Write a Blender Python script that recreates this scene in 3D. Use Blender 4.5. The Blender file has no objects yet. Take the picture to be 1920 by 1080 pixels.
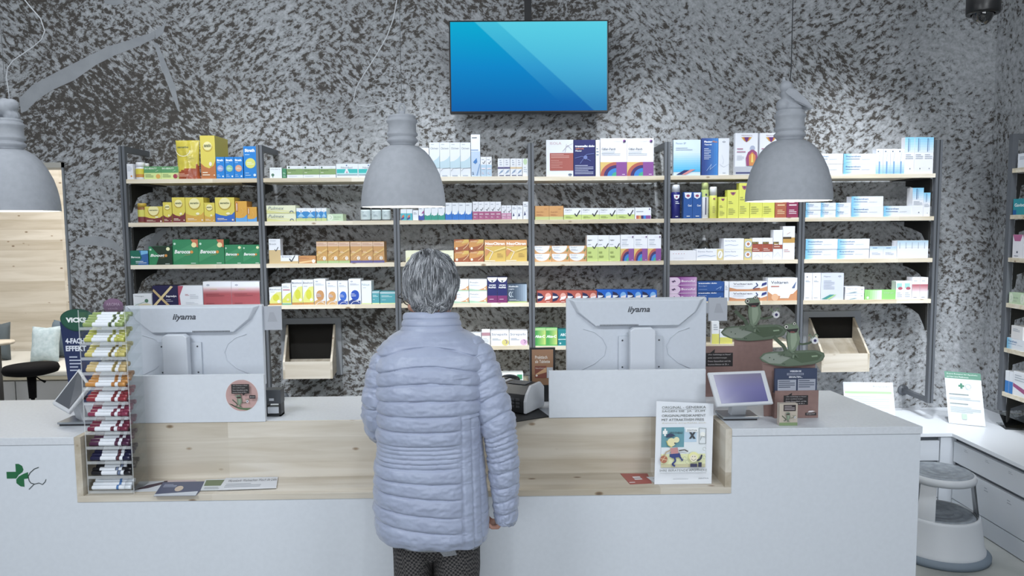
import bpy, math, random
from mathutils import Vector, Matrix, noise
random.seed(7)
D = bpy.data
SC = bpy.context.scene
COL = SC.collection

# ---------------------------------------------------------------- camera
F = 1400.0
YAW, PITCH, ROLL = math.radians(.75), math.radians(4.75), math.radians(.52)
EYE = Vector((0, 0, 1.6))
_w = Vector((math.sin(YAW)*math.cos(PITCH), math.cos(YAW)*math.cos(PITCH), -math.sin(PITCH)))
_r0 = Vector((math.cos(YAW), -math.sin(YAW), 0)); _u0 = _r0.cross(_w)
_r = _r0*math.cos(ROLL)-_u0*math.sin(ROLL); _u = _r0*math.sin(ROLL)+_u0*math.cos(ROLL)
cd = D.cameras.new('camera'); cam = D.objects.new('camera', cd); COL.objects.link(cam)
cd.sensor_width = 36; cd.lens = F*36/1920; cd.clip_start = .02
m = Matrix((_r, _u, -_w)).transposed().to_4x4(); m.translation = EYE; cam.matrix_world = m
SC.camera = cam
def ray(px, py): return _w*F+_r*(px-960)-_u*(py-540)
def P(px, py, Y):
    d = ray(px, py); return EYE+d*(Y/d.y)
def PZ(px, py, z):
    d = ray(px, py); return EYE+d*((z-EYE.z)/d.z)
def PX(px, py, X):
    d = ray(px, py); return EYE+d*(X/d.x)

# ---------------------------------------------------------------- world, lights, exposure
wd = D.worlds.new('world'); SC.world = wd; wd.use_nodes = True
wd.node_tree.nodes['Background'].inputs[0].default_value = (.80, .88, 1, 1)
wd.node_tree.nodes['Background'].inputs[1].default_value = .12
SC.view_settings.view_transform = 'Standard'; SC.view_settings.look = 'None'
SC.view_settings.exposure = .2; SC.view_settings.gamma = 1
SC.cycles.transparent_max_bounces = 24
def area(name, loc, to, sx, sy, power, col=(.90, .95, 1)):
    l = D.lights.new(name, 'AREA'); l.shape = 'RECTANGLE'; l.size = sx; l.size_y = sy; l.energy = power; l.color = col
    o = D.objects.new(name, l); COL.objects.link(o); o.location = loc
    o.rotation_euler = (Vector(to)-Vector(loc)).to_track_quat('-Z', 'Y').to_euler(); return o
def spot(name, loc, to, power, ang, col=(.90, .95, 1), blend=1, rad=.05):
    l = D.lights.new(name, 'SPOT'); l.energy = power; l.color = col; l.spot_size = math.radians(ang); l.spot_blend = blend; l.shadow_soft_size = rad
    o = D.objects.new(name, l); COL.objects.link(o); o.location = loc
    o.rotation_euler = (Vector(to)-Vector(loc)).to_track_quat('-Z', 'Y').to_euler(); return o
area('ceiling_panel_light', (-2.0, .3, 3.4), (-1.2, 2.0, .4), 1.3, 1.0, 74)
area('ceiling_panel_light', (1.5, .4, 3.4), (.3, 2.2, .5), 1.0, .8, 44)
area('ceiling_panel_light', (-1.6, 3.0, 3.4), (-1.6, 3.2, 0), 2.6, .5, 15)
area('shop_front_daylight', (-.3, -2.2, 1.7), (-.2, 2.5, .7), 4.5, 1.6, 70)  # added fill from behind the camera, no known window there
for i, x in enumerate((-1.5, -.35, .8, 1.95)):
    spot('track_spot', (x, 3.42, 3.42), (x+.05, 4.45, 1.0), (75, 108, 150, 195)[i], 55)
for i, x in enumerate((-1.05, .3, 1.9, 2.5)):
    spot('track_spot', (x, 1.7, 3.2), (x+(-.1, -.35, .1, .1)[i], 4.5, .45), (230, 270, 230, 170)[i], 26)  # added narrow fill spots that brighten the lower wall, no known fixtures
spot('track_spot', (.2, .4, 3.3), (-.1, 2.5, .8), 30, 60)
spot('track_spot', (2.3, 3.0, 3.3), (2.5, 4.0, .5), 60, 60)
area('lounge_light', (-3.4, 5.6, 3.0), (-3.4, 6.3, 0), 1.5, 1.0, 75, (1, .97, .93))

# ---------------------------------------------------------------- materials
def hexlin(h):
    c = [int(h[i:i+2], 16)/255 for i in (0, 2, 4)]
    return tuple((v/12.92 if v <= .04045 else ((v+.055)/1.055)**2.4) for v in c)+(1,)
MATS = {}
def mat(h, rough=.5, metal=0, spec=.5, emit=0, sheen=0, coat=0):
    c3 = [int(h[i:i+2], 16) for i in (0, 2, 4)]; lm = c3[0]*.3+c3[1]*.59+c3[2]*.11; h = ''.join('%02x' % int(v+(lm-v)*.12) for v in c3)      # inks are a little muted
    k = (h, rough, metal, spec, emit, sheen, coat)
    if k in MATS: return MATS[k]
    mt = D.materials.new('paint_'+h); mt.use_nodes = True; b = mt.node_tree.nodes['Principled BSDF']
    b.inputs['Base Color'].default_value = hexlin(h); b.inputs['Roughness'].default_value = rough
    b.inputs['Metallic'].default_value = metal; b.inputs['Specular IOR Level'].default_value = spec
    if emit: b.inputs['Emission Color'].default_value = hexlin(h); b.inputs['Emission Strength'].default_value = emit
    if sheen: b.inputs['Sheen Weight'].default_value = sheen
    if coat: b.inputs['Coat Weight'].default_value = coat
    MATS[k] = mt; return mt
def nodes(name):
    mt = D.materials.new(name); mt.use_nodes = True; nt = mt.node_tree
    return mt, nt, nt.nodes['Principled BSDF']
def N(nt, t, **kw):
    n = nt.nodes.new(t)
    for k, v in kw.items():
        if k.startswith('_'): setattr(n, k[1:], v)
        else: n.inputs[k.replace('__', ' ')].default_value = v
    return n
def ramp(nt, pts):
    r = nt.nodes.new('ShaderNodeValToRGB'); e = r.color_ramp.elements
    while len(e) < len(pts): e.new(.5)
    for i, (p, c) in enumerate(pts): e[i].position = p; e[i].color = hexlin(c) if isinstance(c, str) else (c, c, c, 1)
    return r
def mapping(nt, rot=(0, 0, 0), scale=(1, 1, 1), loc=(0, 0, 0)):
    tc = nt.nodes.new('ShaderNodeTexCoord'); mp = nt.nodes.new('ShaderNodeMapping')
    mp.inputs['Rotation'].default_value = rot; mp.inputs['Scale'].default_value = scale; mp.inputs['Location'].default_value = loc
    nt.links.new(tc.outputs['Object'], mp.inputs['Vector']); return mp

def plaster():
    mt, nt, b = nodes('brushed_plaster'); L = nt.links.new
    def stroke(rot, sc):
        m0 = mapping(nt, (0, rot, 0)); mp = nt.nodes.new('ShaderNodeMapping'); mp.inputs['Scale'].default_value = sc; L(m0.outputs[0], mp.inputs['Vector']); n = N(nt, 'ShaderNodeTexNoise', Scale=1.0, Detail=8.0, Roughness=.72, Distortion=.25)
        L(mp.outputs[0], n.inputs['Vector']); return n
    a = stroke(.55, (20, 40, 36)); c = stroke(-.7, (20, 40, 38)); g = stroke(.15, (30, 40, 36))
    mk = N(nt, 'ShaderNodeTexNoise', Scale=1.7, Detail=1.0, Roughness=.5); L(mapping(nt).outputs[0], mk.inputs['Vector'])
    r1 = ramp(nt, [(.42, 0.), (.58, 1.)]); L(mk.outputs['Fac'], r1.inputs[0])
    m1 = nt.nodes.new('ShaderNodeMix'); m1.data_type = 'FLOAT'; L(r1.outputs[0], m1.inputs[0]); L(a.outputs['Fac'], m1.inputs[2]); L(c.outputs['Fac'], m1.inputs[3])
    mk2 = N(nt, 'ShaderNodeTexNoise', Scale=2.6, Detail=1.0, Roughness=.5); L(mapping(nt, loc=(5, 3, 8)).outputs[0], mk2.inputs['Vector'])
    r2 = ramp(nt, [(.45, 0.), (.6, 1.)]); L(mk2.outputs['Fac'], r2.inputs[0])
    m2 = nt.nodes.new('ShaderNodeMix'); m2.data_type = 'FLOAT'; L(r2.outputs[0], m2.inputs[0]); L(m1.outputs[0], m2.inputs[2]); L(g.outputs['Fac'], m2.inputs[3])
    cov = N(nt, 'ShaderNodeTexNoise', Scale=1.3, Detail=2.0); L(mapping(nt, loc=(9, 1, 2)).outputs[0], cov.inputs['Vector'])
    ad = nt.nodes.new('ShaderNodeMath'); ad.operation = 'MULTIPLY_ADD'; L(cov.outputs['Fac'], ad.inputs[0]); ad.inputs[1].default_value = .22; L(m2.outputs[0], ad.inputs[2])
    rr = ramp(nt, [(.548, '4b4743'), (.578, '6c6966'), (.60, '9a9da0'), (.74, 'c0c3c7')]); sx = nt.nodes.new('ShaderNodeSeparateXYZ'); L(mapping(nt).outputs[0], sx.inputs[0]); a2 = nt.nodes.new('ShaderNodeMath'); a2.operation = 'MULTIPLY_ADD'; L(sx.outputs['X'], a2.inputs[0]); a2.inputs[1].default_value = .009; L(ad.outputs[0], a2.inputs[2]); L(a2.outputs[0], rr.inputs[0])  # paint cover thins leftward, which also puts the dimmer light into the colour
    L(rr.outputs[0], b.inputs['Base Color']); b.inputs['Roughness'].default_value = .75
    bp = N(nt, 'ShaderNodeBump', Strength=.25, Distance=.004); L(ad.outputs[0], bp.inputs['Height']); L(bp.outputs[0], b.inputs['Normal'])
    return mt
def wood(name, light, dark, axis='x', knots=True, scale=1.0):
    mt, nt, b = nodes(name); L = nt.links.new
    sc = {'x': (1.1, 14, 14), 'y': (14, 1.1, 14), 'z': (14, 14, 1.1)}[axis]
    mp = mapping(nt, (0, 0, 0), tuple(v*scale for v in sc)); n = N(nt, 'ShaderNodeTexNoise', Scale=1.6, Detail=5.0, Roughness=.55, Distortion=.5); L(mp.outputs[0], n.inputs['Vector'])
    rr = ramp(nt, [(.35, dark), (.6, light)]); L(n.outputs['Fac'], rr.inputs[0]); out = rr.outputs[0]
    # joined staves: each stave a slightly different tone
    stv = {'x': (1.3, 0, 10.5), 'y': (10.5, 1.3, 10.5), 'z': (10.5, 0, 1.3)}[axis]
    vm = mapping(nt, (0, 0, 0), stv, (.3, .3, .15)); fl = N(nt, 'ShaderNodeVectorMath', _operation='FLOOR'); L(vm.outputs[0], fl.inputs[0])
    wn = N(nt, 'ShaderNodeTexWhiteNoise'); L(fl.outputs[0], wn.inputs['Vector']); wr = ramp(nt, [(0, 'd8d2c8'), (1, 'ffffff')]); L(wn.outputs['Value'], wr.inputs[0])
    mx = nt.nodes.new('ShaderNodeMix'); mx.data_type = 'RGBA'; mx.blend_type = 'MULTIPLY'; mx.inputs[0].default_value = .8; L(out, mx.inputs[6]); L(wr.outputs[0], mx.inputs[7]); out = mx.outputs[2]
    if knots:
        kp = mapping(nt, (0, 0, 0), {'x': (3.2, 6.5, 6.5), 'y': (6.5, 3.2, 6.5), 'z': (6.5, 6.5, 3.2)}[axis], (.2, .1, .4))
        v = N(nt, 'ShaderNodeTexVoronoi', Scale=2.3, Randomness=1.0); L(kp.outputs[0], v.inputs['Vector'])
        kr = ramp(nt, [(.04, '6b4d33'), (.075, 'a98f70'), (.13, 'ffffff')]); L(v.outputs['Distance'], kr.inputs[0])
        m3 = nt.nodes.new('ShaderNodeMix'); m3.data_type = 'RGBA'; m3.blend_type = 'MULTIPLY'; m3.inputs[0].default_value = .8; L(out, m3.inputs[6]); L(kr.outputs[0], m3.inputs[7]); out = m3.outputs[2]
    L(out, b.inputs['Base Color']); b.inputs['Roughness'].default_value = .5; return mt
def noisy(name, c1, c2, scale, rough=.6, bump=0, lo=.35, hi=.65, metal=0):
    mt, nt, b = nodes(name); L = nt.links.new
    n = N(nt, 'ShaderNodeTexNoise', Scale=scale, Detail=4.0); L(mapping(nt).outputs[0], n.inputs['Vector'])
    rr = ramp(nt, [(lo, c1), (hi, c2)]); L(n.outputs['Fac'], rr.inputs[0]); L(rr.outputs[0], b.inputs['Base Color']); b.inputs['Roughness'].default_value = rough; b.inputs['Metallic'].default_value = metal
    if bump:
        bp = N(nt, 'ShaderNodeBump', Strength=bump, Distance=.002); L(n.outputs['Fac'], bp.inputs['Height']); L(bp.outputs[0], b.inputs['Normal'])
    return mt
def clear(name, tint='ffffff', gloss=.10):
    mt = D.materials.new(name); mt.use_nodes = True; nt = mt.node_tree; nt.nodes.clear(); L = nt.links.new
    o = nt.nodes.new('ShaderNodeOutputMaterial'); t = N(nt, 'ShaderNodeBsdfTransparent', Color=hexlin(tint)); g = N(nt, 'ShaderNodeBsdfGlossy', Color=(1, 1, 1, 1), Roughness=.05)
    f = N(nt, 'ShaderNodeFresnel', IOR=1.45); a = N(nt, 'ShaderNodeMath', _operation='ADD'); L(f.outputs[0], a.inputs[0]); a.inputs[1].default_value = gloss-.04
    mx = nt.nodes.new('ShaderNodeMixShader'); L(a.outputs[0], mx.inputs[0]); L(t.outputs[0], mx.inputs[1]); L(g.outputs[0], mx.inputs[2]); L(mx.outputs[0], o.inputs[0]); return mt
M_PLASTER = plaster()
M_PINE = wood('pine_light', 'ddd7cc', 'ccc3b4', 'x'); M_PINEY = wood('pine_side', 'd6cfc2', 'c2b8a7', 'y')
M_PINEW = wood('pine_wall', 'd3cdc1', 'c2baab', 'x', True, .8)
M_EDGE = wood('pine_edge', 'efe8d8', 'ddd0b6', 'x', True, 1.4)
M_WHITE = noisy('white_laminate', 'd3d8df', 'd6dbe2', 60, .45)
M_TOP = noisy('white_top', 'd0d4da', 'd6dae0', 90, .38)
M_STEEL = noisy('grey_steel', '6a6f75', '777c82', 30, .5, 0)
M_LAMP = noisy('lamp_enamel', 'a4a8af', 'abafb6', 40, .8, .15)
M_CONC = noisy('polished_concrete', '8f928f', 'b1b3b0', 2.2, .3)
M_CLEAR = clear('clear_acrylic', 'f8fafa', .05)
M_ACRE = clear('acrylic_edge', 'ffffff', .08); _n = M_ACRE.node_tree; _g = next(q for q in _n.nodes if q.type == 'BSDF_GLOSSY'); _f = _n.nodes.new('ShaderNodeBsdfDiffuse'); _f.inputs[0].default_value = (.9, .93, .95, 1); _m = next(q for q in _n.nodes if q.type == 'MIX_SHADER'); _n.links.new(_f.outputs[0], _m.inputs[2]); _m.inputs[0].default_value = .22; [_n.links.remove(l) for l in list(_m.inputs[0].links)]  # diffuse white mixed in, painting the glints along the acrylic edges
M_BRANCH = noisy('painted_stroke', '9a9ea3', 'a3a7ac', 12, .8, .2)

# ---------------------------------------------------------------- mesh building
ORG = {}
TXT = {}
def text_geo(s, bold=0, italic=0):
    k = (s, bold, italic)
    if k in TXT: return TXT[k]
    cu = D.curves.new('t', 'FONT'); cu.body = s; cu.resolution_u = 2; cu.offset = bold; cu.shear = italic
    o = D.objects.new('t', cu); COL.objects.link(o)
    me = D.meshes.new_from_object(o)
    vs = [(v.co.x, v.co.y) for v in me.vertices]; fs = [tuple(p.vertices) for p in me.polygons]
    D.objects.remove(o); D.curves.remove(cu); D.meshes.remove(me)
    x0 = min(v[0] for v in vs); x1 = max(v[0] for v in vs); y0 = min(v[1] for v in vs); y1 = max(v[1] for v in vs)
    vs = [((x-x0)/(x1-x0), (y-y0)/(y1-y0)) for x, y in vs]
    TXT[k] = (vs, fs); return TXT[k]

class MB:
    def __init__(s): s.v = []; s.f = []; s.m = []; s.sm = []; s.mats = []
    def mi(s, m):
        if m not in s.mats: s.mats.append(m)
        return s.mats.index(m)
    def add(s, vs, fs, m, smooth=False):
        b = len(s.v); s.v += [Vector(v) for v in vs]; i = s.mi(m)
        for f in fs: s.f.append(tuple(b+k for k in f)); s.m.append(i); s.sm.append(smooth)
    def box(s, x0, x1, y0, y1, z0, z1, m):
        s.hexa([(x0, y0, z0), (x1, y0, z0), (x1, y1, z0), (x0, y1, z0)], [(x0, y0, z1), (x1, y0, z1), (x1, y1, z1), (x0, y1, z1)], m)
    def hexa(s, b, t, m):
        n = len(b); vs = list(b)+list(t)
        fs = [tuple(range(n-1, -1, -1)), tuple(range(n, 2*n))]+[(i, (i+1) % n, n+(i+1) % n, n+i) for i in range(n)]
        s.add(vs, fs, m)
    def slab(s, c, th, m):      # a board from its corners, thickened backwards along its normal
        c = [Vector(a) for a in c]; n = (c[1]-c[0]).cross(c[-1]-c[0]).normalized()
        s.hexa([a-n*th for a in c], c, m); return n
    def prism(s, pts, a, b, m, plane='xz'):
        if plane == 'xz': A = [Vector((p[0], a, p[1])) for p in pts]; B = [Vector((p[0], b, p[1])) for p in pts]
        elif plane == 'yz': A = [Vector((a, p[0], p[1])) for p in pts]; B = [Vector((b, p[0], p[1])) for p in pts]
        else: A = [Vector((p[0], p[1], a)) for p in pts]; B = [Vector((p[0], p[1], b)) for p in pts]
        s.hexa(A, B, m)
    def lathe(s, prof, c, m, n=40, axis=(0, 0, 1), smooth=True, a0=0, a1=2*math.pi):
        c = Vector(c); ax = Vector(axis).normalized(); e = Vector((1, 0, 0)) if abs(ax.x) < .9 else Vector((0, 1, 0))
        e1 = (e-ax*e.dot(ax)).normalized(); e2 = ax.cross(e1); full = abs(a1-a0-2*math.pi) < 1e-6
        k = n if full else n+1; vs = []
        for r, h in prof:
            for i in range(k):
                a = a0+(a1-a0)*i/n; vs.append(c+ax*h+(e1*math.cos(a)+e2*math.sin(a))*r)
        fs = []
        for j in range(len(prof)-1):
            for i in range(n):
                i2 = (i+1) % k; fs.append((j*k+i, j*k+i2, (j+1)*k+i2, (j+1)*k+i))
        s.add(vs, fs, m, smooth)
    def tube(s, pts, r, m, n=8, smooth=True, closed=False):
        pts = [Vector(p) for p in pts]; K = len(pts); vs = []; up = None
        rr = r if isinstance(r, (list, tuple)) else [r]*K
        for i, p in enumerate(pts):
            t = (pts[min(i+1, K-1)]-pts[max(i-1, 0)]).normalized()
            if up is None: up = Vector((0, 0, 1)) if abs(t.z) < .9 else Vector((0, 1, 0))
            up = (up-t*up.dot(t)).normalized(); sd = t.cross(up)
            for j in range(n):
                a = 2*math.pi*j/n; vs.append(p+(up*math.sin(a)+sd*math.cos(a))*rr[i])
        fs = [(i*n+j, i*n+(j+1) % n, (i+1)*n+(j+1) % n, (i+1)*n+j) for i in range(K-1) for j in range(n)]
        fs += [tuple(range(n-1, -1, -1)), tuple((K-1)*n+j for j in range(n))]
        s.add(vs, fs, m, smooth)
    def ell(s, c, r, m, rot=None, nu=20, nv=12):
        c = Vector(c); vs = []; 
        for j in range(nv+1):
            t = math.pi*j/nv
            for i in range(nu):
                a = 2*math.pi*i/nu; q = Vector((r[0]*math.sin(t)*math.cos(a), r[1]*math.sin(t)*math.sin(a), r[2]*math.cos(t)))
                vs.append(c+(rot @ q if rot else q))
        s.add(vs, [(j*nu+i, (j+1)*nu+i, (j+1)*nu+(i+1) % nu, j*nu+(i+1) % nu) for j in range(nv) for i in range(nu)], m, True)
    def build(s, name, parent=None, origin=None, bevel=0, mods=None):
        if parent is not None: org = ORG[parent.name]
        else: org = Vector(origin) if origin is not None else Vector((0, 0, 0))
        me = D.meshes.new(name); me.from_pydata([v-org for v in s.v], [], s.f)
        for q in s.mats: me.materials.append(q)
        me.polygons.foreach_set('material_index', s.m); me.polygons.foreach_set('use_smooth', s.sm); me.update()
        o = D.objects.new(name, me); COL.objects.link(o)
        if parent is not None: o.parent = parent
        else: o.location = org
        ORG[o.name] = org
        if bevel:
            bv = o.modifiers.new('bevel', 'BEVEL'); bv.width = bevel; bv.segments = 2; bv.limit_method = 'ANGLE'; bv.angle_limit = math.radians(40)
        return o

USED = {}
def tag(o, label, cat, group=None):
    n = len(label.split())
    if n < 4 or n > 16: print('LABEL LENGTH', n, label)
    if label in USED: print('LABEL TWICE', label)
    USED[label] = 1
    o['label'] = label; o['category'] = cat
    if group: o['group'] = group
    return o
def thing(name, label, cat, loc, group=None):
    o = D.objects.new(name, None); COL.objects.link(o); o.location = loc; o.empty_display_size = .05; ORG[o.name] = Vector(loc)
    return tag(o, label, cat, group)
def struct(o): o['kind'] = 'structure'; return o

class Print:
    """flat print on a face: O bottom-left corner, U and V its edges, n its normal; all marks stay inside the same mesh"""
    def __init__(s, mb, O, U, V, n=None, d=.0004):
        s.mb = mb; s.O = Vector(O); s.U = Vector(U); s.V = Vector(V); s.n = (Vector(n) if n else s.U.cross(s.V)).normalized(); s.k = 1; s.d = d
        s.w = s.U.length; s.h = s.V.length
    def pt(s, u, v): u = min(max(u, 0), 1); v = min(max(v, 0), 1); return s.O+s.U*u+s.V*v+s.n*(s.d*s.k)
    def face(s, pts, c): s.mb.add([s.pt(*p) for p in pts], [tuple(range(len(pts)))], mat(c) if isinstance(c, str) else c); s.k += 1
    def r(s, u0, v0, u1, v1, c): s.face([(u0, v0), (u1, v0), (u1, v1), (u0, v1)], c)
    def p(s, pts, c): s.face(pts, c)
    def c(s, u, v, r, c, ry=None, n=20):       # r relative to width, round on the real face
        ry = ry if ry else r*s.w/s.h
        s.face([(u+r*math.cos(6.2832*i/n), v+ry*math.sin(6.2832*i/n)) for i in range(n)], c)
    def arc(s, cu, cv, r0, r1, a0, a1, c, n=10):   # radii relative to width
        q = s.w/s.h; A = [math.radians(a0+(a1-a0)*i/n) for i in range(n+1)]
        pts = [(cu+r1*math.cos(a), cv+r1*q*math.sin(a)) for a in A]; ins = [(cu+r0*math.cos(a), cv+r0*q*math.sin(a)) for a in A]
        m_ = mat(c); vs = [s.pt(*x) for x in pts]+[s.pt(*x) for x in ins]; k = n+1
        s.mb.add(vs, [(i, i+1, k+i+1, k+i) for i in range(n)], m_); s.k += 1
    def l(s, pts, w, c):        # a stroke of width w (relative to width) through pts
        q = s.w/s.h; m_ = mat(c) if isinstance(c, str) else c
        for (a, b), (e, f) in zip(pts[:-1], pts[1:]):
            dx = (e-a)*s.w; dy = (f-b)*s.h; L_ = math.hypot(dx, dy) or 1; nx = -dy/L_*w/2; ny = dx/L_*w/2*q
            s.mb.add([s.pt(a+nx, b+ny), s.pt(a-nx, b-ny), s.pt(e-nx, f-ny), s.pt(e+nx, f+ny)], [(0, 1, 2, 3)], m_)
        s.k += 1
    def t(s, u, v, w, h, c, txt, bold=.02, it=0):
        vs, fs = text_geo(txt, bold, it); s.mb.add([s.pt(u+x*w, v+y*h) for x, y in vs], fs, mat(c) if isinstance(c, str) else c); s.k += 1
    def g(s, u0, v0, u1, v1, n, c):     # small copy: rows of fine print
        hh = (v1-v0)/n
        for i in range(n):
            e = u0+(u1-u0)*(1 if i % 3 else .7+.3*((i*37) % 10)/10); b = v1-hh*(i+.7)
            s.mb.add([s.pt(u0, b), s.pt(e, b), s.pt(e, b+hh*.38), s.pt(u0, b+hh*.38)], [(0, 1, 2, 3)], mat(c))
        s.k += 1
    def check(s, u, v, sz, c): s.l([(u, v+sz*.5*s.w/s.h), (u+sz*.35, v), (u+sz, v+sz*1.1*s.w/s.h)], sz*.2, c)

# ================================================================ THE SETTING
YW = 4.5; XR = PX(1868, 400, 1).x*0+((PX(1868, 400, 2.95)).x)
CEIL = 3.5
xo = P(127, 420, YW).x; zo = P(100, 305, YW).z
w = MB(); w.box(xo, XR+.1, YW, YW+.15, 0, CEIL, M_PLASTER); w.box(-5.5, xo, YW, YW+.15, zo, CEIL, M_PLASTER)
wall_back = struct(w.build('wall_back'))
w = MB(); w.box(XR, XR+.12, -2.6, YW, 0, CEIL, M_PLASTER); struct(w.build('wall_right'))
w = MB(); w.box(-5.6, -5.5, -2.6, 8, 0, CEIL, mat('cfd3d8')); struct(w.build('wall_left'))
w = MB(); w.box(-5.6, XR+.1, -2.7, -2.6, 0, CEIL, mat('c8ccd2')); struct(w.build('wall_front'))
w = MB(); w.box(-5.6, XR+.12, -2.7, 8, -.1, 0, M_CONC); struct(w.build('floor'))
w = MB(); w.box(-5.6, XR+.12, -2.7, 8, CEIL, CEIL+.1, mat('565b60')); struct(w.build('ceiling'))
w = MB(); w.box(-5.5, xo+.4, 7.0, 7.1, 0, CEIL, M_PINEW); struct(w.build('wall_lounge'))
w = MB(); w.box(xo+.3, xo+.4, YW+.15, 7.0, 0, CEIL, mat('c9cbcd')); struct(w.build('wall_lounge_side'))
w = MB(); w.box(xo-.012, xo, YW-.012, YW+.16, 0, zo, mat('8b9196')); w.box(-5.5, xo, YW-.012, YW+.16, zo-.03, zo, mat('b9b6ae')); struct(w.build('trim_1'))
# painted strokes of the mural (paint a few tenths of a millimetre proud of the wall)
def painted(name, pts, th=.0015):
    b = MB(); q = [P(x, y, YW-.0001) for x, y in pts]; b.slab([(a.x, YW-th, a.z) for a in q], -th, M_BRANCH)
    return b.build(name, wall_back)
painted('painted_branch', [(36, 185), (60, 160), (110, 133), (160, 108), (200, 88), (240, 76), (280, 63), (291, 57), (290, 72), (262, 86), (215, 104), (180, 122), (140, 150), (100, 168), (72, 186), (50, 208), (40, 212)])
painted('painted_twig', [(288, 78), (296, 82), (312, 120), (328, 160), (338, 210), (334, 208), (318, 168), (302, 125)])
painted('painted_tip', [(291, 57), (305, 48), (312, 38), (306, 62), (292, 74)])
painted('painted_leaf', [(136, 454), (160, 443), (190, 443), (215, 452), (229, 468), (228, 474), (205, 464), (175, 460), (150, 460)])
painted('painted_stroke', [(270, 465), (290, 440), (308, 427), (318, 424), (300, 450), (282, 470), (272, 478)])
painted('painted_stroke', [(196, 0), (228, 0), (236, 6), (215, 10), (196, 6)])

# ================================================================ LOUNGE BEHIND THE OPENING
def px_box(b, x0, x1, y0, y1, Ya, Yb, m):   # box whose front face covers these pixels
    a = P(x0, y1, Ya); c = P(x1, y0, Ya); b.box(a.x, c.x, Ya, Yb, a.z, c.z, m)
bench = thing('wall_bench', 'long white built-in bench with drawers in the pine clad lounge behind', 'bench', (-3.6, 6.2, 0))
sz = P(60, 694, 6.0).z; xe = xo+.28
b = MB(); b.box(-5.4, xe, 5.98, 6.98, sz-.05, sz, mat('cfccc4', .8)); b.build('seat_cushion', bench, bevel=.015)
b = MB(); b.box(-5.4, xe, 6.0, 6.98, sz-.08, sz-.052, mat('d8ccb4')); b.build('seat_board', bench)
b = MB(); b.box(-5.4, xe, 6.08, 6.96, .1, sz-.082, mat('a9abad')); b.build('carcass', bench)
for i in range(5):
    x1 = P(30+0*i, 720, 6.06).x+.62*(i-3); b = MB(); b.box(x1+.005, x1+.615, 6.05, 6.08, .14, sz-.1, mat('b9bbbd')); b.build('drawer_front', bench)
def cushion(name, label, c, sx, szz, col, tilt, yaw):
    mb = MB(); n = 18; R_ = Matrix.Rotation(yaw, 3, 'Z') @ Matrix.Rotation(tilt, 3, 'X')
    for side in (-1, 1):
        vs = []
        for j in range(n+1):
            for i in range(n+1):
                u = 2*i/n-1; v = 2*j/n-1; d = (max(0, 1-u**4)*max(0, 1-v**4))**.5
                pin = 1-.10*(1-abs(u*v)); vs.append(Vector(c)+R_ @ Vector((u*sx*pin, side*(.065*d), v*szz*pin)))
        fs = [(j*(n+1)+i, j*(n+1)+i+1, (j+1)*(n+1)+i+1, (j+1)*(n+1)+i) for j in range(n) for i in range(n)]
        if side > 0: fs = [f[::-1] for f in fs]
        mb.add(vs, fs, col, True)
    z0 = min(v.z for v in mb.v); return tag(mb.build(name, origin=(c[0], c[1], z0)), label, 'cushion')
cushion('cushion', 'pale grey blue cushion leaning on the lounge bench behind the black stool', Vector((P(85, 634, 6.4).x, 6.4, sz+.150)), .115, .155, noisy('cushion_pale', '9fb0b6', 'b4c2c7', 30, .9), -.25, .12)
cushion('cushion', 'slate grey cushion half hidden behind the pale grey blue cushion on bench', Vector((P(117, 640, 6.62).x, 6.62, sz+.160)), .09, .17, mat('5d6d78', .9), -.1, -.2)
cushion('cushion', 'dark grey cushion cut by the left edge of the picture', Vector((P(2, 632, 6.5).x, 6.5, sz+.160)), .07, .17, mat('4f5a60', .9), -.2, .4)
t = thing('side_table', 'small round pale wooden table at far left edge before lounge bench', 'table', (P(-5, 640, 5.7).x, 5.7, 0))
c = P(-5, 640, 5.7); b = MB(); b.lathe([(0, .0), (.11, 0), (.115, -.01), (.11, -.022), (0, -.022)], (c.x, 5.7, c.z), M_PINEW, 32); b.build('table_top', t)
b = MB(); b.tube([(c.x, 5.7, .02), (c.x, 5.7, c.z-.022)], .02, mat('303030')); b.build('pedestal', t)
b = MB(); b.lathe([(0, .02), (.12, .018), (.13, .004), (.13, 0)], (c.x, 5.7, 0), mat('303030')); b.build('base', t)
s0 = P(58, 688, 5.2); t = thing('swivel_stool', 'round black swivel stool on a gas lift column before the lounge bench', 'stool', (s0.x, 5.2, 0))
bk = mat('111214', .9, 0, .1)
b = MB(); b.lathe([(0, -.05), (.12, -.05), (.165, -.038), (.175, -.015), (.165, .012), (.1, .02), (0, .018)], (s0.x, 5.2, s0.z), bk, 40); b.build('seat', t)
b = MB(); b.tube([(s0.x, 5.2, s0.z-.22), (s0.x, 5.2, s0.z-.05)], [.024, .03], bk, 16); b.build('column_cover', t)
b = MB(); b.tube([(s0.x, 5.2, .1), (s0.x, 5.2, s0.z-.22)], .014, mat('aab0b4', .2, 1), 12); b.build('column', t)
b = MB(); b.tube([(s0.x+.02, 5.2, s0.z-.06), (s0.x+.07, 5.18, s0.z-.085), (s0.x+.11, 5.17, s0.z-.1)], [.004, .004, .009], bk); b.build('lever', t)
for i in range(5):
    a = i*2*math.pi/5+.3; b = MB(); b.tube([(s0.x, 5.2, .1), (s0.x+.2*math.cos(a), 5.2+.2*math.sin(a), .045), (s0.x+.24*math.cos(a), 5.2+.24*math.sin(a), .02)], [.02, .014, .018], bk); b.build('foot', t)

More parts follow.
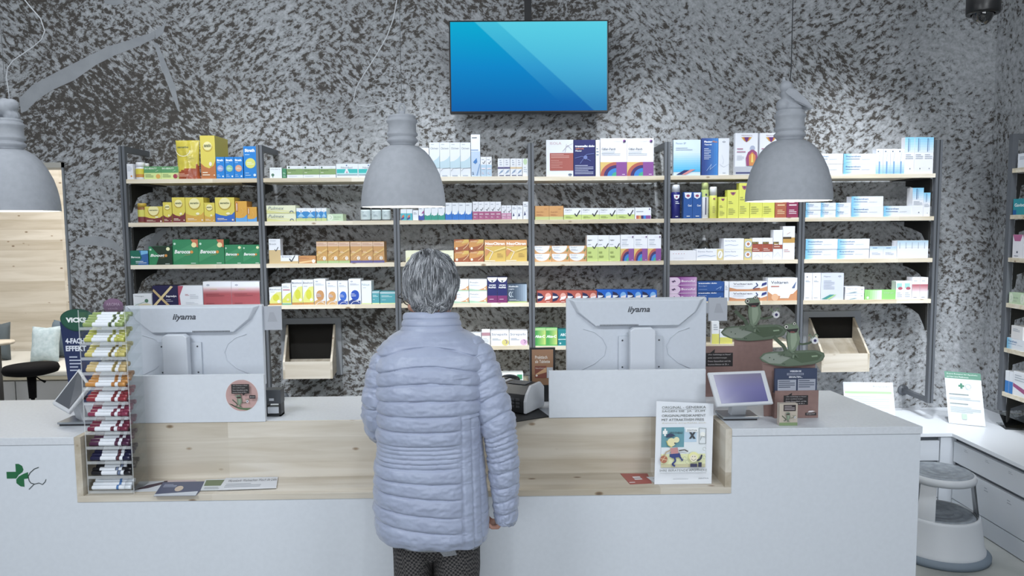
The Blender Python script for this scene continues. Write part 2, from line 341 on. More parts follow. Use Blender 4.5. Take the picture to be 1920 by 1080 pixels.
# ================================================================ SHELVING ON THE BACK WALL
YS = 4.2                     # front plane of the shelving
UP = [(234.5, 422), (490.5, 422), (745, 494), (996.5, 420), (1251, 410), (1502, 495), (1757, 420)]
UX = [P(a, b_, YS).x for a, b_ in UP]
SPX = [[(245, 339), (480, 338.5), (680, 338.5), (990, 336), (1245, 331.7), (1400, 330), (1570, 327.5), (1755, 326)],
       [(245, 420), (480, 420), (740, 419.4), (985, 417), (1245, 411.5), (1495, 409.6), (1745, 406)],
       [(247, 500), (485, 499.5), (740, 498), (985, 495.5), (1240, 490.7), (1490, 488), (1740, 485)],
       [(520, 575.5), (740, 573.8), (985, 572.5), (1370, 566.7), (1500, 565.6), (1740, 563)]]
SZ = [sum(P(x, y, YS).z for x, y in r)/len(r) for r in SPX]
SZ += [P(955, 652, YS).z, P(965, 727, YS).z]
BT = .0115                   # half thickness of a board
zt = P(997, 268, YS).z; zb = P(1743, 756, YS).z
unit = thing('wall_shelving', 'six bay grey steel and pine medicine shelving on the back wall', 'shelving', (UX[3], YW, zb))
M_UP = mat('686d73', .45, .2); M_UPD = mat('33373b', .5); M_BR = mat('1d1c1a', .6)
for x in UX:
    b = MB(); h = .0165
    b.box(x-h, x+h, YS, YS+.03, zb, zt, M_UP); b.box(x-.003, x+.003, YS-.0015, YS, zb, zt, M_UPD); u_ = b.build('upright', unit)
    b = MB(); b.box(x-h, x+h, YS+.03, YW, zt-.03, zt, M_UP); b.build('top_arm', unit)
    b = MB(); b.box(x-.012, x+.012, YS+.03, YW-.01, zb+.0, zb+.025, M_UP); b.lathe([(0, 0), (.032, 0), (.032, .012), (0, .012)], (x, YW, zb+.012), M_UP, 20, (0, -1, 0)); b.build('bottom_arm', unit)
ROWS = {0: [0, 1, 2, 3], 1: [0, 1, 2, 3], 2: [0, 1, 2, 3, 4, 5], 3: [0, 1, 2, 3, 4, 5], 4: [0, 1, 2, 3, 4, 5], 5: [0, 1, 2, 3]}
for k in range(6):
    for i in ROWS[k]:
        z = SZ[i]-(.0 if k < 3 else .004)
        b = MB(); b.box(UX[k]+.0175, UX[k+1]-.0175, YS+.002, YW-.02, z-BT, z+BT, M_EDGE); b.build('shelf_board', unit)
        if k in (0, 5):      # end brackets, curved gussets reaching from upright to wall
            for x, s_ in ((UX[k]+.018, 1), (UX[k+1]-.018, -1)):
                pr = [(YS+.03, z-BT-.005), (YW-.01, z-BT-.005), (YW-.01, z-BT-.035), (YW-.06, z-BT-.04), (YW-.13, z-BT-.055), (YW-.2, z-BT-.075), (YS+.05, z-BT-.13), (YS+.03, z-BT-.16)]
                b = MB(); b.prism(pr, x, x+s_*.012, M_BR, 'yz'); b.build('bracket', unit)
                b = MB(); b.box(x+(0 if s_ > 0 else -.1), x+(.1 if s_ > 0 else 0), YS+.05, YW-.02, z-BT-.006, z-BT-.001, M_BR); b.build('bracket_plate', unit)

# ---------------------------------------------------------------- packages
W_ = 'e9eef6'
def d_plain(c=W_, ink='8d97a8'):
    def f(p): p.g(.15, .55, .75, .8, 3, ink)
    return c, f
def d_pills(): 
    def f(p): p.g(.12, .5, .8, .85, 4, 'a9b0bd'); p.c(.7, .2, .14, 'd9923f')
    return 'e3e6ec', f
def d_lime(fruit):
    def f(p):
        p.r(0, .5, 1, 1, '58995f'); p.t(.06, .78, .7, .13, 'e8f0e0', 'BIO-BEAUTY', .01); p.g(.08, .12, .55, .42, 3, '8aa26a'); p.c(.82, .22, .13, fruit); p.l([(.68, .6), (.84, .7)], .015, 'dfe9d8')
    return 'cfdf8e', f
def d_sana(low, pill='f0e9c0', ring=True, txt='sanatio'):
    def f(p):
        p.p([(0, 0), (1, 0), (1, .42), (.85, .3), (.55, .24), (.25, .28), (0, .36)], low); p.arc(.5, .74, .30, .33, 170, 370, 'b98a34'); p.c(.5, .76, .29, 'ece2a0'); p.t(.26, .73, .48, .08, '56603c', txt, .03)
        p.c(.66, .34, .1, pill, .05); p.g(.1, .06, .6, .17, 2, 'f2e3c8'); p.c(.9, .08, .05, 'e8d8c0')
    return 'dccb50', f
def d_orangev():
    def f(p): p.r(0, 0, 1, .17, '3a8fe0'); p.p([(0, 0), (1, 0), (1, .35), (.7, .2), (.3, .17), (0, .2)], '5aa5ea'); p.r(.06, .5, .22, .93, 'b5502b'); p.r(.1, .53, .17, .9, 'f5e8d0'); p.arc(.35, .5, .3, .33, -60, 60, 'ecc069')
    return 'e2a63e', f
def d_strath(c, big=False):
    def f(p):
        p.t(.1, .82 if big else .8, .75, .1, 'f2f6fa', 'Strath', .06); p.g(.1, .7, .6, .78, 1, '8fc2ee'); p.c(.5, .47, .38, c); p.g(.25, .42, .75, .52, 2, 'e8f0e8'); p.g(.1, .06, .5, .2, 2, '9acaf0'); p.c(.8, .1, .1, 'd8eaf5')
    return '1b84dd', f
def d_ber(txt='Berocca', orange=False, dark=None):
    def f(p):
        if dark: p.p([(.3, 0), (1, 0), (1, 1), (.1, 1), (.45, .5)], dark)
        else: p.p([(0, .1), (.4, .3), (1, .75), (1, .95), (.3, .6), (0, .55)], '35915f')
        p.c(.08, .83, .045, 'bfe0cf'); p.t(.06, .44, .62, .15, 'f4f7f5', txt, .03, .25); p.c(.74, .5, .06, 'd98b3a'); p.p([(.4, .36), (.7, .41), (.85, .5), (.66, .39)], 'd9a85a')
        if orange: p.p([(.72, 1), (1, 1), (1, .68), (.86, .72)], 'c86f4c'); p.c(.84, .78, .1, 'e9dfa0')
        else: p.c(.84, .86, .08, 'e6e9b4')
        p.g(.7, .02, .97, .08, 1, 'dfeee6')
    return '2b8658', f
def d_bercool():
    def f(p): p.p([(.4, 0), (1, 0), (1, 1), (.5, 1), (.65, .5)], '2b62a8'); p.p([(.6, .7), (1, .8), (1, 1), (.6, 1)], '6fb4e2'); p.t(.05, .48, .5, .14, 'f4f7f5', 'Berocca', .02, .2); p.g(.3, .1, .9, .3, 2, 'dfe8f5')
    return '1f6b58', f
def d_flow():
    def f(p): p.t(.08, .75, .5, .12, '8d949c', 'Vitango', .01, .2); p.p([(0, 0), (1, 0), (1, .15), (.7, .25), (.4, .2), (.1, .02)], 'ded4b4'); p.c(.72, .45, .1, '4f7f63'); p.l([(.1, .1), (.4, .25), (.7, .4)], .02, '6f9c7d')
    return W_, f
def d_goldx():
    def f(p):
        p.l([(.0, .8), (.62, 0)], .12, 'cdb27c'); p.l([(.05, 0), (.78, 1)], .12, 'e0cb98'); p.t(.53, .42, .42, .12, 'e8e6ee', 'Supradyn', .05); p.g(.53, .2, .8, .36, 2, 'aeb0c6')
    return '262451', f
def d_pinkside():
    def f(p): p.p([(0, .0), (.1, 0), (.06, .5), (.22, 1), (0, 1)], 'b8506a'); p.g(.28, .5, .45, .6, 2, 'c05a6a'); p.g(.48, .35, .82, .6, 3, 'c5ccd8'); p.g(.3, .08, .8, .2, 2, 'c5ccd8')
    return 'e6ecf6', f
def grad(p, c0, c1, v0, v1, n=7):
    a = [int(c0[i:i+2], 16) for i in (0, 2, 4)]; b_ = [int(c1[i:i+2], 16) for i in (0, 2, 4)]
    for i in range(n):
        c = ''.join('%02x' % int(a[k]+(b_[k]-a[k])*(i+.5)/n) for k in range(3)); p.r(0, v0+(v1-v0)*i/n, 1, v0+(v1-v0)*(i+1)/n, c); p.k -= 1
    p.k += 1
def gradu(p, c0, c1, u0, u1, n=7, v0=0, v1=1):
    a = [int(c0[i:i+2], 16) for i in (0, 2, 4)]; b_ = [int(c1[i:i+2], 16) for i in (0, 2, 4)]
    for i in range(n):
        c = ''.join('%02x' % int(a[k]+(b_[k]-a[k])*(i+.5)/n) for k in range(3)); p.r(u0+(u1-u0)*i/n, v0, u0+(u1-u0)*(i+1)/n, v1, c); p.k -= 1
    p.k += 1
def diamond(p, u, v, c='55607a', s=.06):
    q = s*.55*p.w/p.h; p.p([(u-s, v), (u, v-q), (u+s, v), (u, v+q)], c); p.p([(u-s*.5, v), (u, v-q*.5), (u+s*.5, v), (u, v+q*.5)], W_)
def d_redfade():
    def f(p): p.r(0, 0, 1, .5, 'b05058'); grad(p, 'b05058', 'ebeef4', .5, .8); diamond(p, .18, .86, '5a648a'); p.g(.1, .38, .75, .52, 2, '8f3f48'); p.g(.1, .05, .5, .14, 1, '8f3f48'); p.g(.25, .66, .6, .72, 1, 'c9c08a')
    return 'e9edf5', f
def d_leaf():
    def f(p): p.t(.1, .8, .8, .08, '7d8794', 'Hedera', .0); p.c(.25, .3, .12, '4d7a62'); p.l([(.25, .05), (.25, .3)], .05, '4d7a62')
    return 'e8eff2', f
def d_sage():
    def f(p): p.r(0, .27, 1, .76, '86a765'); p.c(.14, .87, .055, '44664c'); p.t(.08, .57, .48, .1, '3d5a34', 'Sinupret', .01); p.g(.08, .38, .32, .5, 1, 'dfe9d2'); p.g(.1, .1, .85, .16, 1, 'a8b3bf'); p.g(.65, .82, .9, .87, 1, 'b6bec8')
    return 'e6ecf2', f
def d_teal():
    def f(p): p.p([(.02, .32), (.36, .32), (.44, .62), (.02, .62)], '2fbdb9'); p.p([(.98, .32), (.6, .32), (.52, .62), (.98, .62)], '2fbdb9'); p.t(.22, .66, .52, .14, '9298a2', 'Nasobol', .0); p.c(.48, .88, .03, '4a66a0'); p.r(.03, .17, .97, .2, '8fa2b8'); p.r(.03, .22, .97, .32, 'b5e2e3'); p.l([(.46, .3), (.49, .45), (.52, .3)], .02, 'cc7a9a')
    return 'e4ecf3', f
def d_pulmex():
    def f(p): p.p([(0, .0), (1, 0), (1, .1), (.5, .16), (0, .42)], 'd9d98c'); p.p([(0, .5), (.4, .35), (1, .1), (1, .2), (.5, .45), (0, .6)], 'e8e7ab'); p.t(.05, .45, .55, .4, '7b868a', 'Pulmex', .0, .3); p.arc(.86, .08, .045, .07, 0, 180, '44608a')
    return 'ebeecb', f
def d_vapo():
    def f(p): p.r(0, .1, 1, .74, '2f8fd8'); p.c(.5, .86, .34, 'eef2f8', .2); p.p([(.42, .78), (.58, .78), (.5, .68)], '39424e'); p.p([(.1, .32), (.5, .64), (.9, .32)], '9bd0f4'); p.r(0, 0, 1, .22, 'c9d68a'); p.g(.2, .22, .8, .3, 1, 'e8e088')
    return 'e9f0f6', f
def d_palegreen():
    def f(p): p.c(.2, .5, .19, 'e0ecd6', .45); p.arc(.16, .5, .1, .12, -90, 90, '9fbf9a'); p.t(.42, .5, .45, .16, '7f9a7d', 'Isla mint', .0); p.g(.45, .2, .85, .35, 1, 'a5baa2')
    return 'c3dcb8', f
def d_tan(h=.5, ink='8c93a0'):
    def f(p): p.r(0, 0, 1, h, 'cdb27f'); p.t(.08, .76, .55, .07 if h > .4 else .15, '79808c', 'Bronchi', .0); p.check(.5, h-.04 if h > .4 else .25, .32, '4f5358'); p.g(.1, .9, .85, .95, 1, 'b4bbc6')
    return 'e6ebf3', f
def d_lungs(band):
    def f(p):
        p.r(0, .78, 1, .98, 'd8b9a0'); p.g(.08, .83, .9, .93, 2, 'b98570'); p.r(0, 0, 1, .11, band); p.p([(0, .3), (1, .62), (1, .7), (0, .4)], 'd9b26a'); p.c(.72, .22, .15, 'e9e3da', .09); p.arc(.66, .14, .36, .39, 60, 165, 'ecd0a4'); p.l([(.74, .14), (.74, .3)], .03, 'b58a60'); p.g(.14, .46, .5, .56, 2, 'ecd8b8'); p.c(.06, .56, .04, '8a4a36')
    return 'c99a55' if band[0] != '5' else 'c8965c', f
def d_flat_or():
    def f(p): p.p([(0, 0), (1, .3), (1, .5), (0, .2)], 'e3c088'); p.g(.06, .6, .6, .85, 2, 'b07048'); p.c(.86, .3, .1, 'ece6dc', .25)
    return 'c98d55', f
def d_citrus(txt='Bisolvon'):
    def f(p): p.r(0, 0, 1, .09, 'c58b46'); p.p([(0, .09), (1, .09), (1, .75), (.6, .72), (.2, .5), (0, .2)], 'dfe07a'); p.c(.55, .42, .26, 'd3d534', .2); p.t(.05, .85, .9, .08, '5a6070', txt, .0); p.c(.78, .2, .14, 'eef0e6'); p.g(.1, .72, .6, .78, 1, 'a5adb8')
    return 'e9eef4', f
def d_citrus2():
    def f(p): p.p([(0, .1), (1, .1), (1, .6), (.5, .5), (0, .25)], 'd9db55'); p.r(.1, .68, .9, .74, 'c98a9a'); p.g(.1, .8, .8, .92, 2, 'a8b0bc'); p.c(.65, .25, .14, 'e8d9c2'); p.r(0, 0, 1, .08, '7fb487')
    return 'e9eef4', f
def d_disc(c, c2):
    def f(p): 
        diamond(p, .25, .9, '7a86a2', .12); p.g(.12, .75, .85, .83, 2, 'a8b0bf'); p.c(.52, .36, .36, c, .2); p.p([(0, 0), (.95, 0), (.95, .15), (.75, .12), (.3, .2), (0, .12)], c2); p.arc(.2, .36, .66, .71, -38, 45, W_); p.arc(.55, -.08, .4, .44, 40, 160, W_); p.g(.2, .3, .6, .44, 3, 'c9d3e8')
    return 'e8edf5', f
def d_nitux():
    def f(p): p.t(.06, .8, .78, .1, '7fa4ae', 'Nitux', .0); p.g(.15, .68, .6, .74, 1, 'b4c6cf'); p.r(0, 0, 1, .05, 'cfdc9c')
    return 'e9eff5', f
def d_tealbox():
    def f(p): p.r(0, .84, 1, 1, 'a9c6cf'); p.g(.1, .55, .8, .72, 2, 'd8eaec'); p.g(.1, .3, .5, .38, 1, 'c3dfe2'); p.r(0, 0, 1, .08, 'cfdc9c')
    return '4fa5b2', f
def d_nose(tip='b9d3e0', ink='68728a'):
    def f(p): p.t(.12, .8, .75, .06, '5a626e', 'Otriven', .0); p.g(.15, .93, .6, .96, 1, '9aa3b0'); p.p([(0, .25), (0, .44), (.4, .46), (.8, .54), (1, .62), (1, .25)], tip); p.l([(.06, .16), (.3, .24), (1, .26)], .025, '6a7078'); p.g(.2, .01, .95, .05, 1, '8696ae')
    return 'e0e6ed', f
def d_spray():
    def f(p): p.r(0, 0, 1, .6, 'b9cfe8'); p.r(.0, .62, .8, .64, '6f9bd2'); p.g(.1, .9, .9, .95, 1, '6a7078'); p.p([(.2, .34), (.6, .44), (.68, .34), (.45, .3)], '3f7fc8'); p.l([(.6, .02), (.95, .3)], .07, '6796cf'); p.g(.1, .04, .3, .12, 2, '50688a')
    return 'e8edf4', f
def d_smallcheck(c, h=.45):
    def f(p): p.r(0, 0, 1, h, c); p.g(.15, .82, .8, .9, 1, 'a8b0be'); p.check(.35, h+.05, .5, '5a6068'); p.r(.15, h*.62, .85, h*.72, 'ecdfe6'); p.g(.2, .1, .6, h*.4, 2, 'f0e2ea')
    return 'e9ecf3', f
def d_curl(top, w2=.0):
    def f(p): p.r(0, .42, 1, .52, top); p.g(.3, .6, .7, .95, 3, 'aeb6c4'); p.p([(.15, .12), (.8, .25), (.95, .38), (.5, .3)], '8aa2c0'); p.r(.25, .02, 1, .07, '5a6488')
    return 'e6eaf1', f
def d_wgreen():
    def f(p): p.c(.5, .82, .35, 'bfd8ad', .18); p.g(.2, .2, .8, .55, 3, 'b9c2cc')
    return 'e9eef2', f
def d_sunset():
    def f(p): p.r(0, .0, 1, .62, '4fb8c8'); p.p([(.1, .1), (.6, .3), (.6, .5), (.2, .4)], 'd8785a'); p.p([(.0, .0), (.6, .15), (.6, .3), (.1, .2)], '4a4a92')
    return 'e6edf2', f
def d_wave(c, c2=None, low=.32):
    def f(p): p.p([(0, 0), (1, 0), (1, low+.25), (.8, low+.02), (.5, low), (.2, low+.06), (0, low)], c); p.g(.1, .82, .8, .9, 1, '7b8698'); p.c(.42, low+.06, .22, 'eef2f6', .08)
    if c2:
        g0 = f
        def f(p): g0(p); p.p([(.5, .5), (1, .52), (1, .75)], c2); p.r(0, 0, 1, .12, '2d55b8')
    return 'e6ecf4', f
def d_tri():
    def f(p): p.p([(.15, .2), (.5, .25), (.3, .48)], '29356f'); p.g(.15, .7, .8, .9, 2, '9aa3ae'); p.l([(.55, .45), (.75, .5)], .03, '4f8fb0')
    return 'eaeef6', f
def d_cream():
    def f(p): p.t(.46, .48, .42, .12, '9c9a72', 'Sidroga', .0); p.g(.5, .2, .85, .38, 2, 'c9c8a4'); p.c(.2, .25, .15, 'e3e3ad')
    return 'ecedcf', f
def d_brown():
    def f(p): p.p([(0, .25), (.6, .4), (1, .65), (1, 1), (.6, 1), (0, .8)], 'cf8f4c'); p.p([(.5, .6), (1, .75), (1, 1), (.7, 1)], 'd9b85c'); p.arc(.1, 1.3, 1.0, 1.03, -60, -20, 'f0d8ac'); p.g(.1, .75, .7, .9, 2, 'ecc9a4'); p.c(.18, .2, .08, 'f2e6d8', .12)
    return 'a65a38', f
def d_neo():
    def f(p): p.r(0, .72, 1, 1, 'd9965e'); p.t(.04, .77, .92, .13, 'fbf6ee', 'NeoCitran', .05); p.g(.06, .68, .5, .74, 1, 'f2dcae'); p.p([(.03, .2), (.3, .55), (.1, .58), (.0, .5)], 'cf8a55'); p.l([(.06, .62), (.4, .45), (.22, .1)], .03, 'ece4d8'); p.r(0, .02, .5, .06, 'ece0cc'); p.g(.6, .2, .88, .4, 3, 'ad8a48'); p.p([(.4, .45), (1, .62), (1, .7), (.5, .52)], 'ead685')
    return 'd9b455', f
def d_swoosh(): 
    def f(p): p.t(.06, .68, .45, .14, '6d7078', 'Prevalin', .0); p.g(.06, .45, .6, .58, 2, 'b4bcc8'); p.p([(0, .0), (1, 0), (1, .1), (.4, .14), (0, .22)], 'a9cbb0'); p.p([(.5, .1), (.8, .25), (1, .5), (1, .1)], 'dba06a'); p.c(.88, .2, .05, 'ecdac8')
    return 'eaeff4', f
def d_nightmed():
    def f(p): p.r(0, 0, 1, .28, '7c2b6a'); p.c(.5, 1.0, .5, 'eef1f7', .2); p.p([(.35, .88), (.65, .88), (.5, .8)], '3a4450'); p.t(.15, .66, .7, .06, 'f0f2f8', 'VICKS', .03); p.t(.12, .57, .76, .07, 'f0f2f8', 'MediNait', .03); p.g(.2, .12, .8, .16, 1, 'ecdcea')
    return '242a6c', f
def d_moon():
    def f(p): gradu(p, '3c4c60', 'a9bdd0', .3, 1); p.arc(.22, .45, .12, .16, 110, 260, 'c8d4dc'); p.arc(.32, .45, .12, .15, 110, 260, 'b0c0ca'); p.t(.05, .84, .5, .09, 'e8edf2', 'Alcafendin', .02); p.t(.05, .7, .3, .07, 'e8edf2', 'night', .01); p.g(.08, .1, .6, .2, 2, 'c9d3dc'); p.r(0, 0, 1, .06, 'a8bd6a')
    return '46566a', f
def d_lozenge(c):
    def f(p): p.t(.05, .66, .85, .2, '636c80', 'Strepsils', .0); p.g(.08, .35, .55, .52, 2, '8a92a4'); p.c(.8, .22, .2, c, .22); p.arc(.78, .25, .08, .12, -60, 90, '8a6f9a')
    return 'eceff5', f
def d_pinkcap():
    def f(p): p.r(0, .62, 1, .82, 'b98a94'); p.g(.15, .2, .8, .5, 3, 'b8bfca')
    return 'e6e8ee', f
def d_wgend():
    def f(p): p.g(.05, .15, .6, .8, 6, 'c3cfcb'); p.r(.8, .05, .97, .45, '3f9a6a'); p.r(.8, .53, .97, .93, '3f9a6a')
    return 'eaf0f0', f
def d_isola():
    def f(p): p.t(.14, .87, .42, .07, 'c9a0a4', 'ISOLA', .0); p.r(.13, .16, 1, .64, 'b05a50'); p.g(.17, .5, .85, .62, 3, 'd8a49c'); p.g(.17, .22, .6, .46, 5, 'c8857c'); p.l([(.6, .68), (.8, .85), (.95, .72)], .012, 'a8a0a8'); p.l([(.7, .66), (.75, .88)], .012, 'a8a0a8'); p.l([(.72, .8), (.98, .9)], .012, 'a8a0a8'); p.c(.88, .05, .07, '6a7a90', .03)
    return 'e6ebf4', f
def d_navy():
    def f(p): p.t(.06, .8, .92, .06, 'eceff8', 'traumalix dolo', .06); p.t(.08, .74, .4, .05, 'd07a5a', 'akut', .03); p.t(.08, .68, .3, .04, 'eceff8', 'Pflaster', .02); p.g(.06, .05, .92, .32, 6, 'b9bfe0'); p.l([(.05, .5), (.4, .55), (.8, .42)], .03, '5a6ab0'); p.l([(.3, .35), (.6, .6), (.95, .62)], .03, '5a6ab0'); p.c(.55, .52, .09, '6f7fc0')
    return '242a6e', f
def d_rainbow(small=False):
    def f(p):
        b_ = .37 if not small else .47; p.r(0, 0, 1, b_, '8c4a9c'); a = .6; q = .68/a
        p.r(0, 0, a, b_, 'e0bd6a'); wr = a
        def qarc(r0, r1, c):   # band around the lower-right corner of the picture square
            n = 8; A = [math.radians(90+90*i/n) for i in range(n+1)]
            vs = [p.pt(max(0, a-r1*a*abs(math.cos(t))), min(b_, b_*r1*math.sin(t))) for t in A]+[p.pt(a-r0*a*abs(math.cos(t)), b_*r0*math.sin(t)) for t in A]
            p.mb.add(vs, [(i, i+1, n+1+i+1, n+1+i) for i in range(n)], mat(c)); p.k += 1
        qarc(.78, 1.0, 'b8584c'); qarc(.56, .78, '3e2a70'); qarc(.28, .56, '2f82d8'); qarc(0, .28, '3fae8c')
        p.c(.9, .92, .055, '8c4a9c'); p.p([(.85, .89), (.95, .89), (.95, .95)], '26304f')
        if small: p.g(.1, .78, .7, .84, 1, '8a93a4'); p.g(.1, .6, .6, .72, 2, 'b0b8c4')
        else: p.t(.05, .69, .52, .055, '3f454f', 'Olfen Patch', .01); p.g(.05, .56, .75, .66, 2, 'aeb6c2')
        p.t(.5, .9, .33, .025, '6a7280', 'mepha', .0); p.g(.82, .02, .97, .06, 1, 'e9def0')
    return 'eaeef6', f
def d_ortan():
    def f(p): p.r(0, 0, 1, .22, 'c6cf86'); p.t(.1, .5, .5, .1, '9a5a34', 'Ibuprofen', .0); p.g(.1, .3, .6, .42, 2, 'c07c4c'); p.g(.65, .75, .92, .8, 1, '9a5a34')
    return 'd69c5e', f
def d_algi(wide=True):
    def f(p):
        h = .42 if wide else .55; p.r(0, 0, 1, h, 'c3d77c'); p.t(.06, .78, .42, .1 if wide else .06, '4a4f58', 'Algifor', .02); p.g(.06, .62, .5, .68, 1, 'b4bbc6'); p.check(.62 if wide else .52, h-.14 if wide else h-.06, .3 if wide else .42, '3f4348'); p.g(.1, .1, .5, h-.12, 2, '93a556')
    return 'eaeef5', f
def d_stripe():
    def f(p): 
        for i, c in enumerate(['c8604c', 'd9a05a', '3e2a70', '2f82d8', '8c4a9c', '8c4a9c']): p.r(.08+i*.15, 0, .08+(i+1)*.15, .3, c); p.k -= 1
        p.k += 2; p.g(.08, .6, .7, .72, 1, '9aa2b0'); p.c(.9, .85, .04, '3e2a70')
    return 'e9eef5', f
def d_orwhite():
    def f(p): p.c(.42, 1.0, .46, 'edf0f5', .92); p.t(.08, .78, .35, .12, '6a6f7a', 'Mucofluid', .0); p.g(.1, .4, .5, .65, 2, 'aeb6c2'); p.p([(.82, .3), (.92, .7), (.96, .65), (.9, .3)], '5a8a5c')
    return 'd9a26a', f
def d_dolo(c, c2):
    def f(p): p.p([(.03, .1), (.3, .2), (.48, .5), (.3, .78), (.03, .9)], '1f2454'); p.p([(.03, .35), (.34, .45), (.4, .55), (.03, .6)], 'e8ecf4'); p.c(.74, .55, .2, c2, .3); p.p([(.5, .2), (.9, .4), (.95, .6), (.6, .5)], 'f0e6ec'); p.g(.6, .04, .95, .14, 1, 'f2e8e8')
    return c, f
def d_alca():
    def f(p): gradu(p, '3ea04c', 'cde078', .1, 1, 8, .06, .86); p.t(.02, .45, .92, .16, 'f4f8f0', 'Alca-C', .05, .2); p.r(0, .86, 1, 1, 'a8d48c')
    return '57b25c', f
def d_tealzip():
    def f(p): p.t(.2, .62, .75, .18, 'e4f0f2', 'ABCD', .03); p.r(0, .38, 1, .43, 'c8e4e6'); p.c(.2, .15, .08, 'c8e4e6')
    return '2a8c94', f
def d_bluepatch():
    def f(p): grad(p, '48b9ee', 'c9dff2', .12, .62, 8); p.r(0, .1, 1, .14, '48b9ee'); p.t(.08, .88, .38, .05, '7c8ca4', 'Flector EP', .0); p.g(.08, .7, .7, .8, 2, 'a8b6cc'); p.p([(.1, .02), (.36, .02), (.7, .15), (.4, .15)], '23306c'); p.p([(.3, .02), (.44, .02), (.82, .17), (.64, .17)], 'd98a8a')
    return 'cfe2f4', f
def d_bluegrad():
    def f(p): gradu(p, '2c4590', '3f8fe0', .1, 1); p.t(.14, .88, .5, .05, 'eef2fa', 'Flector', .05); p.t(.66, .88, .28, .05, 'd98a5a', 'Plus', .03); p.t(.14, .8, .45, .045, 'eef2fa', 'Tissugel', .04); p.g(.14, .42, .55, .74, 7, 'c0cdea'); p.l([(.3, .12), (.6, .3), (.5, .15), (.9, .3)], .02, 'b0cdf0')
    return '2c4590', f
def d_bone():
    def f(p): diamond(p, .5, .9, '56607a', .16); p.l([(.1, .3), (.5, .22), (1, .3)], .02, 'aab2c0'); p.l([(.3, .55), (.5, .4), (.4, .3)], .02, 'bcc4d0'); p.g(.4, .05, .8, .08, 1, 'a0a8b6')
    return 'e3e8f1', f
def d_back():
    def f(p):
        p.t(.28, .92, .48, .035, 'a88a98', 'PERSKINDOL', .01)
        for k_, (r_, cc) in enumerate(((.24, 'd9b04c'), (.17, 'c8703c'), (.1, '6a2f7a'))): p.p([(.5-r_, .9), (.5+r_, .9), (.5+r_*.5, .82), (.5, .78), (.5-r_*.5, .82)], cc)
        p.g(.08, .52, .46, .66, 2, 'b98aa0'); p.g(.08, .36, .4, .48, 4, 'c3c9d4'); p.r(0, 0, 1, .2, 'b9bec8'); p.r(.04, .03, .9, .07, '4a4f80')
        p.c(.76, .64, .11, 'aab4cc'); p.p([(.5, .22), (.47, .4), (.56, .54), (.72, .6), (.8, .6), (.95, .54), (1, .4), (1, .22)], 'a04a7a'); p.p([(.62, .22), (.6, .46), (.75, .55), (.9, .46), (.88, .22)], 'd98a4a'); p.p([(.7, .3), (.72, .5), (.78, .5), (.8, .3)], 'ecd06a')
    return 'e6eaf2', f
def d_shield(col, ink):
    def f(p): p.p([(.1, .98), (.9, .98), (.82, .8), (.5, .74), (.18, .8)], 'e8ecf6'); p.c(.5, .86, .2, 'a04a6a', .05); p.t(.5, .45, .4, .08, ink, 'Cool', .03); p.g(.35, .05, .9, .12, 1, ink)
    return col, f
def d_yellow(tall=False):
    def f(p):
        p.p([(.25, .92), (.75, .92), (.65, .84), (.5, .8), (.35, .84)], 'a8606a'); p.c(.5, .88, .1, '6a3a7a', .025); p.g(.1, .5, .5, .62, 2, 'a9aa5c'); p.g(.1, .12, .7, .36, 4, 'b6b764')
    return 'dfe15f', f
def d_solid(c, ink='f0dfe4', left=.2):
    def f(p): p.g(left, .4, .85, .62, 2, ink); p.g(left, .12, .85, .3, 3, ink)
    return c, f
def d_dots():
    def f(p):
        for i in range(5): p.c(.15+i*.1, .7, .015, 'c89aa0' if i != 2 else 'c85a5a')
        p.g(.15, .2, .7, .3, 1, 'c3c9d4')
    return 'e9ecf4', f
def d_line(em=True):
    def f(p):
        p.t(.06, .72, .55, .12, '7a86a8', 'Dermo Plasma', .0); p.l([(.05, .35), (.3, .45), (.55, .35), (.72, .42)], .02, 'a8bcd8')
        if em: p.r(.76, .02, 1, .98, 'd9c98a'); p.c(.88, .5, .09, 'eef0f4', .35); p.l([(.84, .3), (.9, .7)], .02, 'b09a4c')
    return 'eaeef6', f
def d_emblem():
    def f(p): p.c(.5, .5, .46, '9fb6dc'); p.c(.5, .5, .36, 'eef0f4'); p.c(.5, .52, .2, 'c07a50')
    return 'dccb85', f
def d_redlabel(t=.72):
    def f(p): p.r(0, .36, 1, t, 'a8503e'); p.r(0, t, .6, t+.1, '40302c'); p.t(.06, t+.02, .5, .06, 'e8c860', 'DUL-X', .01); p.g(.08, .4, .7, .55, 2, 'e8cfc8'); p.l([(.1, .1), (.5, .25), (.8, .1)], .02, 'c3b8c4')
    return 'eaedf4', f
def d_goldlabel():
    def f(p): p.r(0, .5, 1, .66, 'c99a4e'); p.r(0, .62, .7, .68, '50402c'); p.g(.1, .22, .6, .32, 2, 'd8a4a0'); p.l([(.3, .76), (.6, .82)], .03, 'd8a89a')
    return 'eceff5', f
def d_purple():
    def f(p): gradu(p, 'a05aa8', 'c9a0cf', .45, 1); p.c(.15, .5, .28, 'e0c8e4', .6); p.t(.46, .4, .48, .28, 'eee4f2', 'Bonoful', .02); p.l([(.16, .35), (.22, .65)], .03, '4a2a60'); p.l([(.12, .5), (.26, .52)], .03, '4a2a60'); p.r(0, 0, 1, .05, 'f0e8f4')
    return '8c4696', f
def d_tr():
    def f(p): p.t(.03, .78, .7, .12, 'f0f3fa', 'traumalix dolo', .05); p.t(.05, .5, .3, .1, 'c9d6f0', 'Emulgel', .01); p.l([(.7, .2), (.9, .5), (.85, .2)], .02, '8fb0e0'); p.g(.05, .15, .5, .25, 1, '8fb0e0')
    return '2c58a4', f
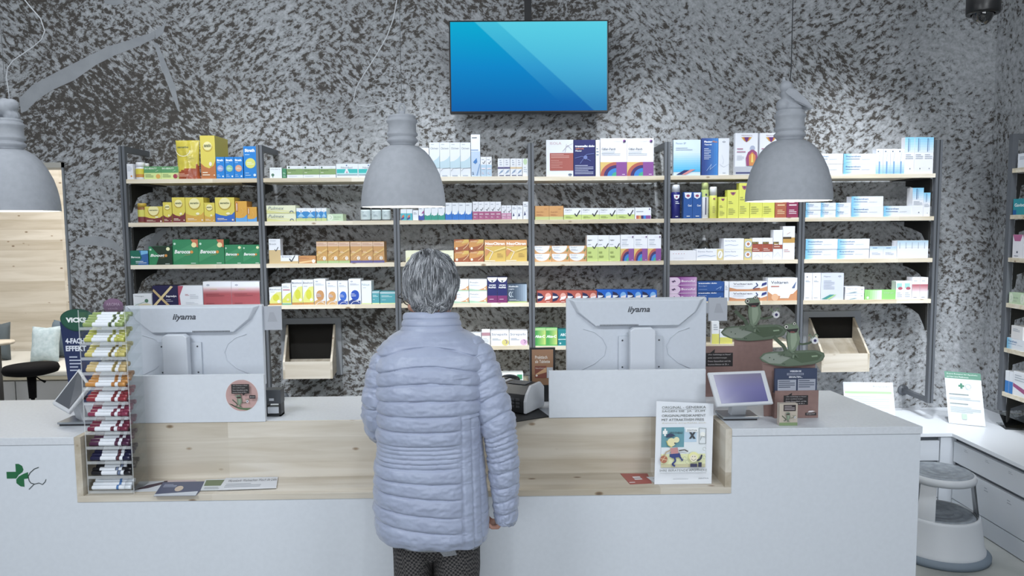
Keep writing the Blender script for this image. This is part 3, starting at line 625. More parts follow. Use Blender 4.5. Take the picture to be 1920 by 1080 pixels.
def d_volt(big=False):
    def f(p):
        p.p([(0, 0), (1, 0), (1, .5), (.85, .3), (.5, .2), (.2, .22), (0, .4)], 'cf8f62'); p.t(.1, .68 if not big else .74, .5 if not big else .58, .18 if not big else .13, '56596a', 'Voltaren', .01)
        if big: p.g(.1, .58, .5, .68, 1, 'c0604a'); p.p([(.4, .1), (.45, .35), (.6, .22), (.7, .4), (.78, .35), (.7, .1)], 'f0ece8'); p.c(.24, .15, .12, 'e3b088'); p.p([(.8, .55), (.95, .85), (.9, .55)], '5a6f9a')
        else: p.l([(.62, .25), (.75, .6), (.7, .85)], .03, '4a5f8a'); p.p([(.84, .5), (.98, .7), (.98, .95), (.86, .8)], '333f86'); p.p([(.62, .15), (.8, .2), (.8, .35), (.66, .3)], 'a8604a'); p.g(.1, .5, .5, .58, 1, '8a92a4')
    return 'eaeef5', f
def d_yc():
    def f(p): p.r(0, 0, 1, .45, 'e0dd6a'); p.g(.2, .6, .8, .9, 3, 'a8b0bc')
    return 'eaeef3', f
def d_bep(txt='Bepanthen', g=True):
    def f(p):
        if g: gradu(p, '6fc2ee', 'e9eef5', 0, .3, 6)
        p.t(.07, .62, .46, .2, '5b86b4', txt, .02); p.r(.07, .46, .5, .5, '5b7fb8'); p.g(.56, .42, .92, .5, 1, 'b4bcc8'); p.g(.07, .15, .3, .25, 1, 'a5c8e6')
    return 'e9eef5', f
def d_drop():
    def f(p): grad(p, '8cc8ea', 'e9eef5', 0, .45, 5); p.c(.3, .9, .1, '6a7a90'); p.l([(.5, .05), (.4, .5), (.6, .9)], .04, 'b4bfd0'); p.l([(.5, .0), (.5, .5)], .18, '6fa4d8')
    return 'eaeef5', f
def d_bept():
    def f(p): grad(p, 'e2ebf4', '7cc6ee', .58, 1, 6); p.r(.34, .6, .42, .97, '4f6f9c'); p.r(.5, .62, .54, .95, '7a94b8'); p.g(.1, .4, .9, .55, 3, 'b8c0cc'); p.c(.6, .14, .05, '58606c')
    return 'eceff5', f
def d_beps():
    def f(p): grad(p, 'e9eef5', 'a9cbe6', .6, 1, 4); p.g(.2, .8, .7, .95, 1, '7a94b8'); p.g(.15, .3, .8, .55, 3, 'c3cad6')
    return 'eaeef5', f
def d_bepbars(n=5):
    def f(p):
        grad(p, 'e9eef5', 'a9cbe0', .6, 1, 5)
        for i in range(n): p.r((i+.35)/n, .55, (i+.45)/n, .9, '9aa8bc'); p.k -= 1
        p.k += 2
    return 'eaeef5', f
def d_thin():
    def f(p): p.c(.35, .86, .08, '5a6478'); p.g(.15, .66, .75, .74, 2, '9aa3b2'); p.g(.15, .5, .7, .52, 1, 'b4bbc6'); p.g(.15, .07, .85, .11, 1, '6a7488')
    return 'e9edf4', f
def d_lilac():
    def f(p): p.t(.12, .84, .3, .06, '6a7488', 'Mepren', .0); diamond(p, .82, .88, '56607a', .07); p.g(.12, .4, .6, .75, 6, 'aab2c2'); p.p([(.02, .03), (.4, .2), (.62, .2), (.25, .03)], '3f8f8c'); p.p([(.25, .03), (.62, .2), (.7, .2), (.4, .03)], 'a8cf8a')
    return 'cdd3e0', f
def d_minil():
    def f(p): p.t(.08, .6, .55, .18, '7a8498', 'Mepren gel', .0); diamond(p, .88, .6, '56607a', .05); p.p([(.15, .05), (.5, .25), (.66, .2), (.3, .05)], '5a8f9c')
    return 'e6eaf2', f
def d_greenl():
    def f(p): gradu(p, '8ccf72', 'e9eff0', .1, .55, 6); p.t(.62, .6, .3, .18, 'b4c8b8', 'Clear gel', .0); p.c(.1, .2, .04, 'e0f0d8')
    return '8ccf72', f
def d_tealred():
    def f(p): p.r(.1, .62, .75, .88, '9ad4cc'); p.c(.55, .6, .3, 'b85a6c', .08); p.g(.15, .1, .8, .4, 3, 'b4bcc8')
    return 'e9edf3', f
def d_redfade2():
    def f(p): grad(p, 'eceaf0', 'b85a68', .3, .68, 6); p.g(.2, .8, .8, .88, 1, 'b4bcc8'); p.g(.2, .05, .8, .12, 1, '8a94a6')
    return 'ecebf2', f
def d_or():
    def f(p): p.r(0, .2, 1, .8, 'd99a5a'); p.c(.5, .5, .2, 'b85a3a')
    return 'e0b07a', f
def d_pinktop():
    def f(p): p.p([(0, 1), (1, 1), (.8, .72), (.2, .72)], 'c06a98'); p.c(.5, .25, .08, '4a5060'); p.g(.2, .05, .8, .12, 1, '6a7488')
    return 'ebe9f0', f

BAYN = ['leftmost bay', 'second bay', 'third bay', 'fourth bay', 'fifth bay', 'rightmost bay']
SHN = ['top shelf', 'second shelf', 'third shelf', 'fourth shelf', 'fifth shelf', 'lowest shelf']
ORD = ['first', 'second', 'third', 'fourth', 'fifth', 'sixth']; CNT = ['', 'one', 'two', 'three', 'four', 'five', 'six']
NB = [0]
def carton(bay, sh, x0, x1, yt, design, desc, n=1, st=1, dep=.09, back=0., sidec=None):
    col, fn = design; NB[0] += 1; rnd = random.Random(NB[0])
    zs = SZ[sh]+BT+.0002-(.0 if bay < 3 else .004); Yf = YS+.006+back
    for i in range(n):
        a = x0+(x1-x0)*i/n; c = x0+(x1-x0)*(i+1)/n
        for j in range(st):
            xa = P(a, yt, Yf).x+.0006; xb = P(c, yt, Yf).x-.0006; h = (P((a+c)/2, yt, Yf).z-zs)/st
            z0 = zs+h*j+.0001*j; z1 = z0+h-.0003; yy = Yf+rnd.uniform(0, .005)
            mb = MB(); mb.box(xa, xb, yy, yy+dep, z0, z1, mat(col, .42, 0, .4))
            if sidec: mb.box(xa-.0002, xb+.0002, yy+.001, yy+dep, z0+.0003, z1-.0003, mat(sidec))
            p = Print(mb, (xa, yy, z0), (xb-xa, 0, 0), (0, 0, z1-z0), (0, -1, 0)); fn(p)
            lab = desc
            if st > 1: lab += ', '+('lower' if j == 0 else 'upper' if j == st-1 else 'middle')
            if n > 1: lab += ', %s of %s' % (ORD[i], CNT[n])
            lab += ', %s of %s' % (SHN[sh], BAYN[bay])
            o = mb.build('medicine_box', origin=((xa+xb)/2, yy+dep/2, z0))
            tag(o, lab, 'box', desc+'es, %s of %s' % (SHN[sh], BAYN[bay]) if n*st > 1 else None)
def rounded(kind, bay, sh, x0, x1, yt, body, cap, capfrac, desc, cat, prof='can', labelc=None, fn=None, back=.0):
    zs = SZ[sh]+BT+.0002-(.0 if bay < 3 else .004); Yf = YS+.006+back
    xa = P(x0, yt, Yf).x; xb = P(x1, yt, Yf).x; r = (xb-xa)/2-.0005; cx = (xa+xb)/2; cy = Yf+r+.002; H = P((x0+x1)/2, yt, Yf).z-zs
    t = thing(kind, desc+', %s of %s' % (SHN[sh], BAYN[bay]), cat, (cx, cy, zs))
    hb = H*(1-capfrac); b = MB()
    if prof == 'can': pr = [(0, 0), (r*.95, 0), (r, .002), (r, hb-.006), (r*.9, hb), (0, hb)]
    elif prof == 'jar': pr = [(0, 0), (r*.95, 0), (r, .003), (r, hb), (0, hb)]
    else: pr = [(0, 0), (r*.9, 0), (r, .003), (r, hb*.78), (r*.85, hb*.9), (r*.6, hb), (0, hb)]
    b.lathe(pr, (cx, cy, zs), mat(body, .35), 28)
    if labelc:
        for (f0, f1, cc) in labelc: b.lathe([(r+.0005, H*f0), (r+.0005, H*f1)], (cx, cy, zs), mat(cc), 28)
    if fn: fn(Print(b, (cx-r*.62, cy-r-.0012, zs), (r*1.24, 0, 0), (0, 0, H), (0, -1, 0)))
    b.build('body', t)
    rc = r*(.92 if prof != 'jar' else 1.0)
    b = MB(); b.lathe([(0, 0), (rc, 0), (rc, H-hb-.003), (rc*.92, H-hb), (0, H-hb)], (cx, cy, zs+hb), mat(cap, .4), 28); b.build('cap', t)
    return t
# bay 1
rounded('pill_bottle', 0, 0, 250, 267, 304, 'dfe3e8', 'e9ebee', .28, 'white pill bottle with a yellow label', 'bottle', 'can', [(.12, .3, 'c98a3c'), (.3, .62, 'd8c83c')])
rounded('pill_bottle', 0, 0, 268, 277, 306, 'dfe3e8', 'e9ebee', .3, 'plain white pill bottle half hidden by green box', 'bottle', 'can', None, None, .07)
carton(0, 0, 237, 249, 307, d_pills(), 'narrow white tablet box', 1, 1, .04)
carton(0, 0, 268.5, 301, 312, d_lime('d9a24c'), 'green and lime box with orange fruit', 1)
carton(0, 0, 301.5, 334, 312, d_lime('a8344c'), 'green and lime box with red berry', 1, 1, .055)
carton(0, 0, 374, 402, 254, d_sana('c0703a', 'eee6da'), 'tall yellow box beside the pouch', 1, 1, .2, .0, None)
carton(0, 0, 404, 420, 294, d_strath('9aa0d4'), 'small blue box with lilac disc', 1, 1, .05)
carton(0, 0, 420.5, 437.5, 294, d_strath('8cc89a'), 'small blue box with green disc', 1, 1, .05)
carton(0, 0, 438, 455, 294, d_strath('e0a07c'), 'small blue box with orange disc', 1, 1, .05)
carton(0, 0, 455.5, 481, 274, d_strath('d9dc6a', True), 'large blue box with yellow disc', 1, 1, .08)
# standing pouch
def pouch():
    zs = SZ[0]+BT; Yf = YS+.03; n = 26; xa = P(327, 263, Yf).x; xb = P(373, 263, Yf).x; z1 = P(350, 263, Yf).z; H = z1-zs; Wd = (xb-xa)
    b = MB(); my, mbr, mg = mat('cbbb3e', .28, 0, .6), mat('a24a2c', .28, 0, .6), mat('e9ecd0', .2)
    for side in (-1, 1):
        vs = []
        for j in range(n+1):
            for i in range(n+1):
                u = i/n; v = j/n; pin = .5+(.5-.06*math.sin(math.pi*v)*(1-v)-(.02 if .04 < v < .97 else 0))*(2*u-1)
                d = .034*(1-v)**.6*math.sin(math.pi*u)**.6*(1 if v < .98 else 0)+.004*noise.noise(Vector((u*5, v*6, side)))*math.sin(math.pi*u)
                vs.append((xa+Wd*pin, Yf+.01+side*d, zs+.0002+H*v))
        k = n+1
        for j in range(n):
            for i in range(n):
                f = (j*k+i, j*k+i+1, (j+1)*k+i+1, (j+1)*k+i); u = (i+.5)/n; v = (j+.5)/n
                mt_ = mbr if v < .2+.08*math.sin(u*3.2-.6)+(.12 if u > .9 else 0) else my
                b.add([vs[q] for q in (f if side < 0 else f[::-1])], [(0, 1, 2, 3)], mt_, True)
    def pf(pp): pp.t(.2, .78, .45, .06, '56603c', 'sanatio', .03); pp.arc(.42, .76, .28, .3, 190, 350, 'f0eeda'); pp.g(.55, .5, .85, .58, 2, 'a8a040'); pp.g(.12, .05, .6, .15, 3, 'dca890')
    pf(Print(b, (xa, Yf-.03, zs), (Wd, 0, 0), (0, .0, H), (0, -1, 0)))
    tag(b.build('foil_pouch', origin=((xa+xb)/2, Yf, zs)), 'shiny yellow and brown foil pouch standing on the top shelf at left', 'pouch')
pouch()
rounded('supplement_jar', 0, 1, 254, 270, 381, '8a5a30', 'c9a83c', .2, 'brown jar with yellow label and gold lid', 'jar', 'jar', [(.3, .66, 'd3cf58'), (.05, .3, '7c2f34')])
carton(0, 1, 270.5, 304, 387, d_sana('7c2f34'), 'low yellow box with maroon base')
carton(0, 1, 304.5, 321, 379, d_sana('7c2f34'), 'narrow yellow box with maroon base')
carton(0, 1, 321.5, 346, 370, d_sana('7c2f34'), 'tall yellow box with maroon base')
carton(0, 1, 346.5, 381, 370, d_sana('d2a03c'), 'wide yellow box with orange base')
carton(0, 1, 382, 402, 380, d_sana('d2a03c'), 'small yellow box with orange base')
carton(0, 1, 402.5, 439, 370, d_sana('2c66c8'), 'yellow box with royal blue base')
carton(0, 1, 440, 462, 377, d_orangev(), 'taller orange box with blue foot')
carton(0, 1, 463, 481, 388, d_orangev(), 'shorter orange box with blue foot')
carton(0, 2, 243, 277, 470, d_bercool(), 'low teal and blue box')
carton(0, 2, 278, 322, 462, d_ber('Boost', False, '12301f'), 'green and black box')
carton(0, 2, 322.5, 419, 449, d_ber('Berocca', True), 'large green tablet box', 2)
carton(0, 2, 420, 488, 459, d_ber(), 'small green tablet box', 2)
carton(0, 3, 249, 284, 551, d_flow(), 'low white herbal box')
carton(0, 3, 284.5, 332, 536, d_goldx(), 'navy box with gold cross bands')
carton(0, 3, 332.5, 379, 536, d_pinkside(), 'white box with pink corner')
carton(0, 3, 379.5, 486, 528, d_redfade(), 'white box fading to red', 2)
# bay 2
carton(1, 0, 505, 528, 314, d_leaf(), 'white box with green plant', 1, 1, .05)
carton(1, 0, 528.5, 536, 316, d_solid('3f8f62', 'bfe0cc'), 'thin green box', 1, 1, .05)
carton(1, 0, 537, 629, 311, d_sage(), 'white box with sage band', 3)
carton(1, 0, 630, 712, 307, d_teal(), 'white box with turquoise band', 2)
carton(1, 1, 499, 554, 385, d_pulmex(), 'pale yellow ointment box', 1, 2)
carton(1, 1, 555, 591, 390, d_vapo(), 'wide blue and white box', 2)
carton(1, 1, 592, 612, 390, d_vapo(), 'narrow blue and white box', 2)
carton(1, 1, 613, 643, 401, d_palegreen(), 'low pale green box')
for i, (a, c_) in enumerate(((674, 693), (694.5, 713), (714.5, 731))):
    rounded('ointment_jar', 1, 1, a, c_, 388, 'cfdbdc', '1c2024', .2, 'pale grey ointment jar with black lid, %s of three' % ORD[i], 'jar', 'jar', [(.1, .72, 'c6d6d8'), (0, .06, '20262a')], lambda p: (p.g(.15, .3, .85, .45, 2, '8a9ca4'), p.c(.25, .6, .05, '6a8490')))['group'] = 'pale grey ointment jars'
carton(1, 2, 503, 525, 448, d_tan(.55), 'tall tan and white box', 1, 1, .05)
carton(1, 2, 525.5, 559, 479, d_tan(.3), 'flat tan and white box', 1, 1, .05)
carton(1, 2, 560, 592, 480, d_flat_or(), 'flat orange box')
carton(1, 2, 592.5, 655, 453, d_lungs('9fb87c'), 'tan cough box with green foot', 3)
carton(1, 2, 656, 720, 453, d_lungs('5f5a94'), 'tan cough box with violet foot', 3)
carton(1, 3, 504, 527, 539, d_citrus(), 'short white and yellow box')
carton(1, 3, 528, 545, 532, d_citrus2(), 'white and yellow box with pink line')
carton(1, 3, 546, 587, 525, d_citrus('Bisolvon'), 'tall white and yellow box', 2)
carton(1, 3, 588, 610, 523, d_disc('c98f58', 'd2a468'), 'taller white box with orange disc')
carton(1, 3, 611, 632, 527, d_disc('d29a5c', 'd2a468'), 'shorter white box with orange disc')
carton(1, 3, 633, 652, 527, d_disc('2f66d0', '2a4aa8'), 'shorter white box with blue disc')
carton(1, 3, 653, 676, 523, d_disc('2050c0', '26408c'), 'taller white box with blue disc')
carton(1, 3, 677, 696, 527, d_nitux(), 'plain white tall syrup box')
carton(1, 3, 697, 711, 546, d_tealbox(), 'small teal box')
carton(1, 3, 712, 741, 547, d_tealbox(), 'wide teal box')
# bay 3
carton(2, 0, 789, 804, 277, d_plain(), 'white box behind the lamp shade', 1, 1, .05, .01)
carton(2, 0, 804.5, 882, 267, d_nose(), 'white nasal spray box', 4)
carton(2, 0, 882.5, 900, 252, d_spray(), 'tall slim white and blue box', 1, 1, .04)
carton(2, 0, 901, 922, 294, d_smallcheck('b4cfe6', .6), 'small white box with tick', 2, 1, .04)
carton(2, 0, 933, 956, 297, d_curl('5a5688'), 'small white box with violet band', 2, 1, .04)
carton(2, 0, 956.5, 979, 297, d_curl('d9c09a'), 'small white box with beige band', 2, 1, .04)
carton(2, 0, 979.5, 990, 297, d_wgreen(), 'small white box with green dot', 1, 1, .04)
carton(2, 1, 751, 773, 392, d_sunset(), 'small turquoise sunset box', 2, 1, .04)
carton(2, 1, 773.5, 784, 394, d_plain(), 'small plain white box', 1, 1, .04)
carton(2, 1, 784.5, 795, 388, d_wave('3f58b8', 'b04a9a'), 'small white and violet box', 1, 1, .04)
carton(2, 1, 795.5, 834, 386, d_wave('2f9f8c', None), 'small white and green box', 3, 1, .04)
carton(2, 1, 834.5, 885, 380, d_wave('2c78d8', None), 'small white and blue box', 4, 1, .04)
carton(2, 1, 886, 939.5, 378, d_smallcheck('b65f8c'), 'small white and pink box', 5, 1, .04)
carton(2, 1, 940, 959, 385, d_smallcheck('cf92b4'), 'low pale pink box', 2, 1, .04)
carton(2, 1, 959.5, 980, 385, d_tri(), 'low white box with navy triangle', 2, 1, .04)
carton(2, 1, 980.5, 991, 378, d_tri(), 'taller white box with navy triangle', 1, 1, .04)
carton(2, 2, 760, 850.5, 470, d_cream(), 'cream coloured tea box', 3)
carton(2, 2, 851, 907, 449, d_brown(), 'brown and orange box', 2, 2)
carton(2, 2, 908, 988, 450, d_neo(), 'orange hot drink box', 2)
carton(2, 3, 845, 878.5, 524, d_swoosh(), 'white swoosh box right of head', 1, 2)
carton(2, 3, 879, 913, 524, d_swoosh(), 'white swoosh box beside navy box', 1, 2)
carton(2, 3, 913.5, 951, 520, d_nightmed(), 'navy and purple night box', 2)
carton(2, 3, 951.5, 988, 533, d_moon(), 'slate blue box with moons')
carton(2, 4, 870, 902, 626, d_plain(), 'white box at woman shoulder')
carton(2, 4, 903, 919, 618, d_pinkcap(), 'small white box with rose band', 1, 1, .03)
carton(2, 4, 920, 954.5, 621, d_lozenge('d9cf7a'), 'white lozenge box with yellow fruit')
carton(2, 4, 955, 989, 621, d_lozenge('dcb0d0'), 'white lozenge box with pink fruit')
carton(2, 5, 925, 981, 701, d_wgend(), 'long white box with green squares')
# bay 4
carton(3, 0, 1024, 1075, 262, d_isola(), 'white box with rust red panel', 1, 1, .03)
carton(3, 0, 1075.5, 1116, 262, d_navy(), 'navy blue plaster box', 1, 1, .05)
carton(3, 0, 1117, 1125, 262, d_plain(), 'thin plain white box', 1, 1, .04)
carton(3, 0, 1125.5, 1226, 259, d_rainbow(), 'white patch box with rainbow arcs', 2, 1, .05)
carton(3, 1, 1003, 1056.5, 386, d_ortan(), 'orange box with green foot', 2)
carton(3, 1, 1057, 1190, 390, d_algi(), 'white and lime box with tick', 4)
carton(3, 1, 1190.5, 1221, 389, d_stripe(), 'white box with colour stripes')
carton(3, 2, 1002, 1100, 461, d_orwhite(), 'orange and white box', 3, 2)
carton(3, 2, 1100.5, 1163, 441, d_algi(False), 'tall white and lime box', 3)
carton(3, 2, 1163.5, 1240, 440, d_rainbow(True), 'tall white box with rainbow arcs', 3)
carton(3, 3, 1007, 1119.5, 546, d_dolo('b8584c', 'e6a89c'), 'red and navy tablet box', 4)
carton(3, 3, 1120, 1232, 544, d_dolo('1f68d8', '7fb8f0'), 'blue and navy tablet box', 4)
carton(3, 4, 1002, 1045, 615, d_alca(), 'bright green effervescent box', 2, 1, .03)
carton(3, 4, 1046, 1068, 619, d_tealzip(), 'teal box beside monitor')
# bay 5
carton(4, 0, 1263, 1314, 262, d_bluepatch(), 'large light blue patch box', 1, 1, .03)
carton(4, 0, 1316, 1347, 259, d_bluegrad(), 'deep blue plaster box', 1, 1, .03)
carton(4, 0, 1347.5, 1368, 259, d_bone(), 'white box with curved lines', 1, 1, .03)
carton(4, 0, 1379, 1422, 249, d_back(), 'white heat patch box', 1, 1, .03)
carton(4, 0, 1425, 1468, 249, d_back(), 'white heat patch box beside lamp', 1, 1, .03)
rounded('spray_can', 4, 1, 1260, 1278, 346, '25277c', 'dfe3ea', .22, 'navy spray can with white cap', 'spray can', 'can', None, lambda p: (p.p([(0, .7), (1, .7), (.9, .6), (.5, .56), (.1, .6)], 'e8ecf6'), p.c(.5, .64, .2, 'a04a6a', .03), p.g(.3, .42, .95, .52, 2, 'e8ecf6'), p.g(.3, .04, .95, .08, 1, 'e8ecf6')))
carton(4, 1, 1282, 1316, 360, d_shield('285aa8', 'e8eef6'), 'blue gel box', 2, 1, .05)
rounded('spray_can', 4, 1, 1317, 1331, 342, 'e2e6ea', 'cfdc8c', .2, 'white spray can with lime cap', 'spray can', 'can', [(.6, .8, 'c9dc80')], lambda p: (p.r(.35, .1, .62, .58, '5a5870'), p.c(.55, .66, .2, '3a3568', .03)))
rounded('spray_can', 4, 1, 1332, 1347, 350, 'dddf62', 'eceef0', .28, 'yellow spray can with white cap', 'spray can', 'can', None, lambda p: (p.c(.5, .62, .25, 'a8606a', .025), p.g(.2, .15, .8, .4, 4, 'b0a858')))
carton(4, 1, 1348, 1363.5, 369, d_yellow(), 'low yellow box', 1, 1, .05)
carton(4, 1, 1364, 1385.5, 356, d_yellow(), 'middle height yellow box', 1, 1, .05)
carton(4, 1, 1386, 1406.5, 343, d_yellow(), 'tall yellow box under lamp', 1, 1, .05)
carton(4, 1, 1407, 1453.5, 346, d_yellow(), 'yellow box half behind lamp', 2, 1, .05)
carton(4, 1, 1454, 1475.5, 356, d_solid('b8644a', 'f0d0a0'), 'rust orange box', 1, 1, .05)
carton(4, 1, 1476, 1498, 356, d_solid('9a3a5c'), 'wine red box', 1, 1, .05)
carton(4, 2, 1255, 1305.5, 470, d_dots(), 'long low white box')
carton(4, 2, 1306, 1357, 467, d_line(), 'low white box with gold square')
carton(4, 2, 1357.5, 1395.5, 447, d_line(False), 'white box with blue wave', 1, 2)
carton(4, 2, 1396, 1410.5, 448, d_emblem(), 'small sand box with round emblem', 1, 2)
carton(4, 2, 1411, 1450, 446, d_redlabel(), 'white box with red label', 2, 1, .05)
carton(4, 2, 1450.5, 1468, 431, d_redlabel(.5), 'taller white box with red label', 1, 1, .05)
carton(4, 2, 1468.5, 1491, 424, d_goldlabel(), 'tallest white box with gold band', 1, 1, .05)
def pump():
    zs = SZ[2]+BT-.0038; Yf = YS+.17; c = P(1320, 470, Yf); H = P(1320, 441, Yf).z-zs; g_ = clear('frosted_bottle', 'c8ccd0', .25)
    t = thing('pump_bottle', 'clear glass bottle with pump behind the low white boxes', 'bottle', (c.x, Yf, zs))
    b = MB(); b.lathe([(0, 0), (.038, 0), (.04, .004), (.04, H*.45), (.03, H*.6), (.012, H*.72), (.01, H*.78), (0, H*.78)], (c.x, Yf, zs), g_, 24); b.build('body', t)
    b = MB(); b.lathe([(0, 0), (.012, 0), (.012, H*.1), (.006, H*.12), (.006, H*.22), (0, H*.22)], (c.x, Yf, zs+H*.78), mat('c8ccd0'), 16); b.build('pump', t)
pump()
carton(4, 3, 1253, 1307, 520, d_purple(), 'purple and white box', 1, 3)
carton(4, 3, 1308, 1358, 528, d_tr(), 'mid blue gel box', 1, 2)
carton(4, 3, 1359, 1367, 528, d_plain(), 'slim white box beside blue boxes', 1, 1, .05)
carton(4, 3, 1368, 1439.5, 528, d_volt(), 'long white and orange gel box', 1, 2)
carton(4, 3, 1440, 1496, 521, d_volt(True), 'large white and orange patch box')
carton(4, 4, 1335, 1349, 603, d_yc(), 'tall white and yellow box', 1, 1, .03)
carton(4, 4, 1350, 1374, 618, d_yc(), 'short white and yellow box', 1, 1, .03)
# bay 6
carton(5, 0, 1523, 1581.5, 288, d_bep('Bepanthen', False), 'white ointment box', 1, 2, .06)
carton(5, 0, 1582, 1643, 288, d_bep(), 'white ointment box with blue end', 1, 2, .06)
carton(5, 0, 1643.5, 1697, 279, d_drop(), 'slim white box with drop mark', 4, 1, .04)
carton(5, 0, 1698, 1752, 257, d_bept(), 'tall white and sky blue box', 3, 1, .04)
carton(5, 1, 1511, 1596.5, 380, d_bep('Panthen'), 'small white and blue box', 3, 2, .06)
carton(5, 1, 1597, 1657, 368, d_bep(), 'large white and blue box', 1, 2, .06)
carton(5, 1, 1657.5, 1711, 386, d_bep(), 'flat white and blue box', 1, 1, .04)
carton(5, 1, 1711.5, 1732.5, 352, d_bept(), 'tall white box with blue top', 1, 1, .06)
carton(5, 1, 1733, 1746, 361, d_bept(), 'narrow white box with blue top', 1, 1, .04)
carton(5, 2, 1511, 1631, 448, d_bep(), 'long white and blue box', 2, 2, .06)
carton(5, 2, 1631.5, 1682, 462, d_beps(), 'low white cream box', 2, 1, .05)
carton(5, 2, 1682.5, 1741, 451, d_bepbars(), 'wide white box with grey bars', 1, 1, .06)
carton(5, 3, 1509, 1539.5, 512, d_thin(), 'slim plain white box', 2, 1, .07)
carton(5, 3, 1540, 1583, 512, d_lilac(), 'lilac grey box with green swoosh')
carton(5, 3, 1585, 1621, 538, d_minil(), 'small white gel box', 1, 2)
carton(5, 3, 1621.5, 1680, 544, d_greenl(), 'long low green and white box', 1, 1, .04)
carton(5, 3, 1680.5, 1710.5, 527, d_tealred(), 'white box with red oval', 2, 1, .05)
carton(5, 3, 1711, 1741, 520, d_redfade2(), 'white box with red fade', 2, 1, .06)
print('packages', len(USED))
# ================================================================ SERVICE COUNTER
YC, ZC = 2.5, .90            # front plane and top of the counter
ZN = P(755, 922, YC).z       # wooden step for bags: its top
YN = 2.67
zw = P(755, 932, YC).z-.003
xl = P(141, 870, YC).x; xr = P(1372, 860, YC).x
fr = PZ(1748, 808, ZC); bl = PZ(1567, 736, ZC); YB = 3.07
fr.y = YC
XL = -3.2; TT = .026
ctr = thing('service_counter', 'long white pharmacy counter with a pine lined step cut into front', 'counter', (0, 2.8, 0))
xe_b = fr.x+(bl.x-fr.x)*(YB-YC)/(bl.y-YC)
b = MB(); b.prism([(XL, YC), (xl, YC), (xl, YN+.0185), (xr, YN+.0185), (xr, YC), (fr.x, YC), (xe_b, YB), (XL, YB)], ZC-TT, ZC, M_TOP, 'xy'); b.build('counter_top', ctr, bevel=.0015)
b = MB(); b.prism([(XL, .0), (fr.x-.004, .0), (fr.x-.004, ZC-TT-.001), (xr+.0005, ZC-TT-.001), (xr+.0005, zw-.0005), (xl-.0005, zw-.0005), (xl-.0005, ZC-TT-.001), (XL, ZC-TT-.001)], YC+.003, YC+.022, M_WHITE, 'xz'); b.build('front_panel', ctr, bevel=.001)
b = MB(); b.hexa([(fr.x-.004, YC+.023, 0), (xe_b-.004, YB-.01, 0), (xe_b-.024, YB-.01, 0), (fr.x-.024, YC+.023, 0)][::-1], [(fr.x-.004, YC+.023, ZC-TT-.001), (xe_b-.004, YB-.01, ZC-TT-.001), (xe_b-.024, YB-.01, ZC-TT-.001), (fr.x-.024, YC+.023, ZC-TT-.001)][::-1], M_WHITE); b.build('end_panel', ctr)
b = MB(); b.box(XL, xe_b-.03, YB-.03, YB-.01, .0, ZC-TT-.001, M_WHITE); b.build('rear_panel', ctr)
b = MB(); b.box(xl, xr, YC, YN+.02, ZN-.022, ZN, M_PINE); b.build('step_board', ctr, bevel=.001)
b = MB(); b.prism([(YN, ZN), (YN+.018, ZN), (YN+.018, ZC-.001), (YN+.016, ZC), (YN, ZC)], xl+.022, xr-.022, M_PINE, 'yz'); b.build('step_back', ctr)
b = MB(); b.prism([(xl+.0005, ZN), (xl+.022, ZN), (xl+.022, ZC-.0005), (xl+.0005, ZC-.0005)], YC, YN+.018, M_PINEY); b.build('step_side', ctr)
b = MB(); b.prism([(xr-.022, ZN), (xr-.0005, ZN), (xr-.0005, ZC-.0005), (xr-.022, ZC-.0005)], YC, YN+.018, M_PINEY); b.build('step_side', ctr)
# green cross emblem with the drawn goblet on the left front
def emblem():
    b = MB(); O = P(0, 920, YC+.003); E_ = P(100, 860, YC+.003); O = Vector((O.x, YC+.0028, O.z)); U = Vector((E_.x-O.x, 0, 0)); V = Vector((0, 0, E_.z-O.z))
    p = Print(b, O, U, V, (0, -1, 0)); s = lambda x, y: (x/100, (920-y)/60)
    g_ = '1f6a3f'
    p.p([s(14, 884), s(31, 884), s(31, 869), s(37, 869), s(43, 873), s(45, 880), s(43, 885), s(36, 890), s(31, 897), s(14, 897)], g_)
    p.p([s(53, 885), s(53, 897), s(45, 898), s(45, 913), s(38, 912), s(31, 906), s(31, 899), s(36, 893), s(45, 888)], g_)
    k = '2c3a3a'
    p.l([s(73, 876), s(65, 879), s(57, 886), s(53, 893), s(54, 901), s(57, 906), s(63, 908)], .014, k)
    p.l([s(53, 918), s(58, 913), s(63, 908), s(72, 906), s(78, 909), s(83, 904), s(85, 899)], .012, k)
    b.build('cross_emblem', ctr)
emblem()
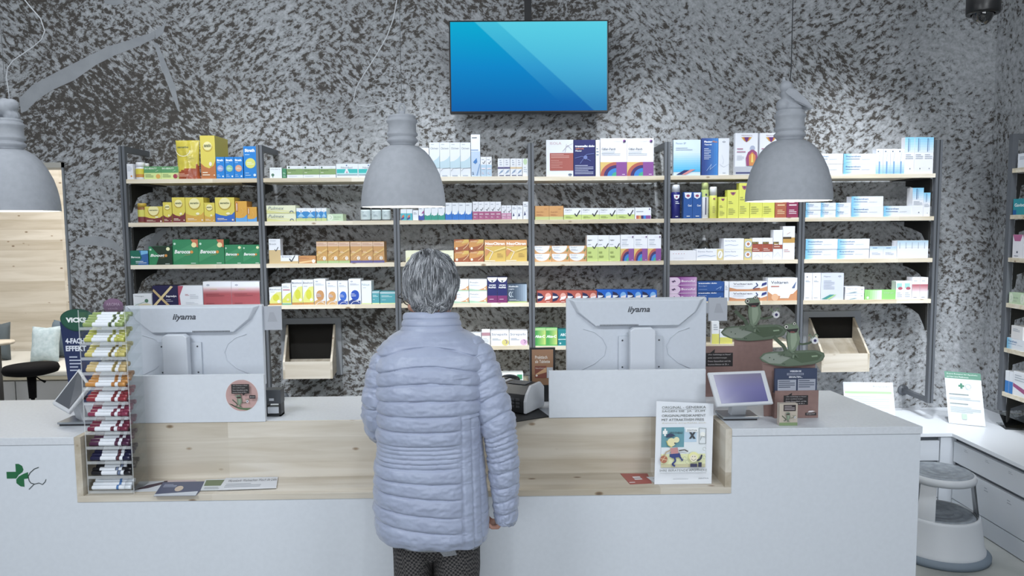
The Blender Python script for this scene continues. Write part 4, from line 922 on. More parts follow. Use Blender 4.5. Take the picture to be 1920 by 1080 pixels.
# white privacy boards standing on the counter
def board(px0, px1, yt, name, label, fn=None):
    a = P(px0, yt, YN+.004); c = P(px1, yt, YN+.004); z1 = (a.z+c.z)/2
    b = MB(); b.box(a.x, c.x, YN+.0, YN+.018, ZC+.0012, z1, M_WHITE)
    if fn: fn(b)
    return tag(b.build(name, origin=((a.x+c.x)/2, YN+.01, ZC), bevel=.001), label, 'panel')
def frog(p, X, Y_, s, small=False, hand=True):
    """generic green frog printed on card; X,Y_ map drawing units to the face"""
    q = lambda a, b_: (X+a*s, Y_+b_*s*p.w/p.h)
    G = ['5c6c58', '73846e', '4d5c49', '8f9f88']
    def poly(pts, c): p.p([q(*a) for a in pts], c)
    def stroke(pts, w_, c): p.l([q(*a) for a in pts], w_*s, c)
    return q, G, poly, stroke
def frog_art(p, X, Y_, s):
    q, G, poly, st = frog(p, X, Y_, s)
    st([(-95, 165), (-60, 130), (-20, 95), (0, 55)], 20, G[2]); st([(0, 55), (-25, 40), (-60, 38)], 13, G[0])
    st([(10, 70), (35, 55), (58, 38), (50, 5)], 15, G[1]); st([(58, 38), (84, 22)], 8, G[0]); st([(58, 38), (90, 6)], 8, G[0]); st([(50, 30), (25, 12)], 8, G[0]); st([(-10, 45), (-45, 22)], 8, G[0])
    st([(90, 110), (120, 105), (165, 112), (185, 122)], 11, G[2]); st([(190, 120), (200, 165)], 11, G[1]); st([(185, 150), (170, 185), (160, 165)], 8, G[1]); st([(200, 160), (215, 185), (232, 165)], 8, G[1])
    poly([(5, 200), (85, 195), (98, 150), (88, 105), (60, 60), (35, 50), (15, 70), (5, 120), (0, 160)], G[1])
    poly([(25, 195), (70, 192), (75, 140), (60, 90), (38, 65), (28, 110)], G[3])
    poly([(-25, 232), (-8, 255), (35, 258), (62, 268), (78, 250), (88, 222), (84, 200), (60, 190), (20, 192), (-5, 205)], G[1])
    poly([(-12, 218), (30, 222), (82, 226), (72, 200), (45, 192), (15, 196)], '2c2426'); poly([(20, 196), (60, 196), (50, 204), (25, 204)], '8a4a4a')
    for (a, b_, r_) in ((-8, 238, 19), (50, 262, 14)):
        pts = [(a+r_*math.cos(t*.35), b_+r_*math.sin(t*.35)) for t in range(18)]; poly(pts, G[0])
        pts = [(a+r_*.7*math.cos(t*.35), b_+r_*.7*math.sin(t*.35)) for t in range(18)]; poly(pts, 'd9d6cc')
        pts = [(a+r_*.4*math.cos(t*.35), b_+r_*.4*math.sin(t*.35)) for t in range(18)]; poly(pts, '20202a')
    for (rr_, c_) in ((25, 'dcdcdf'), (11, '3c3466')):
        pts = [(205+rr_*math.cos(t*.35), 135+rr_*math.sin(t*.35)) for t in range(18)]; poly(pts, c_)
def bubble(p, u0, v0, u1, v1, lines, flip=False):
    c = '2a2628'; p.r(u0, v0, u1, v1, c); w_ = u1-u0; h_ = v1-v0
    p.p([(u0+.15*w_, v1-.02*h_), (u0+.32*w_, v1-.02*h_), (u0+.34*w_, v1+.28*h_)] if not flip else [(u0+.6*w_, v0+.02*h_), (u0+.78*w_, v0+.02*h_), (u0+.66*w_, v0-.22*h_)][::-1], c)
    n = len(lines)
    for i, t_ in enumerate(lines): p.t(u0+.08*w_, v1-h_*(i+.85)/(n+.3), w_*min(.84, .84*len(t_)/24), h_*.5/(n+.3), 'd8d0d0', t_, .0)
SLOGAN = ['«Alte Gefühlslage zu Hause?', 'Jetzt medizinrezept:', 'Deine Gesundheit und die', 'kosmos-Notion ab 20..»']
def sticker(b):
    O = P(424, 771, YN-.001); E_ = P(483, 712, YN-.001); U = Vector((E_.x-O.x, 0, 0)); V = Vector((0, 0, E_.z-O.z))
    p = Print(b, (O.x, YN, O.z), U, V, (0, -1, 0)); p.c(.5, .5, .5, 'e6dfe2', n=40); p.c(.5, .5, .49, 'c39c98', n=40)
    p.p([(.08, .25), (.2, .22), (.4, .06), (.65, .02), (.8, .1), (.5, .1), (.3, .16)], '5d7754'); frog_art(p, .36, .1, .0016)
    bubble(p, .22, .58, .76, .88, SLOGAN, True); p.r(.76, .42, .95, .53, '332c2e'); p.t(.78, .45, .15, .05, 'd8d0d0', 'Jetzt', .0)
board(235, 495, 703.5, 'privacy_board', 'white board with round frog sticker under the left monitor', sticker)
board(1029, 1323, 694, 'privacy_board', 'plain white board under the right monitor behind cartoon sign')

# ================================================================ MONITORS
def monitor(x0, x1, yt, logo, label, nx, Y=2.88):
    """seen from behind"""
    a = P(x0, yt, Y); c = P(x1, yt, Y); W = c.x-a.x; H = W*.60; zt_ = (a.z+c.z)/2; z0 = zt_-H; cx = (a.x+c.x)/2
    Mp = noisy('monitor_white', 'c8ced7', 'cbd1da', 60, .5) if 'mp' not in TXT else TXT['mp']; TXT['mp'] = Mp
    t = thing('computer_monitor', label, 'monitor', (nx, Y+.04, ZC)); X = lambda px: P(px, yt, Y).x; Z = lambda py: P((x0+x1)/2, py, Y).z
    b = MB(); b.box(a.x, c.x, Y+.006, Y+.034, z0, zt_, Mp); b.build('housing', t, bevel=.004)
    b = MB(); b.box(a.x+.012, c.x-.012, Y+.034, Y+.0345, z0+.014, zt_-.012, mat('0c0d10', .2)); b.build('screen', t)
    # upper bulge that tapers to the vented ledge
    u = lambda f: a.x+W*f; zz = lambda f: zt_-H*f
    b = MB(); back = [(.01, .0), (.99, .0), (.93, .17), (.80, .335), (.20, .335), (.07, .17)]; fr_ = [(.05, .02), (.95, .02), (.91, .165), (.795, .325), (.205, .325), (.09, .165)]
    B_ = [Vector((u(f), Y+.008, zz(g))) for f, g in back]; A_ = [Vector((u(f), Y-.012, zz(g))) for f, g in fr_]; b.hexa(B_, A_, Mp); b.build('back_bulge', t, bevel=.003)
    b = MB()
    for i in range(46): xx = u(.235+i*.0052*1.15) if nx > cx-.0 else u(.50+i*.0052*1.15); b.box(xx, xx+W*.0026, Y-.0135, Y-.0125, zz(.323), zz(.305), mat('50565e'))
    b.build('vent', t)
    b = MB(); L_ = [(.12, .36), (.2, .40), (.26, .48), (.285, .58), (.27, .68), (.2, .78), (.1, .86)]; Rr = [(1-f, g) for f, g in L_]
    for q_ in (L_, Rr): b.tube([(u(f), Y+.005, zz(g)) for f, g in q_], .0022, Mp, 6)
    b.build('moulded_curve', t)
    b = MB(); pw = W*.09; b.box(nx-pw*1.75, nx+pw*1.75, Y-.004, Y+.007, zz(.86), zz(.45), Mp)
    for sx in (-1.45, 1.45):
        for g in (.5, .82): b.lathe([(0, 0), (.0035, 0), (.0035, .002), (0, .002)], (nx+sx*pw, Y-.006, zz(g)), mat('40454c'), 12, (0, 1, 0))
    b.build('mount_plate', t, bevel=.002)
    b = MB(); b.prism([(nx-pw, ZC+.014), (nx+pw, ZC+.014), (nx+pw, zz(.37)), (nx+pw*.7, zz(.335)), (nx-pw*.7, zz(.335)), (nx-pw, zz(.37))], Y-.05, Y-.0145, mat('d0d6df', .45)); b.build('stand_column', t, bevel=.004)
    b = MB(); b.box(nx-.11, nx+.11, Y-.06, Y+.14, ZC+.0002, ZC+.014, Mp); b.build('stand_base', t, bevel=.004)
    b = MB()
    for f in (.28, .66): b.box(u(f), u(f+.045), Y-.006, Y+.006, zz(.93), zz(.875), mat('1c1f26'))
    b.build('port', t)
    b = MB(); p = Print(b, (X(logo[0]), Y-.0118, Z(logo[3])), (X(logo[2])-X(logo[0]), 0, 0), (0, 0, Z(logo[1])-Z(logo[3])), (0, -1, 0)); p.t(0, 0, 1, 1, '4b5059', 'iiyama', .03, .25); b.build('logo', t)
monitor(232, 490, 573, (325, 588, 369, 602), 'white computer monitor seen from behind, left one, above the sticker board', P(337, 640, 2.88).x)
monitor(1062, 1326, 559, (1176, 574, 1218, 588), 'white computer monitor seen from behind, right one, beside the frogs', P(1201, 640, 2.88).x)
def side_card(x0, x1, y0, y1, label, Y=2.9):
    a = P(x0, y1, Y); c = P(x1, y0, Y); b = MB(); b.box(a.x, c.x, Y, Y+.006, a.z, c.z, mat('aeb3bc', .4)); xm = (a.x+c.x)/2
    b.box(a.x-.03, a.x+.002, Y+.001, Y+.004, a.z+.03, c.z-.02, mat('aeb3bc', .4))
    p = Print(b, (a.x, Y, a.z), (c.x-a.x, 0, 0), (0, 0, c.z-a.z), (0, -1, 0)); p.p([(.3, .35), (.42, .75), (.62, .75), (.8, .35)], 'a2a6ae')
    tag(b.build('clip_card', origin=(xm, Y, a.z)), label, 'card')
side_card(491, 527, 574, 619, 'small grey plastic card clipped beside the left monitor')
side_card(1328, 1364, 558, 602, 'small grey plastic card clipped beside the right monitor')

# ================================================================ TV
def tv():
    Y = 4.28; a = P(844, 213, Y); c = P(1141, 37, Y); t = thing('wall_tv', 'flat black framed television glowing blue above the shelves', 'television', ((a.x+c.x)/2, Y+.03, a.z))
    b = MB(); b.box(a.x, c.x, Y, Y+.05, a.z, c.z, mat('0d0f12', .3)); b.build('frame', t, bevel=.003)
    mt = D.materials.new('screen_blue'); mt.use_nodes = True; nt = mt.node_tree; L = nt.links.new; bs = nt.nodes['Principled BSDF']
    W = c.x-a.x; H = c.z-a.z; tc = nt.nodes.new('ShaderNodeTexCoord'); sp = nt.nodes.new('ShaderNodeSeparateXYZ'); L(tc.outputs['Generated'], sp.inputs[0])
    r = ramp(nt, [(0, '0b5fa8'), (.5, '0c84c4'), (1, '08a6cc')]); L(sp.outputs['Z'], r.inputs[0])
    def band(c0, k, x_edge, soft, amt, prev):      # light to the upper right of a diagonal
        m_ = N(nt, 'ShaderNodeMath', _operation='MULTIPLY_ADD'); L(sp.outputs['Z'], m_.inputs[0]); m_.inputs[1].default_value = k; L(sp.outputs['X'], m_.inputs[2])
        mr = N(nt, 'ShaderNodeMapRange'); mr.inputs['From Min'].default_value = x_edge; mr.inputs['From Max'].default_value = x_edge+soft; L(m_.outputs[0], mr.inputs['Value'])
        z = N(nt, 'ShaderNodeMath', _operation='MULTIPLY'); L(mr.outputs[0], z.inputs[0])
        zz = N(nt, 'ShaderNodeMapRange'); zz.inputs['From Min'].default_value = c0; zz.inputs['From Max'].default_value = 1; zz.inputs['To Max'].default_value = amt; L(sp.outputs['Z'], zz.inputs['Value']); L(zz.outputs[0], z.inputs[1])
        mx = nt.nodes.new('ShaderNodeMix'); mx.data_type = 'RGBA'; L(z.outputs[0], mx.inputs[0]); L(prev, mx.inputs[6]); mx.inputs[7].default_value = hexlin('6ddcea'); return mx.outputs[2]
    o1 = band(.1, .60, .75, .01, .35, r.outputs[0]); o2 = band(-.5, .62, .91, .012, .42, o1)
    L(o2, bs.inputs['Emission Color']); bs.inputs['Emission Strength'].default_value = .92; bs.inputs['Base Color'].default_value = (.0, .0, .0, 1); bs.inputs['Roughness'].default_value = .3; bs.inputs['Specular IOR Level'].default_value = .05
    b = MB(); b.box(a.x+.008, c.x-.008, Y-.001, Y+.01, a.z+.012, c.z-.008, mt); b.build('screen', t)
    px = P(990, 20, Y+.06).x; b = MB(); b.box(px-.02, px+.02, Y+.06, Y+.09, c.z-.2, CEIL-.001, mat('15171a')); b.build('ceiling_pole', t)
    b = MB(); b.box(px-.12, px+.12, Y+.05, Y+.06, c.z-.35, c.z-.12, mat('15171a')); b.build('mount', t)
tv()

# ================================================================ PENDANT LAMPS
def fuse(mb, name, parent, vox, m, smooth=6, org=None):
    o = mb.build(name, parent, org); o.data.materials.clear(); o.data.materials.append(m)
    r = o.modifiers.new('fuse', 'REMESH'); r.mode = 'VOXEL'; r.voxel_size = vox; r.use_smooth_shade = True
    if smooth: s = o.modifiers.new('smooth', 'CORRECTIVE_SMOOTH') if False else o.modifiers.new('smooth', 'SMOOTH'); s.factor = .5; s.iterations = smooth
    return o
M_CORD = mat('b9bdc1', .6)
def lamp(cx, yr, hw, label, top, R=.175):
    Y = F*R/hw; c = P(cx, yr, Y); s = R/78.0; zc_ = c.z
    t = thing('pendant_lamp', label, 'lamp', (c.x, Y, c.z))
    dome = [(78, 0), (77.5, 12), (76, 26), (73, 42), (68, 59), (60, 77), (51, 92), (41, 103), (31, 110), (22, 113)]
    pr = [(r*s, h*s) for r, h in dome]; inner = [(r*s-.004, h*s-.002) for r, h in dome][::-1]
    b = MB(); b.lathe(pr+[(20*s, 111*s)]+inner[1:-1]+[(78*s-.004, 0), (78*s, 0)], (c.x, Y, zc_), M_LAMP, 64)
    k = len(b.f)-64*(len(inner)+1)
    im = mat('eef0ea', .8); ii = b.mi(im)
    for f in range(64*(len(pr)+1), len(b.f)-64): b.m[f] = ii
    b.build('lamp_shade', t)
    nk = [(20, 110), (23, 111), (23, 114), (25, 117), (28.5, 120), (28.5, 123), (24.5, 127), (24.5, 128), (28.5, 131), (28.5, 134), (25.5, 138), (25.5, 152), (28.5, 155), (28.5, 158), (24.5, 162), (24.5, 163), (25.5, 166), (21, 168), (0, 168.5)]
    b = MB(); b.lathe([(r*s, h*s) for r, h in nk], (c.x, Y, zc_), M_LAMP, 48); b.build('socket_collar', t)
    b = MB(); b.ell((c.x, Y, zc_+.105), (.035, .035, .042), mat('fff6e0', .3, emit=3.0)); b.build('bulb', t)
    b = MB(); b.tube([(c.x, Y, zc_+.14), (c.x, Y, zc_+.22)], .018, mat('e8e8e4')); b.build('bulb_holder', t)
    pl = D.lights.new('lamp_light', 'POINT'); pl.energy = 4; pl.color = (1, .97, .9); pl.shadow_soft_size = .03
    lo = D.objects.new('lamp_light', pl); COL.objects.link(lo); lo.location = (c.x, Y, zc_+.024)
    z0 = zc_+168*s
    top(t, c.x, Y, z0, s); return t
def top_clip(t, x, Y, z, s):
    b = MB(); b.tube([(x-4*s, Y, z), (x-5.5*s, Y, z+15*s), (x-3*s, Y, z+21*s), (x+3*s, Y, z+21*s), (x+5.5*s, Y, z+15*s), (x+4*s, Y, z)], 1.6*s, M_LAMP, 8); b.box(x-4*s, x+4*s, Y-.003, Y+.003, z-.001, z+8*s, M_LAMP); b.build('hanging_clip', t)
    pts = [(756, 203), (748, 194), (738, 190), (720, 192), (705, 197), (690, 200), (672, 198), (663, 186), (668, 165), (682, 140), (705, 105), (725, 70), (738, 35), (744, 0), (746, -40)]
    b = MB(); b.tube([P(a, c, Y) for a, c in pts]+[Vector((x-.03, Y, CEIL))], .0025, M_CORD, 6); b.build('cord', t)
    b = MB(); b.tube([(x, Y, z+20*s), (x, Y, CEIL)], .0011, mat('8a8e92', .3, .8), 6); b.build('steel_wire', t)
def top_lump(t, x, Y, z, s):
    b = MB(); rnd = random.Random(3)
    for k in range(9): a = k*.8; b.ell((x+9*s*math.cos(a), Y+9*s*math.sin(a), z+(4+k*2.6)*s), (13*s, 13*s, 12*s), M_LAMP, nu=10, nv=6)
    b.ell((x-2*s, Y, z+24*s), (12*s, 12*s, 14*s), M_LAMP, nu=10, nv=6)
    b.tube([(x+4*s, Y-8*s, z+14*s), (x+16*s, Y-10*s, z+4*s)], [8*s, 3*s], M_LAMP, 8)
    fuse(b, 'plaster_bird', t, .004, M_LAMP, 2)
    pts = [(18, 186), (15, 165), (12, 145), (14, 128), (24, 114), (40, 103), (62, 88), (78, 74), (84, 58), (76, 35), (56, 12), (40, -8)]
    b = MB(); b.tube([P(a, c, Y) for a, c in pts]+[Vector((P(30, -20, Y).x, Y, CEIL))], .0025, M_CORD, 6); b.build('cord', t)
    b = MB(); b.tube([(x, Y, z+30*s), (x-.005, Y, CEIL)], .0011, mat('8a8e92', .3, .8), 6); b.build('steel_wire', t)
def top_bird(t, x, Y, z, s):
    q = lambda a, b_, d=0: Vector((x+a*s, Y+d*s, z+b_*s)); b = MB()
    R_ = Matrix.Rotation(math.radians(48), 3, 'Y')
    b.ell(q(2, 22), (16*s, 15*s, 24*s), M_LAMP, Matrix.Rotation(math.radians(-38), 3, 'Y'))
    b.ell(q(-9, 41, -2), (12*s, 11.5*s, 12*s), M_LAMP)
    b.tube([q(-4, 44), q(-13, 51), q(-13, 60)], [5*s, 4*s, 2.5*s], M_LAMP, 10)
    b.tube([q(14, 16), q(28, 6), q(38, 0)], [9*s, 5.5*s, 2*s], M_LAMP, 10)
    b.ell(q(-14, 8), (12*s, 14*s, 13*s), M_LAMP); b.ell(q(4, 4), (19*s, 16*s, 9*s), M_LAMP)
    fuse(b, 'bird_figure', t, .0028, M_LAMP, 3)
    for side in (-1, 1):
        b = MB(); pts = [(-16, 30), (-10, 37), (4, 34), (22, 18), (40, -1), (28, 1), (12, 8), (-4, 18)]
        b.hexa([q(a, c, side*17-1.5*side) for a, c in pts], [q(a, c, side*14.5+(2 if side > 0 else -2)) for a, c in pts], M_LAMP)
        for i in range(3): b.tube([q(-10+5*i, 24-4*i, side*18), q(10+6*i, 12-3*i, side*18), q(34, 2-i, side*15)], .9*s, M_LAMP, 6)
        b.build('wing', t, bevel=.001)
    b = MB(); b.tube([q(-1, 50, 2), q(1, 75, 2), (x+.005, Y, CEIL)], .002, mat('2c2f33'), 6); b.build('cord', t)
lamp(757, 388, 78, 'grey dome pendant lamp hanging above the woman, clip on top', top_clip)
lamp(1478, 377, 78, 'grey dome pendant lamp at right with bird figure on top', top_bird)
lamp(24, 396, 78, 'light grey dome pendant lamp cut by the left picture edge', top_lump)
# ---------------------------------------------------------------- security camera
def seccam():
    Y = 3.6; c = P(1843, 27, Y); s = Y/F; t = thing('security_camera', 'black dome security camera hanging at the upper right', 'camera', (c.x, Y, c.z-.05)); bk = mat('101112', .35)
    b = MB(); b.lathe([(20*s, 0), (27*s, 0), (28*s, 4*s), (28*s, 40*s), (20*s, 44*s), (0, 44*s)], (c.x, Y, c.z), bk, 40); b.build('housing', t)
    b = MB(); b.lathe([(0, -20*s), (7*s, -18.5*s), (13*s, -13*s), (17*s, -5*s), (18*s, 1*s)], (c.x, Y, c.z), mat('0a0b0d', .05, 0, .8, coat=1), 32); b.build('lens_dome', t)
    b = MB(); b.tube([(c.x, Y, c.z+40*s), (c.x, Y, CEIL)], .02, bk, 16); b.build('ceiling_stem', t)
seccam()

# ================================================================ PHARMACY CHUTES
def chute(outer, inner, lip, bottom, label, Yf):
    """steel frame on the wall with a sloping pine tray; lip = x0,x1,y front top edge; bottom = x0,x1,y"""
    t = thing('pickup_chute', label, 'chute', (P(outer[0], outer[3], YW).x, YW, P(outer[0], outer[3], YW).z))
    Yq = YW-.02; a = P(outer[0], outer[3], Yq); c = P(outer[2], outer[1], Yq); ia = P(inner[0], outer[3]-4, Yq); ic = P(inner[2], inner[1], Yq)
    fm = mat('9ba1a8', .5, .1); b = MB(); b.box(a.x, ia.x, Yq, YW+.0, a.z, c.z, fm); b.box(ic.x, c.x, Yq, YW, a.z, c.z, fm); b.box(ia.x, ic.x, Yq, YW, ic.z, c.z, fm); b.build('frame', t)
    b = MB(); b.box(ia.x, ic.x, YW-.003, YW-.001, a.z, ic.z, mat('14110e', .9)); b.build('dark_opening', t)  # flat dark sheet on the uncut wall, its colour standing for the shade inside
    l0 = P(lip[0], lip[2], Yf); l1 = P(lip[1], lip[2], Yf); zb_ = P(bottom[0], bottom[2], Yf).z; zt_ = l0.z; th = .012; Xa, Xb = l0.x, l1.x; xa, xb = ia.x, ic.x
    mW = M_PINE
    b = MB(); b.hexa([(Xa+th, Yf, zb_), (Xb-th, Yf, zb_), (Xb-th, Yf+th, zb_), (Xa+th, Yf+th, zb_)], [(Xa+th, Yf, zt_), (Xb-th, Yf, zt_), (Xb-th, Yf+th, zt_), (Xa+th, Yf+th, zt_)], mW); b.build('tray_front', t)
    zup = ic.z-.005; zlow = a.z+.02
    for X0, X1, sg in ((Xa, xa, 1), (Xb, xb, -1)):
        pr = [(Yf, zb_), (YW-.021, zlow), (YW-.021, zup), (Yf+.07, zt_+.05), (Yf, zt_)]
        def xx(y, X0=X0, X1=X1): return X0+(X1-X0)*(y-Yf)/(YW-Yf)
        A = [Vector((xx(y), y, z)) for y, z in pr]; B = [Vector((xx(y)+sg*th, y, z)) for y, z in pr]
        b = MB(); b.hexa(A, B, M_PINEY); b.build('tray_side', t)
    b = MB(); b.hexa([(Xa+th, Yf+th, zb_+.0), (Xb-th, Yf+th, zb_), (xb-th, YW-.021, zlow), (xa+th, YW-.021, zlow)], [(Xa+th, Yf+th, zb_+.012), (Xb-th, Yf+th, zb_+.012), (xb-th, YW-.021, zlow+.08), (xa+th, YW-.021, zlow+.08)], M_PINEY); b.build('tray_floor', t)
chute((529, 596, 639, 704), (539, 607, 628), (530, 623, 679), (536, 627, 711), 'pine delivery chute with grey wall frame, left of the woman', 4.25)
chute((1505, 583, 1615, 665), (1515, 594, 1603), (1541, 1631, 664), (1537, 1619, 698), 'pine delivery chute with grey wall frame, behind the frogs', 4.22)

# ================================================================ RIGHT SIDE: bench cabinets, wall shelving, step stool
ZB = .46; fc = PZ(1785, 812, ZB); YBF = fc.y; XBF = fc.x
t = thing('bench_cabinet', 'low white cabinet run with drawers along the back and right walls', 'cabinet', (XR-.3, 3.2, 0))
b = MB(); b.prism([(.2, YBF), (XBF, YBF), (XBF, 1.2), (XR-.002, 1.2), (XR-.002, YW-.002), (.2, YW-.002)], ZB-.02, ZB, mat('dfe4ea', .35), 'xy'); b.build('worktop', t, bevel=.001)
cb = mat('c9cfd7', .45); gp = mat('7b828b', .5)
b = MB(); b.box(.2, XR-.01, YBF+.04, YW-.01, .0, ZB-.021, gp); b.box(XBF+.04, XR-.01, 1.2, YBF+.04, .0, ZB-.021, gp); b.build('carcass', t)
zD = [(.004, .095), (.1, .285), (.305, .415)]
yy = [YBF-.0, YBF-.62, YBF-1.24, YBF-1.86, YBF-2.48]
for k in range(4):
    for i, (z0, z1) in enumerate(zD):
        b = MB(); b.box(XBF+.012, XBF+.03, yy[k+1]+.002, yy[k]-.002, z0, z1, cb)
        if i: 
            p = Print(b, (XBF+.012, yy[k], z0), (0, yy[k+1]-yy[k], 0), (0, 0, z1-z0), (-1, 0, 0))
            for q in range(3): p.g(.15+.28*q, .72, .2+.28*q, .86, 2, '9aa2ad')
        b.build('drawer' if i else 'plinth', t)
for k in range(3):
    x1 = XBF-.06-.55*k
    for i, (z0, z1) in enumerate(zD): b = MB(); b.box(x1-.546, x1, YBF+.012, YBF+.03, z0, z1, cb); b.build('drawer' if i else 'plinth', t)
b = MB(); b.box(XBF-.056, XBF+.03, YBF+.006, YBF+.035, .004, ZB-.022, cb); b.build('corner_post', t)
# shelving on the right wall
XS = P(1886, 400, 4.06).x; YA = 4.06; XF = XS
zt2 = P(1885, 252, YA).z; zb2 = P(1853, 768, YA).z; YE = 2.9
u2 = thing('wall_shelving', 'grey steel and pine shelving on right wall, cut by right edge', 'shelving', (XR, 3.6, zb2))
for y in (YA, YA-.8):
    b = MB(); b.box(XF, XF+.03, y-.03, y, zb2, zt2, M_UP); b.build('upright', u2)
    b = MB(); b.box(XF+.03, XR, y-.026, y-.002, zt2-.03, zt2, M_UP); b.box(XF+.03, XR, y-.026, y-.002, zb2, zb2+.028, M_UP); b.build('cross_arm', u2)
SY2 = [320, 407, 487, 572, 656, 738]; SZ2 = [P(1892, y, YA-.04).z for y in SY2]
for z in SZ2:
    b = MB(); b.box(XF+.002, XR-.01, YA-.77+.0, YA-.032, z-BT, z+BT, M_EDGE); b.build('shelf_board', u2)
    b = MB(); pr = [(XF+.03, z-BT-.004), (XR-.005, z-BT-.004), (XR-.005, z-BT-.03), (XR-.07, z-BT-.045), (XR-.15, z-BT-.07), (XF+.04, z-BT-.13), (XF+.03, z-BT-.15)]; b.prism(pr, YA-.045, YA-.033, M_BR, 'xz'); b.build('bracket', u2)
def rbox(sh, y0, y1, h, design, label, dep=.07, zoff=0, name='medicine_box'):
    col, fn = design; z0 = SZ2[sh]+BT+.0002+zoff; x0 = XF+.008
    b = MB(); b.box(x0, x0+dep, y1, y0, z0, z0+h, mat(col)); fn(Print(b, (x0, y0, z0), (0, y1-y0, 0), (0, 0, h), (-1, 0, 0)))
    tag(b.build(name, origin=(x0+dep/2, (y0+y1)/2, z0)), label, 'box')
R1 = YA-.045
rbox(0, R1-.02, R1-.11, .075, d_plain(), 'white box on top shelf of the right wall shelving')
rbox(0, R1-.112, R1-.2, .085, d_or(), 'orange box on top shelf of the right wall shelving')
rbox(1, R1, R1-.13, .085, ('2a9aa8', lambda p: (p.t(.08, .5, .8, .22, 'e8f4f4', 'Gaviscon', .03), p.r(0, 0, .2, .3, '1d62a8'))), 'teal box on second shelf of the right wall shelving')
rbox(2, R1-.01, R1-.085, .125, d_pinktop(), 'white and pink box on third shelf of right wall shelving, far one')
rbox(2, R1-.087, R1-.165, .125, d_pinktop(), 'white and pink box on third shelf of right wall shelving, near one')
rbox(3, R1, R1-.085, .06, d_palegreen(), 'low pale green box on fourth shelf of right wall shelving, far one')
rbox(3, R1-.087, R1-.17, .06, d_palegreen(), 'low pale green box on fourth shelf of right wall shelving, near one')
rbox(4, R1, R1-.15, .06, d_bep('Panthen'), 'flat white and blue box on fifth shelf of right wall shelving')
rbox(4, R1-.03, R1-.12, .07, d_ortan() if False else ('e8e6e6', d_plain()[1]), 'white box lying on the flat blue box, right wall shelving', .06, .0605)
rbox(5, R1, R1-.03, .12, ('e8ecf2', lambda p: p.r(0, 0, 1, .55, '2f7fd0')), 'slim white and blue box on lowest shelf at right, far one')
rbox(5, R1-.032, R1-.062, .12, ('e8ecf2', lambda p: p.r(0, 0, 1, .55, '2f7fd0')), 'slim white and blue box on lowest shelf at right, near one')
rbox(5, R1-.065, R1-.17, .13, ('e9ebf1', lambda p: (p.p([(.0, .35), (1, .1), (1, .3), (0, .5)], 'a84a80'), p.g(.1, .6, .8, .9, 3, 'b4bcc8'))), 'white box with magenta sweep on lowest shelf at right')
# step stool
def stool():
    c = PZ(1757, 1034, 0); x, y = c.x, c.y; t = thing('step_stool', 'round white rolling step stool with ribbed grey treads beside counter end', 'stool', (x, y, 0))
    wm = mat('c3c8cd', .45); rb = noisy('tread_rubber', '80878f', '959ca4', 30, .7, .3)
    b = MB(); b.lathe([(.2, .0), (.225, .002), (.226, .02), (.205, .034), (.195, .034)], (x, y, 0), mat('6f7d8a', .6), 56); b.build('rubber_skirt', t)
    b = MB(); b.lathe([(.203, .03), (.203, .045), (.196, .05), (.178, .19), (.174, .2), (.165, .204), (.16, .19), (.0, .19)], (x, y, 0), wm, 56); b.build('lower_drum', t)
    b = MB(); b.lathe([(0, .198), (.06, .2), (.062, .204), (.07, .2), (.1, .2), (.102, .204), (.11, .2), (.14, .2), (.142, .204), (.15, .204), (.158, .196)], (x, y, 0), rb, 56); b.build('lower_tread', t)
    zt_ = .4
    for a in (-.35, 1.75, 3.85):
        b = MB(); b.lathe([(.168, .2), (.146, zt_-.03), (.138, zt_-.03), (.160, .2), (.168, .2)], (x, y, 0), wm, 8, a0=a-.24, a1=a+.24); b.build('post', t)
    b = MB(); b.lathe([(.13, zt_-.035), (.15, zt_-.035), (.155, zt_-.02), (.15, zt_-.004), (.142, zt_), (0, zt_)], (x, y, 0), wm, 56); b.build('upper_rim', t)
    b = MB(); b.lathe([(0, zt_+.002), (.04, zt_+.002), (.042, zt_+.006), (.05, zt_+.002), (.075, zt_+.002), (.077, zt_+.006), (.085, zt_+.002), (.115, zt_+.002), (.117, zt_+.006), (.135, zt_+.006), (.141, zt_)], (x, y, 0), rb, 56); b.build('upper_tread', t)
    for k in range(3): b = MB(); a = k*2.09+.4; b.ell((x+.12*math.cos(a), y+.12*math.sin(a), .02), (.02, .02, .02), mat('303338')); b.build('caster', t)
stool()
# signs on the bench
def leaning(name, label, cat, c, th, m, fn=None, holder=False):
    c = [Vector(v) for v in c]; b = MB(); n = b.slab(c, th, m); p = Print(b, c[0], c[1]-c[0], c[3]-c[0], n)
    if fn: fn(p)
    z0 = min(v.z for v in b.v); o = b.build(name, origin=((c[0].x+c[1].x)/2, (c[0].y+c[1].y)/2, z0)); return tag(o, label, cat)
def sheetgreen(p):
    p.r(0, .87, 1, 1, '5f957f'); p.t(.06, .94, .85, .03, 'e6f0ea', 'Zuerst Rezeptur bei Apotheke', .0); p.t(.06, .89, .6, .03, 'e6f0ea', 'und dann bitte Medikament', .0)
    X, Yv = .44, .73; p.r(X-.08, Yv-.012, X+.08, Yv+.022, '4a8a70'); p.r(X-.03, Yv-.045, X+.03, Yv+.055, '4a8a70'); p.arc(X+.19, Yv, .07, .082, 0, 360, 'a9bcc0', 20); p.l([(X+.1, .68), (X+.24, .665)], .008, 'a9bcc0')
    p.g(.08, .55, .85, .59, 1, '7b8a8a'); p.g(.08, .46, .92, .52, 2, 'b0bcc0'); p.g(.08, .37, .8, .41, 1, '7b8a8a'); p.g(.08, .22, .92, .34, 4, 'b0bcc0'); p.r(.38, .1, .52, .2, 'b9cfc0')
a = PZ(1779, 793, ZB+.003); c_ = PZ(1848, 800, ZB+.003); Lh = .285
